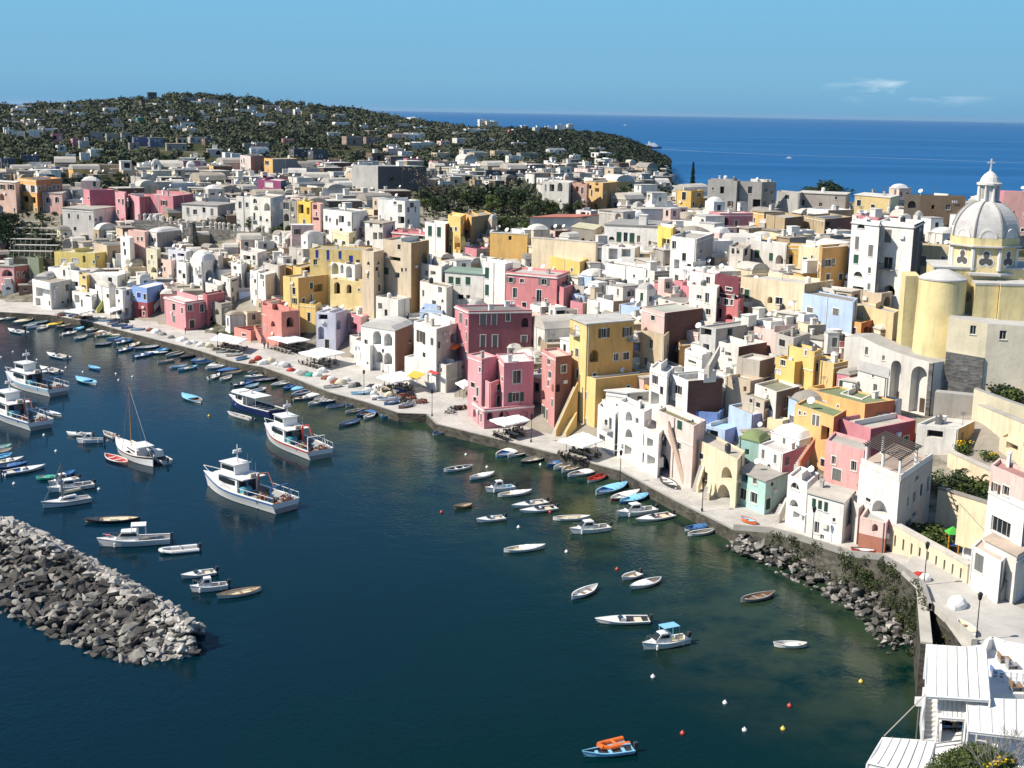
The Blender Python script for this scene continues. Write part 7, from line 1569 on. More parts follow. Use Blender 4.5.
# ---------------------------------------------------------------- garden and playground behind the slotted wall
def bush(u,v,z,r,c,label,name='shrub',dens=70,flowers=None,bare=False):
    P=gp(u,v,z) if z is not None else hit(u,v); rr=random.Random(int(u*7+v)); root=empty(name,P,label,'shrub'); m=MB()
    leafcloud(m,[(P+np.array([rr.uniform(-.6,.6)*r,rr.uniform(-.6,.6)*r,r*rr.uniform(.25,.7)]),(r*.5,r*.5,r*.4)) for _ in range(9)],dens,(r*.15 if dens<200 else r*.075),rr); m.build('foliage',foliage(c),root)
    m=MB()
    for _ in range(7): m.tube(P-np.array([0,0,.5]),P+np.array([rr.uniform(-.6,.6)*r,rr.uniform(-.6,.6)*r,r*.8]),.05,.02,4)
    m.build('stems',bark,root)
    if flowers:
        m=MB(); leafcloud(m,[(P+np.array([rr.uniform(-.7,.7)*r,-.5*r,r*rr.uniform(.6,1)]),(r*.25,r*.2,r*.15)) for _ in range(5)],16,r*.12,rr); m.build('flowers',plain('yellow_flower',(.75,.5,.02),.7),root)
for u,v,r,c,l,f in [(912,548,2.6,TCOL['dark'],'dark shrub in the garden corner by grey house',0),(925,542,2.4,TCOL['green'],'green shrub behind the slotted wall, left half',0),(935,548,2.5,TCOL['green'],'bright green shrub in the middle of the walled garden',0),(940,490,2.4,TCOL['olive'],'grey green shrub on the upper terrace, left',0),(955,490,2.6,TCOL['dark'],'dark shrub in the middle of the upper terrace',0),(972,498,2.6,TCOL['green'],'leafy shrub on the upper terrace near the pink and white house',0),(982,502,2.2,TCOL['dark'],'dark shrub beside the pink and white house wall',0),(963,452,1.7,TCOL['green'],'shrub with yellow flowers under the small ochre house',1),(988,460,1.4,TCOL['green'],'small shrub with yellow flowers above the terrace wall',1),
   (986,398,2.4,TCOL['dark'],'dark shrub at the left of the high planter',0),(1000,402,2.8,TCOL['dark'],'large dark shrub in the high planter',0),(1014,406,2.6,TCOL['green'],'green shrub spilling over the high planter wall',0),(905,443,1.8,TCOL['green'],'green shrub with yellow flowers beside big pink house',1),(895,452,1.6,TCOL['dark'],'dark potted shrub on the pergola terrace',0),(880,575,1.6,TCOL['dark'],'low shrub beside the path wall',0),(897,556,2.0,TCOL['dark'],'dark shrub between pink path house and slotted wall',0),(950,580,1.5,TCOL['green'],'green shrub before the white arched grey door house',0)]:
    bush(u,v,None,r,c,l,flowers=f)
def play():
    P=hit(951,553); root=empty('playground_tower',P,'small playground tower with green roof and yellow slide','playground'); x,y,z=P
    m=MB()
    for a in(-.6,.6):
        for c in(-.6,.6): m.tube((x+a,y+c,z-.5),(x+a,y+c,z+2.6),.07,n=5)
    m.build('posts',plain('play_orange',(.7,.3,.03),.5),root); m=MB(); m.lathe((x,y,z+2.5),[(1.1,0),(.05,.8)],4,ph=.785); m.build('roof',plain('play_green',(.08,.42,.06),.5),root)
    m=MB(); m.hexa([(x+.7,y-.9,z+1.2),(x+2.6,y-1.4,z),(x+2.8,y-.8,z),(x+.8,y-.3,z+1.2)],[(x+.7,y-.9,z+1.35),(x+2.6,y-1.4,z+.15),(x+2.8,y-.8,z+.15),(x+.8,y-.3,z+1.35)]); m.build('slide',plain('play_yellow',(.75,.5,.03),.4),root)
    m=MB(); m.box(x-.6,x+.6,y-.6,y+.6,z+1.1,z+1.2); m.build('platform',plain('play_blue',(.06,.12,.4),.5),root)
    Q=hit(973,557); root=empty('play_house',Q,'white playground dome with coloured panels','playground'); m=MB(); m.lathe(Q,[(1.3,0),(1.25,.7),(.9,1.4),(.3,1.75),(0,1.8)],10); m.build('shell',BM('white'),root); m=MB(); m.lathe((Q[0],Q[1]-.9,Q[2]),[(.55,.1),(.55,1.0),(0,1.05)],10); m.build('panel',BM('red'),root)
play()
# narrow parapet running out beside the ramp, with a green bank behind it
def ramp():
    a,bb=gp(921.5,588,6.0),gp(926.5,643,6.0); D=(bb-a)[:2]; L=np.hypot(*D); D/=L; N=np.array([-D[1],D[0]]); root=empty('ramp_parapet',((a+bb)/2)*[1,1,0]+[0,0,0],'narrow stone parapet running toward the white terrace canopy','wall'); m=MB(); m.obox(a[:2],D,N,0,L,-.5,.5,-2,5.9); m.build('wall',SEAW,root); m=MB(); m.obox(a[:2],D,N,0,L,-.55,.55,5.905,6.1); m.build('coping',plaster((.50,.46,.39),.5,'roof'),root)
    p,q=gp(938,612,6.05),gp(974,646,6.05); D=(q-p)[:2]; L=np.hypot(*D); D/=L; N=np.array([-D[1],D[0]]); root=empty('landing_parapet',((p+q)/2),'low beige parapet along the landing edge above the green bank','wall'); m=MB(); m.obox(p[:2],D,N,-1,L,-.3,.3,5.9,6.75); m.build('wall',plaster((.50,.46,.39),.5),root)
    m=MB(); rr=random.Random(8); bl=[]
    for _ in range(46):
        t=rr.random(); e0=gp(933,606,5.6)*(1-t)+gp(957,645,5.6)*t; bl.append((e0+np.array([rr.uniform(-1.6,.8),rr.uniform(-1,1),-rr.uniform(0,4.2)]),(rr.uniform(.4,.9),rr.uniform(.4,.9),rr.uniform(.3,.7))))
    leafcloud(m,bl,60,.22,rr); tag(m.build('bank_plants',foliage((.05,.062,.022))),'green plants on the bank below the landing parapet','plants',kind='stuff')
ramp()
# pergola on the grey house
def pergola():
    h=[q for q in HOUSES if q['o'].get('label','').startswith('grey two storey house')][0]; cn=h['cn']; z=h['zt']; root=empty('pergola',(h['c'][0],h['c'][1],z),'dark slatted pergola with white columns on the grey house roof','pergola')
    K,Rr,B,L=cn; e=lambda a,b_:(K*(1-a)+Rr*a)*(1-b_)+(L*(1-a)+B*a)*b_
    m=MB(); m.poly([(*e(0,0),z+.02),(*e(1,0),z+.02),(*e(1,1),z+.02),(*e(0,1),z+.02)]); m.build('floor',plaster((.55,.40,.3),.4,'roof'),root)
    for a,b_ in((.08,.08),(.08,.5),(.08,.92),(.55,.08),(.55,.92)):
        m=MB(); p=e(a,b_); m.lathe((p[0],p[1],z),[(.28,0),(.22,.3),(.18,2.3),(.28,2.4)],8); m.build('column',BM('white'),root)
    m=MB()
    for i in range(12):
        a=.04+.6*i/11; p,q=e(a,.02),e(a,.98); m.tube((p[0],p[1],z+2.55),(q[0],q[1],z+2.55),.09,n=4)
    for b_ in(.08,.5,.92): p,q=e(.02,b_),e(.66,b_); m.tube((p[0],p[1],z+2.45),(q[0],q[1],z+2.45),.1,n=4)
    m.build('beams',plain('pergola_wood',(.05,.045,.04),.8),root)
    m=MB()
    for a0,b0,a1,b1 in((0.02,.02,.02,.98),(.02,.02,.98,.02)):
        p,q=e(a0,b0),e(a1,b1); D=(q-p)/np.hypot(*(q-p)); N=np.array([-D[1],D[0]]); m.obox(p,D,N,0,np.hypot(*(q-p)),-.1,.1,z,z+.75)
    m.build('parapet',trim_w,root)
pergola()
# ---------------------------------------------------------------- the white terrace in the near right corner
def terrace():
    zf=8.0; wt=plaster((.80,.78,.74),.25); g=lambda u,v,z:gp(u,v,z)
    # floor block standing on the shore rock
    root=empty('terrace_building',g(960,720,0),'white terrace restaurant building at lower right corner','building')
    pts=[(926,690),(926,740),(882,737),(866,764),(862,800),(1060,800),(1060,690)]; P=[g(u,v,zf)[:2] for u,v in pts]
    m=MB(); q=P; ar=sum(q[i][0]*q[(i+1)%len(q)][1]-q[(i+1)%len(q)][0]*q[i][1] for i in range(len(q))); q=q if ar>0 else q[::-1]; m.prism(q,-3,zf); m.build('wall',wt,root)
    # upper platform under the big canopy
    z2=9.6; pts=[(928,652),(926,694),(1060,694),(1060,650),(1000,640),(985,644)]; P=[g(u,v,z2)[:2] for u,v in pts]; ar=sum(P[i][0]*P[(i+1)%len(P)][1]-P[(i+1)%len(P)][0]*P[i][1] for i in range(len(P))); P=P if ar>0 else P[::-1]; m=MB(); m.prism(P,-3,z2); m.build('platform',wt,root)
    def sheet(name,label,c,z,mat,thick=.12,posts=True,cat='canopy',zfl=zf,sl=None):
        Q=[g(u,v,zz) for (u,v),zz in zip(c,z)]; ce=sum(Q)/4; r=empty(name,(ce[0],ce[1],zfl),label,cat); m=MB(); n=10
        # slightly sagging canvas panels
        idx=[]
        for i in range(n+1):
            for j in range(7):
                a,b_=i/n,j/6; p=(Q[0]*(1-a)+Q[1]*a)*(1-b_)+(Q[3]*(1-a)+Q[2]*a)*b_; p=p+np.array([0,0,-.05*math.sin(math.pi*a*n/2)**2-.10*math.sin(math.pi*b_)])
                idx.append(tuple(p))
        k=m.vs(idx)
        for i in range(n):
            for j in range(6): a=i*7+j; m.f.append([k[a],k[a+7],k[a+8],k[a+1]]); m.m.append(0)
        for t in range(4):
            p,q=Q[t],Q[(t+1)%4]; m.poly([p-np.array([0,0,.3]),q-np.array([0,0,.3]),q,p])
        m.build('canvas',plaster((.83,.81,.76),.22,'roof'),r)
        m=MB()
        for i in range(1,6):
            a_=i/6; p=Q[0]*(1-a_)+Q[1]*a_; q=Q[3]*(1-a_)+Q[2]*a_
            for k_ in range(6): b0,b1=k_/6,(k_+1)/6; f_=lambda b_: p*(1-b_)+q*b_+np.array([0,0,.02-.10*math.sin(math.pi*b_)]); m.tube(f_(b0),f_(b1),.035,n=4)
        m.build('seams',plaster((.62,.60,.55),.3,'roof'),r)
        if posts:
            for p in Q: m=MB(); m.tube((p[0],p[1],zfl-.1),tuple(p-np.array([0,0,.05])),.08,n=6); m.build('post',BM('white'),r)
        m=MB()
        for t in range(4): m.tube(Q[t]-np.array([0,0,.08]),Q[(t+1)%4]-np.array([0,0,.08]),.07,n=4)
        m.build('frame',BM('white'),r); return Q
    sheet('terrace_canopy','large flat white canopy over the terrace nearest the water',[(925.5,695),(990,699),(986,648),(927,644)],[12.2,12.2,12.6,12.6],cloth_w,zfl=9.6)
    sheet('terrace_canopy','white sloping canopy at the right above the railing frame',[(968,730),(1040,738),(1040,700),(967,697)],[11.0,11.0,11.8,11.8],cloth_w)
    sheet('terrace_awning','white gathered awning at the lower left of terrace',[(868,762),(925,775),(935,742),(884,737)],[10.2,10.0,10.8,10.8],cloth_w,cat='awning')
    sheet('terrace_awning','small white awning over the dark seats of the terrace',[(938,716),(966,718),(966,699),(939,698)],[10.6,10.6,11.4,11.4],cloth_w,cat='awning')
    # narrow stair between the awnings
    r=empty('terrace_stair',g(930,735,zf),'narrow white stair beside the big terrace canopy','stairs'); m=MB(); a=g(931,742,zf); bb=g(931,700,9.6)
    for i in range(9): p=a+(bb-a)*(i/9.); m.box(p[0]-.55,p[0]+.55,p[1],p[1]+(bb-a)[1]/9+.002,zf-.5,zf+1.7*(i+1)/9)
    m.build('steps',wt,r); m=MB(); 
    for s in(-.75,.6): m.hexa([(a[0]+s,a[1],zf-.5),(a[0]+s+.15,a[1],zf-.5),(bb[0]+s+.15,bb[1],zf-.5),(bb[0]+s,bb[1],zf-.5)],[(a[0]+s,a[1],zf+1.),(a[0]+s+.15,a[1],zf+1.),(bb[0]+s+.15,bb[1],zf+2.7),(bb[0]+s,bb[1],zf+2.7)])
    m.build('parapet',wt,r)
    # curved boundary wall and railing at the right
    r=empty('curved_wall',g(1000,660,9.6),'low curved white wall bounding the terrace yard','wall'); m=MB(); pts=[(984,648),(987,640),(992,637),(1005,641),(1018,647),(1040,660)]; Pn=[g(u,v,10.6) for u,v in pts]
    for p,q in zip(Pn,Pn[1:]):
        D=(q-p)[:2]; L=np.hypot(*D); D/=L; N=np.array([-D[1],D[0]]); m.obox(p[:2],D,N,0,L+.05,-.18,.18,-2,10.6)
    m.build('wall',wt,r)
    r=empty('railing',g(1010,684,9.6),'white wooden railing right of the big terrace canopy','railing'); m=MB()
    a,bb=g(992,681,9.6),g(1040,687,9.6); 
    for i in range(9): p=a+(bb-a)*i/8; m.box(p[0]-.06,p[0]+.06,p[1]-.06,p[1]+.06,9.5,10.6)
    for z in(9.9,10.2,10.55): m.tube((a[0],a[1],z),(bb[0],bb[1],z),.055,n=4)
    m.build('rails',BM('white'),r)
    r=empty('frame_rail',g(985,740,zf),'pale square railing frame below the sloping canopy','railing'); m=MB(); a,bb=g(975,752,zf),g(1005,757,zf)
    for z in(8.2,9.0,10.0): m.tube((a[0],a[1],z),(bb[0],bb[1],z),.07,n=4)
    for i in range(4): p=a+(bb-a)*i/3; m.tube((p[0],p[1],zf),(p[0],p[1],10.0),.07,n=4)
    m.build('rails',plain('rail_grey',(.45,.43,.4),.7),r)
    # chairs and a blue cushion in the shade
    rr=random.Random(4)
    for i in range(10): place_table(*[float(t) for t in g(940+rr.uniform(0,24),719+rr.uniform(-3,9),zf)[:2]],zf,rr,'in the shade of the lower right terrace')
    for i in range(3): p=g(940+i*10,729,zf); m=MB(); m.box(-.9,.9,-.35,.35,.3,.5); o=m.build('cushion_bench',BM('blue')); o.location=tuple(float(c) for c in p); tag(o,'blue cushioned bench at the edge of the terrace shade','bench','blue benches on the terrace')
    for u_,v_,c_ in((1004,662,'wood'),(1012,668,'grey'),(997,676,'blue'),(1016,690,'wood')):
        p=g(u_,v_,9.62); m=MB(); m.box(-.5,.5,-.4,.4,.35,.42); m.box(-.5,-.42,-.4,.4,.42,.85); o=m.build('deck_chair',BM(c_)); 
        for k_ in(-.4,.36):
            pass
        m2=MB(); m2.box(-.45,-.38,-.35,.35,0,.35); m2.box(.38,.45,-.35,.35,0,.35); m2.build('legs',BM('grey'),o); o.location=tuple(float(t) for t in p); tag(o,{'wood':'wooden','grey':'grey','blue':'blue'}[c_]+' deck chair on the white yard '+('beside the railing' if v_>680 else ('near the curved wall' if v_<666 else 'in the middle' )),'chair','deck chairs in the white yard')
    # stay rope
    m=MB(); m.tube(g(884,736,9.),g(926,694,12.4),.05,n=4); tag(m.build('stay_rope',plain('rope',(.3,.28,.25),.8)),'taut rope from terrace canopy down to the lower awning','rope')
    p=g(919,705,9.5); root=empty('floodlight',p,'small white floodlight box on the terrace edge','lamp'); m=MB(); m.box(p[0]-.3,p[0]+.3,p[1]-.25,p[1]+.25,9.5,10.1); m.build('housing',BM('white'),root); m=MB(); m.tube((p[0],p[1],3),(p[0],p[1],9.5),.06,n=5); m.build('pole',metal,root)
    bush(905,760,4.0,1.6,TCOL['dark'],'dark shrub on the rock below the terrace awning')
terrace()
def nearbush():
    for (u,v,z,r,c,l,f) in [(952,770,11.,1.5,(.075,.10,.03),'feathery green bush in the lower right foreground',0),(974,767,11.,1.6,(.07,.095,.028),'second green bush in the lower right foreground',0),(936,780,10.5,1.2,(.07,.09,.03),'green bush at the bottom edge below the terrace',0),(995,772,11.,1.5,(.06,.085,.025),'green bush with yellow flowers at the bottom edge',1)]:
        bush(u,v,z,r,c,l,dens=620,flowers=f)
    P=gp(1012,790,9.5); rr=random.Random(12); root=empty('bare_shrub',P,'grey leafless shrub in the lower right corner','shrub'); m=MB()
    def br(p,d,l,r,n):
        q=p+d*l; m.tube(p,q,r,r*.7,4)
        if n==0: return
        for _ in range(3):
            e=d+np.array([rr.gauss(0,.5),rr.gauss(0,.4),rr.gauss(.05,.3)]); e/=np.linalg.norm(e); br(q,e,l*.78,r*.65,n-1)
    for k in range(6): br(P+np.array([rr.uniform(-2,2),rr.uniform(-1,1),0]),np.array([rr.uniform(-.5,.5),rr.uniform(-.3,.3),1.])/1.1,1.5,.05,4)
    m.build('branches',plain('bare_twig',(.30,.28,.25),.9),root)
nearbush()

# ---------------------------------------------------------------- people standing on the quay
def person(u,v,z,ang,shirt,trousers,label,step=.12):
    P=gp(u,v,z); pts=[(0,0,.95),(0,.0,1.2),(0,0,1.42),(0,.01,1.52),(0,.03,1.66),(.1,0,.9),(.11,step,.5),(.11,step*.6-.02,.06),(.11,step*.6+.14,.03),(-.1,0,.9),(-.11,-step*.7,.5),(-.11,-step,.06),(-.11,-step+.15,.03),(.19,0,1.4),(.25,-.03,1.12),(.24,.08,.88),(-.19,0,1.4),(-.25,.0,1.12),(-.24,.12,.9)]
    ed=[(0,1),(1,2),(2,3),(3,4),(0,5),(5,6),(6,7),(7,8),(0,9),(9,10),(10,11),(11,12),(2,13),(13,14),(14,15),(2,16),(16,17),(17,18)]
    rad=[.15,.15,.13,.06,.105,.10,.075,.05,.045,.10,.075,.05,.045,.065,.05,.04,.065,.05,.04]
    import bmesh
    me=bpy.data.meshes.new('person'); bm=bmesh.new(); sl=bm.verts.layers.skin.verify(); vs=[bm.verts.new(p) for p in pts]; [bm.edges.new((vs[a],vs[b_])) for a,b_ in ed]
    for i,v_ in enumerate(vs): v_[sl].radius=(rad[i],rad[i]); v_[sl].use_root=(i==0)
    bm.to_mesh(me); bm.free(); o=bpy.data.objects.new('person',me); col.objects.link(o); sk_=o.modifiers.new('skin','SKIN'); 
    o.modifiers.new('sub','SUBSURF').render_levels=1
    m,nt,b_=nodes('person'); g=nd(nt,'ShaderNodeTexCoord'); sp=nd(nt,'ShaderNodeSeparateXYZ'); nt.links.new(g.outputs['Object'],sp.inputs[0]); r=nd(nt,'ShaderNodeValToRGB'); r.color_ramp.interpolation='CONSTANT'; e=r.color_ramp.elements; e[0].color=(.03,.03,.03,1); e[1].position=.08; e[1].color=rgb(trousers)
    for p_,c_ in((.94,shirt),(1.49,(.42,.25,.17)),(1.70,(.05,.035,.025))): k=e.new(p_/2); k.color=rgb(c_)
    e[1].position=.04; mu_=nd(nt,'ShaderNodeMath',operation='MULTIPLY'); nt.links.new(sp.outputs['Z'],mu_.inputs[0]); mu_.inputs[1].default_value=.5; nt.links.new(mu_.outputs[0],r.inputs[0]); nt.links.new(r.outputs[0],b_.inputs['Base Color']); b_.inputs['Roughness'].default_value=.9; me.materials.append(m)
    o.location=tuple(float(c) for c in P); o.rotation_euler=(0,0,ang); tag(o,label,'person','people on the quay')
def add_people():
    import bmesh
    for a in [(264.5,349,1.62,.4,(.08,.08,.10),(.05,.05,.08),'person in dark clothes standing left of two on quay before the salmon stairs'),(268,348.5,1.62,2.2,(.06,.05,.06),(.10,.10,.13),'person in black standing right of two on quay before the salmon stairs'),(185.5,334,1.62,1.2,(.10,.09,.10),(.04,.05,.09),'person in dark clothes standing before the rose red quay house')]:
        person(*a)
add_people()
# ---------------------------------------------------------------- the lesser houses packed between
_CA=None
def clash(c,r,f=.8):
    global _CA
    if _CA is None or len(_CA)!=len(HOUSES): _CA=np.array([(h['c'][0],h['c'][1],h['r']) for h in HOUSES])
    return bool((((c[0]-_CA[:,0])**2+(c[1]-_CA[:,1])**2)<((r+_CA[:,2])*f)**2).any())
def hides(bb,d):
    for h in HOUSES:
        if h['auto'] or h['d']<=d: continue
        wall=h['name'].endswith('wall') or h['name']=='viaduct'
        w=min(bb[1],h['u1'])-max(bb[0],h['u0']); v1=min(h['v1'],h['v0']+(30 if wall else h.get('vis',28))); t=min(bb[3],v1)-max(bb[2],h['v0'])
        if w>0 and t>0 and w*t>(.03 if wall else .09)*(h['u1']-h['u0'])*(v1-h['v0']): return True
    return False
GREEN=[(395,186,545,240),(500,200,610,246),(600,190,640,212),(705,196,775,214),(0,205,66,285),(52,180,135,200),(225,222,300,240),(800,196,850,212)]
rf=random.Random(11); PALC=[WHITE]*11+[OFFW]*8+[GREYW]*3+[CONC]*1+[TAN]*2+[PALEP]*3+[PALEY]*2+[CREAM]*2+[YEL,YEL,SALMON,ROSE,LBLUE,TUFA]
def small_house(P,ang,lr,ll,h,colr,auto_,roof=None,**k):
    eR=np.array([math.cos(ang),math.sin(ang)]); eL=np.array([-math.sin(ang),math.cos(ang)]); c=np.array(P[:2])-(eR*lr+eL*ll)/2*0
    K=c-(eR*lr+eL*ll)*.5
    return house_w(colr,K+eL*ll,K,K+eR*lr,P[2],P[2]+h,(),(k.get('dens',.6),k.get('dens',.6)*.8),roof or rf.choice(['flat']*9+['slab']*4+['dome','vault']),None,None,'house','house',rng=random.Random(rf.random()),auto_=auto_,cl=k.get('cl',rf.choice([0,1,2,2,3])),colR=k.get('colR'),dirt=.75)
def storey(o,h,rng):
    K,Rr,B,L=h['cn']; eR=(Rr-K)/h['lr']; eL=(L-K)/h['ll']; a0,a1=rng.choice([(.0,.55),(.4,1.),(.0,.7),(.3,.95)]); b0,b1=rng.choice([(.35,1.),(.0,.6),(.3,1.),(.5,1.)])
    a0+=.02;a1-=.02;b0+=.02;b1-=.02; hh=rng.uniform(2.3,3.1); z0=h['zt']-.6; z1=h['zt']+hh; c=[K+eR*h['lr']*a+eL*h['ll']*b_ for a,b_ in((a0,b0),(a1,b0),(a1,b1),(a0,b1))]; m=MB(); al=[]
    for i,(D,N) in enumerate(((eR,np.array([eR[1],-eR[0]])),(eL,np.array([eL[1],-eL[0]])),(-eR,np.array([-eR[1],eR[0]])),(-eL,np.array([-eL[1],eL[0]])))):
        ln=np.hypot(*(c[(i+1)%4]-c[i])); oo=clean(auto_ops(ln,h['zt'],z1,rng,.7),ln,z0+.8,z1,.6) if i in(0,3) else []
        wall_face(m,c[i],D,N,ln,z0,z1,oo); al.append((c[i],D,N,oo))
    cl=rng.choice([WHITE,WHITE,OFFW,OFFW,GREYW,TAN,PALEP]); w_=m.build('upper_storey',plaster(cl,.7),o)
    for q in al:
        if q[3]: add_openings(w_,*q,False,shut_g)
    m=MB(); cc=sum(c)/4; ov=1.05
    if rng.random()<.72: m.prism([cc+(p-cc)*ov for p in c],z1+.003,z1+.2)
    else:
        n=6; p=[]; 
        for i in range(n+1):
            for j in range(n+1):
                a,b_=i/n,j/n; q=(c[0]*(1-a)+c[1]*a)*(1-b_)+(c[3]*(1-a)+c[2]*a)*b_; p.append((q[0],q[1],z1+1.2*((1-(2*a-1)**2)*(1-(2*b_-1)**2))**.5))
        k=m.vs(p)
        for i in range(n):
            for j in range(n): a=i*(n+1)+j; m.f.append([k[a],k[a+n+1],k[a+n+2],k[a+1]]); m.m.append(0)
    m.build('roof',plaster(rng.choice([(.66,.64,.6),(.5,.48,.45),(.42,.4,.37),(.7,.68,.65)]),.5,'roof'),w_)
    h['zt']=z1; h['v0']-=hh*pxm((cc[0],cc[1],z1))
cnt=0
def fill_pass(step,wid,hr,cf,stp):
    global cnt
    v=462.
    while v>168:
        u=-20+rf.uniform(0,14)
        while u<1050:
            uu,vv=u+rf.uniform(-5,5),v+rf.uniform(-3,3); P=hit(uu,vv); pm=pxm(P); u+=pm*rf.uniform(step*.87,step*1.13)
            s,_=sdist(P[0],P[1]); d=math.hypot(P[0],P[1])
            if s<QFLAT+(3 if uu<430 else 8) or d>1000 or P[2]<2: continue
            if uu>890 and vv>250 or (uu>780 and vv>430): continue
            if any(a<=uu<=c and b<=vv<=e for a,b,c,e in GREEN): continue
            if vv<172 and uu<170: continue
            if d>380 and rf.random()<.22: continue
            far=d>350
            lr,ll=rf.uniform(*wid)*(1.15 if far else 1),rf.uniform(*wid)*(1.0 if far else 1); h=rf.uniform(*hr)*(1 if not far else .62); r=.5*math.hypot(lr,ll)
            if clash(P,r,cf): continue
            top=pj((P[0],P[1],P[2]+h)); st_=rf.random()<stp*(1 if not far else .35) and d<520; bb=(top[0]-lr*.6*pm,top[0]+lr*.6*pm,top[1]-(3*pm if st_ else 0),top[1]+(h+1)*pm*.8)
            if hides(bb,d): continue
            ang=math.radians(rf.uniform(10,48)); cl_=rf.choice(PALC)
            if d>360 and rf.random()<.66: cl_=rf.choice([CONC,CONC,TAN,GREYW,TUFA,BROWN,OFFW,(.28,.24,.2)])
            colR=rf.choice([None,None,None,TUFA,CONC,BROWNR]) if rf.random()<.5 else None
            o=small_house(P,ang,lr,ll,h,cl_,True,colR=colR,dens=.78 if not far else .6,roof=None if not far else rf.choice(['flat','flat','flat','slab','slab','slab','vault'])); cnt+=1
            if st_ and HOUSES[-1]['roof'] in('flat','slab'): storey(o,HOUSES[-1],rf)
        v-=max(4.,(v-110)*.042*step/7.5)

fill_pass(7.5,(5,9.2),(3.6,7.6),.66,.45)
fill_pass(4.6,(3,5.4),(2.6,5.2),.5,.2)
fill_pass(3.6,(2.2,4.2),(2.2,4.2),.46,.1)
# houses on the far hillside
HILL=[(40,120,9,5,OFFW),(20,133,10,4,OFFW),(41,125,7,9,CREAM),(35,131,12,6,WHITE),(57,133,10,8,ROSE),(76,140,7,6,ROSE),(84,140,10,8,GREYW),(97,131,12,9,CONC),(112,133,12,8,CONC),(126,132,10,9,CONC),(140,136,14,10,(.16,.17,.30)),(156,137,14,10,(.14,.15,.26)),(78,112,14,7,WHITE),(104,114,10,5,WHITE),(140,117,7,7,(.05,.28,.16)),(155,114,9,4,WHITE),(170,111,7,5,OFFW),(134,121,9,3,WHITE),(163,120,12,4,TUFA),(196,103,11,3,WHITE),(202,114,7,3,WHITE),(220,110,8,4,OFFW),(222,104,6,3,OFFW),(205,118,9,3,WHITE),(190,131,13,3,TAN),(182,141,11,3,TAN),(240,101,6,4,OFFW),(252,107,8,5,OFFW),(259,112,14,8,WHITE),(267,106,7,3,WHITE),(278,109,7,3,WHITE),(297,110,7,5,WHITE),(305,112,8,6,YEL),(318,113,14,8,CONC),(341,123,16,6,WHITE),(353,120,6,4,WHITE),(364,126,8,5,WHITE),(384,127,9,4,GREYW),(414,118,13,5,WHITE),(420,126,14,7,WHITE),(396,132,4,3,YEL),(372,136,16,9,(.32,.20,.16)),(352,135,18,10,(.34,.23,.18)),(452,127,9,4,WHITE),(470,128,12,7,WHITE),(482,120,8,5,WHITE),(491,122,13,5,CREAM),(512,129,8,7,SALMON),(524,126,8,5,OFFW),(536,128,7,6,OFFW),(548,127,7,5,WHITE),(560,126,9,5,WHITE),(570,125,7,5,WHITE),(447,130,8,4,TAN),(500,133,16,3,GREYW),(12,120,6,3,OFFW),(60,113,6,3,OFFW),(152,91,9,8,(.10,.09,.08)),(30,155,18,8,(.10,.11,.18)),(62,166,16,9,(.12,.14,.28)),(40,164,26,8,GREYW),(8,158,14,9,(.10,.11,.17)),(71,154,6,8,WHITE),(85,156,8,4,WHITE),(96,153,14,3,WHITE),(61,148,4,4,WHITE),(10,131,8,5,WHITE),
 (228,152,8,8,WHITE),(236,153,9,9,WHITE),(200,160,10,10,OFFW),(214,166,12,6,CREAM),(249,143,12,8,CONC),(262,142,14,9,CONC),(258,147,12,6,(.30,.06,.08)),(300,148,20,9,(.11,.11,.13)),(318,150,18,9,(.12,.12,.14)),(288,140,12,6,SALMON),(332,160,16,7,ROSE),(322,164,10,6,ROSE),(376,152,18,9,BROWN),(396,156,18,8,(.2,.17,.17)),(412,158,16,8,ROSE),(437,160,14,9,ROSE),(450,162,14,9,(.42,.12,.17)),(462,165,12,10,CREAM),(478,167,8,11,PALEY),(492,169,16,11,(.10,.10,.12)),(508,170,14,10,(.09,.09,.11)),(524,164,16,10,(.30,.08,.12)),(514,155,16,8,OFFW),(500,150,18,8,TAN),(478,152,20,7,TAN),(555,164,18,10,BROWN),(569,167,12,8,(.17,.13,.1)),(549,160,4,8,WHITE),(585,165,10,4,WHITE),(601,164,18,8,TAN),(612,171,16,7,WHITE),(628,172,12,6,(.22,.13,.15)),(630,181,16,9,OFFW),(647,178,14,6,GREYW),(655,184,14,7,TAN),(664,190,16,8,TAN),(640,190,14,8,TUFA)]
rh=random.Random(77)
for _ in range(95):
    a=math.radians(rh.uniform(-21.5,4.5)); d=rh.uniform(520,1230); x,y=d*math.sin(a),d*math.cos(a); z=terr(x,y); uu,vv=pj((x,y,z))
    if z>3 and not (uu>500 and d>1000): HILL.append((uu,vv-4,rh.uniform(9,21),rh.uniform(2.2,4.6),rh.choice([WHITE,WHITE,WHITE,OFFW,OFFW,GREYW,TAN,PALEP,CONC,BROWN])))
for u,v,wp,hp,c in HILL:
    P=hit(u,v+hp); pm=pxm(P); lr=max(wp/pm*.95,4); ll=max(wp/pm*.6,3.5); h=max(hp/pm*(.95 if hp<7 else .72),2.3)
    small_house(P,math.radians(rf.uniform(15,40)),lr,ll,h+.8,c,'hill',roof='flat' if rf.random()<.8 else 'slab',dens=.55,cl=1)
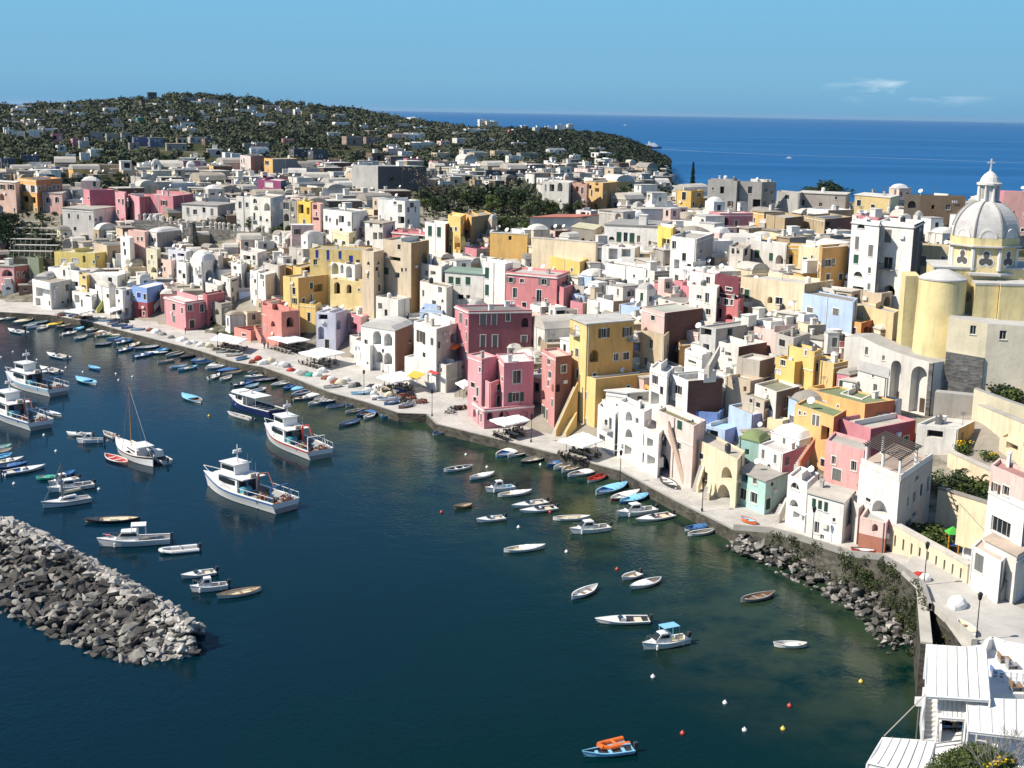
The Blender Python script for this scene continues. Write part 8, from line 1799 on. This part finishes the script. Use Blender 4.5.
def greenery():
    m=MB(); rr=random.Random(31); bl=[]
    for (a,b_,c,e),n in zip(GREEN,(420,210,90,170,150,200,140,90)):
        for _ in range(n):
            u,v=rr.uniform(a,c),rr.uniform(b_,e); P=hit(u,v); s_,_q=sdist(P[0],P[1])
            if s_<QFLAT+4 or P[2]<3 or clash(P,1.2,.8): continue
            w=rr.uniform(.8,2.0); bl.append((P+np.array([0,0,w*.25]),(w,w,w*rr.uniform(.4,.8))))
    leafcloud(m,bl,16,.8,rr); tag(m.build('garden_greenery',foliage((.055,.07,.03),'garden_leaves')),'low green garden growth between the houses','garden plants',kind='stuff')
greenery()
wood('wood','olive green wood covering the far hill',False,(.070,.078,.045))
wood('headland_wood','dark wood on the headland at the end of the island',True,(.036,.046,.026))
print('T fill+wood')
# ---------------------------------------------------------------- keep what the view shows: count picture points per house
from mathutils.bvhtree import BVHTree
HITS={}; bv=[]; bf=[]; own=[]
def gat(o,base,nm):
    for ch in kids(o):
        if ch.type=='MESH' and ch.name.split('.')[0] in('wall','roof','upper_storey'):
            me=ch.data; b_=base+np.array(ch.location); i0=len(bv); bv.extend([(v.co.x+b_[0],v.co.y+b_[1],v.co.z+b_[2]) for v in me.vertices])
            for p in me.polygons: bf.append([i0+k for k in p.vertices]); own.append(nm)
        gat(ch,base+np.array(ch.location),nm)
for h in HOUSES: gat(h['o'],np.array(h['o'].location),h['o'].name)
tree_=BVHTree.FromPolygons(bv,bf)
for yy in range(90,620,2):
    for xx in range(1,1024,2):
        r_=tree_.ray_cast(Vector((0,0,CAMH)),Vector(tuple(ray(xx,yy))).normalized())
        if r_[2] is not None: q=own[r_[2]]; HITS[q]=HITS.get(q,0)+1
KILL=[]
def kill(o):
    KILL.append(o)
    for ch in kids(o): kill(ch)
_hs=[h for h in HOUSES if h['name']=='house']; _hs.sort(key=lambda h:-HITS.get(h['o'].name,0)); print('HOUSES seen',sum(1 for h in _hs if HITS.get(h['o'].name,0)>0),len(_hs))
keep=[h for h in _hs if not h['auto']]; rest=[h for h in _hs if h['auto']]; room=296-len(keep); far_=[]
for h in rest:
    n=HITS.get(h['o'].name,0)
    if room>0 and n>0: room-=1
    else: far_.append((h,n))
V=[];Fs=[];Ms=[];MI=[];off=0
def gather(o,base):
    global off
    for ch in kids(o):
        me=ch.data; b_=base+np.array(ch.location); n=len(me.vertices); co=np.empty(n*3); me.vertices.foreach_get('co',co); V.append(co.reshape(-1,3)+b_)
        ml=[]
        for m in me.materials:
            if m not in Ms: Ms.append(m)
            ml.append(Ms.index(m))
        for p in me.polygons: Fs.append([off+k for k in p.vertices]); MI.append(ml[min(p.material_index,len(ml)-1)])
        off+=n; gather(ch,b_)
dead=set()
for h,n in far_:
    if n>0: gather(h['o'],np.array(h['o'].location))
    dead.add(id(h)); 
if V:
    me=bpy.data.meshes.new('distant_houses'); me.from_pydata(np.concatenate(V).tolist(),[],Fs); 
    for m in Ms: me.materials.append(m)
    me.polygons.foreach_set('material_index',MI); o=bpy.data.objects.new('distant_houses',me); col.objects.link(o); tag(o,'the smallest far houses scattered over the plateau and hill','houses',kind='stuff')
for h,n in far_: kill(h['o'])
bpy.data.batch_remove(KILL)
HOUSES[:]=[h for h in HOUSES if id(h) not in dead]
# ---------------------------------------------------------------- labels that point to one thing each
def nearest(u,v,skip=()):
    return sorted(((math.hypot((u-a)/1.,(v-b)*1.4),p,u-a,v-b) for p,a,b in LM if p not in skip))[:4]
def rel(dx,dy,dd):
    if abs(dy)>abs(dx)*.8: s='behind' if dy<0 else 'below'
    else: s='left of' if dx<0 else 'right of'
    return ('just ' if dd<26 else ('well ' if dd>75 else ''))+s
LM+=[('the white pergola clutter',0,-999)][:0]
USED={}
for o in col.objects:
    if o.parent is None and o.get('label'): USED[o['label']]=1
def words(s): return len(s.split())
def commit(o,cands):
    for c in cands:
        if 4<=words(c)<=16 and c not in USED: USED[c]=1; o['label']=c; return True
    return False
ORD=['first','second','third','fourth','fifth','sixth','seventh','eighth','ninth','tenth']
def describe(o,u,v,bases):
    N=nearest(u,v); c=[]
    for b_ in bases:
        for dd,p,dx,dy in N: c.append(f'{b_} {rel(dx,dy,dd)} {p}')
    for b_ in bases:
        for i in range(len(N)-1):
            for j in range(i+1,len(N)): c.append(f'{b_} {rel(N[i][2],N[i][3],N[i][0])} {N[i][1]}, {rel(N[j][2],N[j][3],N[j][0])} {N[j][1]}'); 
    for b_ in bases:
        for dd,p,dx,dy in N: c+= [f'{b_} {rel(dx,dy,dd)} {p}, {q}' for q in ('nearer the harbour','farther up the slope','leftmost there','rightmost there')]
    if not commit(o,c):
        for k in ORD:
            if commit(o,[f'{k} {bases[0]} {rel(dx,dy,dd)} {p}' for dd,p,dx,dy in N]+[f'{k} {bases[-1]} {rel(dx,dy,dd)} {p}' for dd,p,dx,dy in N]): break
for h in HOUSES:
    o=h['o']
    if o.get('label'): continue
    c=h['col']; tone=lambda x:{True:x}[True]
    if c=='pale':
        c={ (.16,.17,.30):'blue grey',(.14,.15,.26):'blue grey',(.05,.28,.16):'bright green',(.32,.20,.16):'reddish',(.34,.23,.18):'reddish',(.10,.09,.08):'dark',(.10,.11,.18):'slate blue',(.12,.14,.28):'violet blue',(.10,.11,.17):'slate blue',(.30,.06,.08):'dark red',(.11,.11,.13):'charcoal',(.12,.12,.14):'charcoal',(.2,.17,.17):'brownish grey',(.42,.12,.17):'raspberry'}.get(tuple(0 for _ in ()),'darkish')
    rt={'flat':'flat roofed','slab':'slab roofed','dome':'dome roofed','vault':'vaulted','gable':'gabled','none':''}[h['roof']]
    big='big' if h['ll']*h['lr']>62 else ('tiny' if h['ll']*h['lr']<30 else ('tall' if h['zt']-h['zg']>6.4 else 'low'))
    wn='windowless ' if h['win']==0 else ''
    bases=[f'{c} {rt} house',f'{big} {c} house',f'{big} {c} {rt} house']
    if wn: bases=[f'{wn}{c} house']+bases
    if h['auto']=='hill': bases=[f'{big} {c} hillside house',f'{c} {rt} hillside house']
    uu,vv=(h['u0']+h['u1'])/2,(h['v0']+h['v1'])/2
    describe(o,uu,vv,bases)
    if h['auto']: o['group']='small houses packed on the slope' if h['auto'] is True else 'houses scattered on the hillside'
    elif not o.get('group'): pass
for t in TLIST:
    if not t['o'].get('label'): describe(t['o'],t['u'],t['v'],[TPH[t['kind']]])
for o in list(col.objects):
    if o.parent is not None or o.get('label') or o.get('kind')=='structure': continue
    if o.get('category') is None: continue
    P=np.array(o.location); u,v=pj(P); n=o.name.split('.')[0]
    if n=='mooring_buoy': 
        nb=sorted((math.hypot(*(P[:2]-c)),l) for c,L,l in BOATS if l)
        if not commit(o,[f"{o['_b']} mooring buoy {q} the {l}" for dd,l in nb[:3] for q in ('near','close to','beside','off')]): o['label']=f"small {o['_b']} mooring buoy floating in the harbour"
        del o['_b']
    elif n in('covered_heap','fishing_net'):
        cn=o.data.materials[0].name.split('_')[1].split('.')[0]; describe(o,u,v,[f'{cn} covered heap on the quay' if n=='covered_heap' else 'dark heap of nets on the quay'])
    elif '_row' in o.keys():
        r=ROW[o['_row']]; cn={'dark':'black','cream':'cream','wood':'brown'}; h_=cn.get(r[4],r[4]); k_=cn.get(r[5],r[5]); nm=n.replace('_',' '); describe(o,u,v,[f'{h_} {nm} with {k_} inside '+('hauled out' if 'hauled' in o.get('group','') else 'moored')]); del o['_row']
    else: describe(o,u,v,[n.replace('_',' ')])
print('THINGS',len([o for o in col.objects if o.parent is None]),'AUTO',cnt,'ALL',len(col.objects))
bad=[(o.name,o.get('label')) for o in col.objects if o.parent is None and o.type!='CAMERA' and o.type!='LIGHT' and o.get('kind')!='structure' and (not o.get('label') or not 4<=words(o['label'])<=16)]
print('BAD',bad[:40])
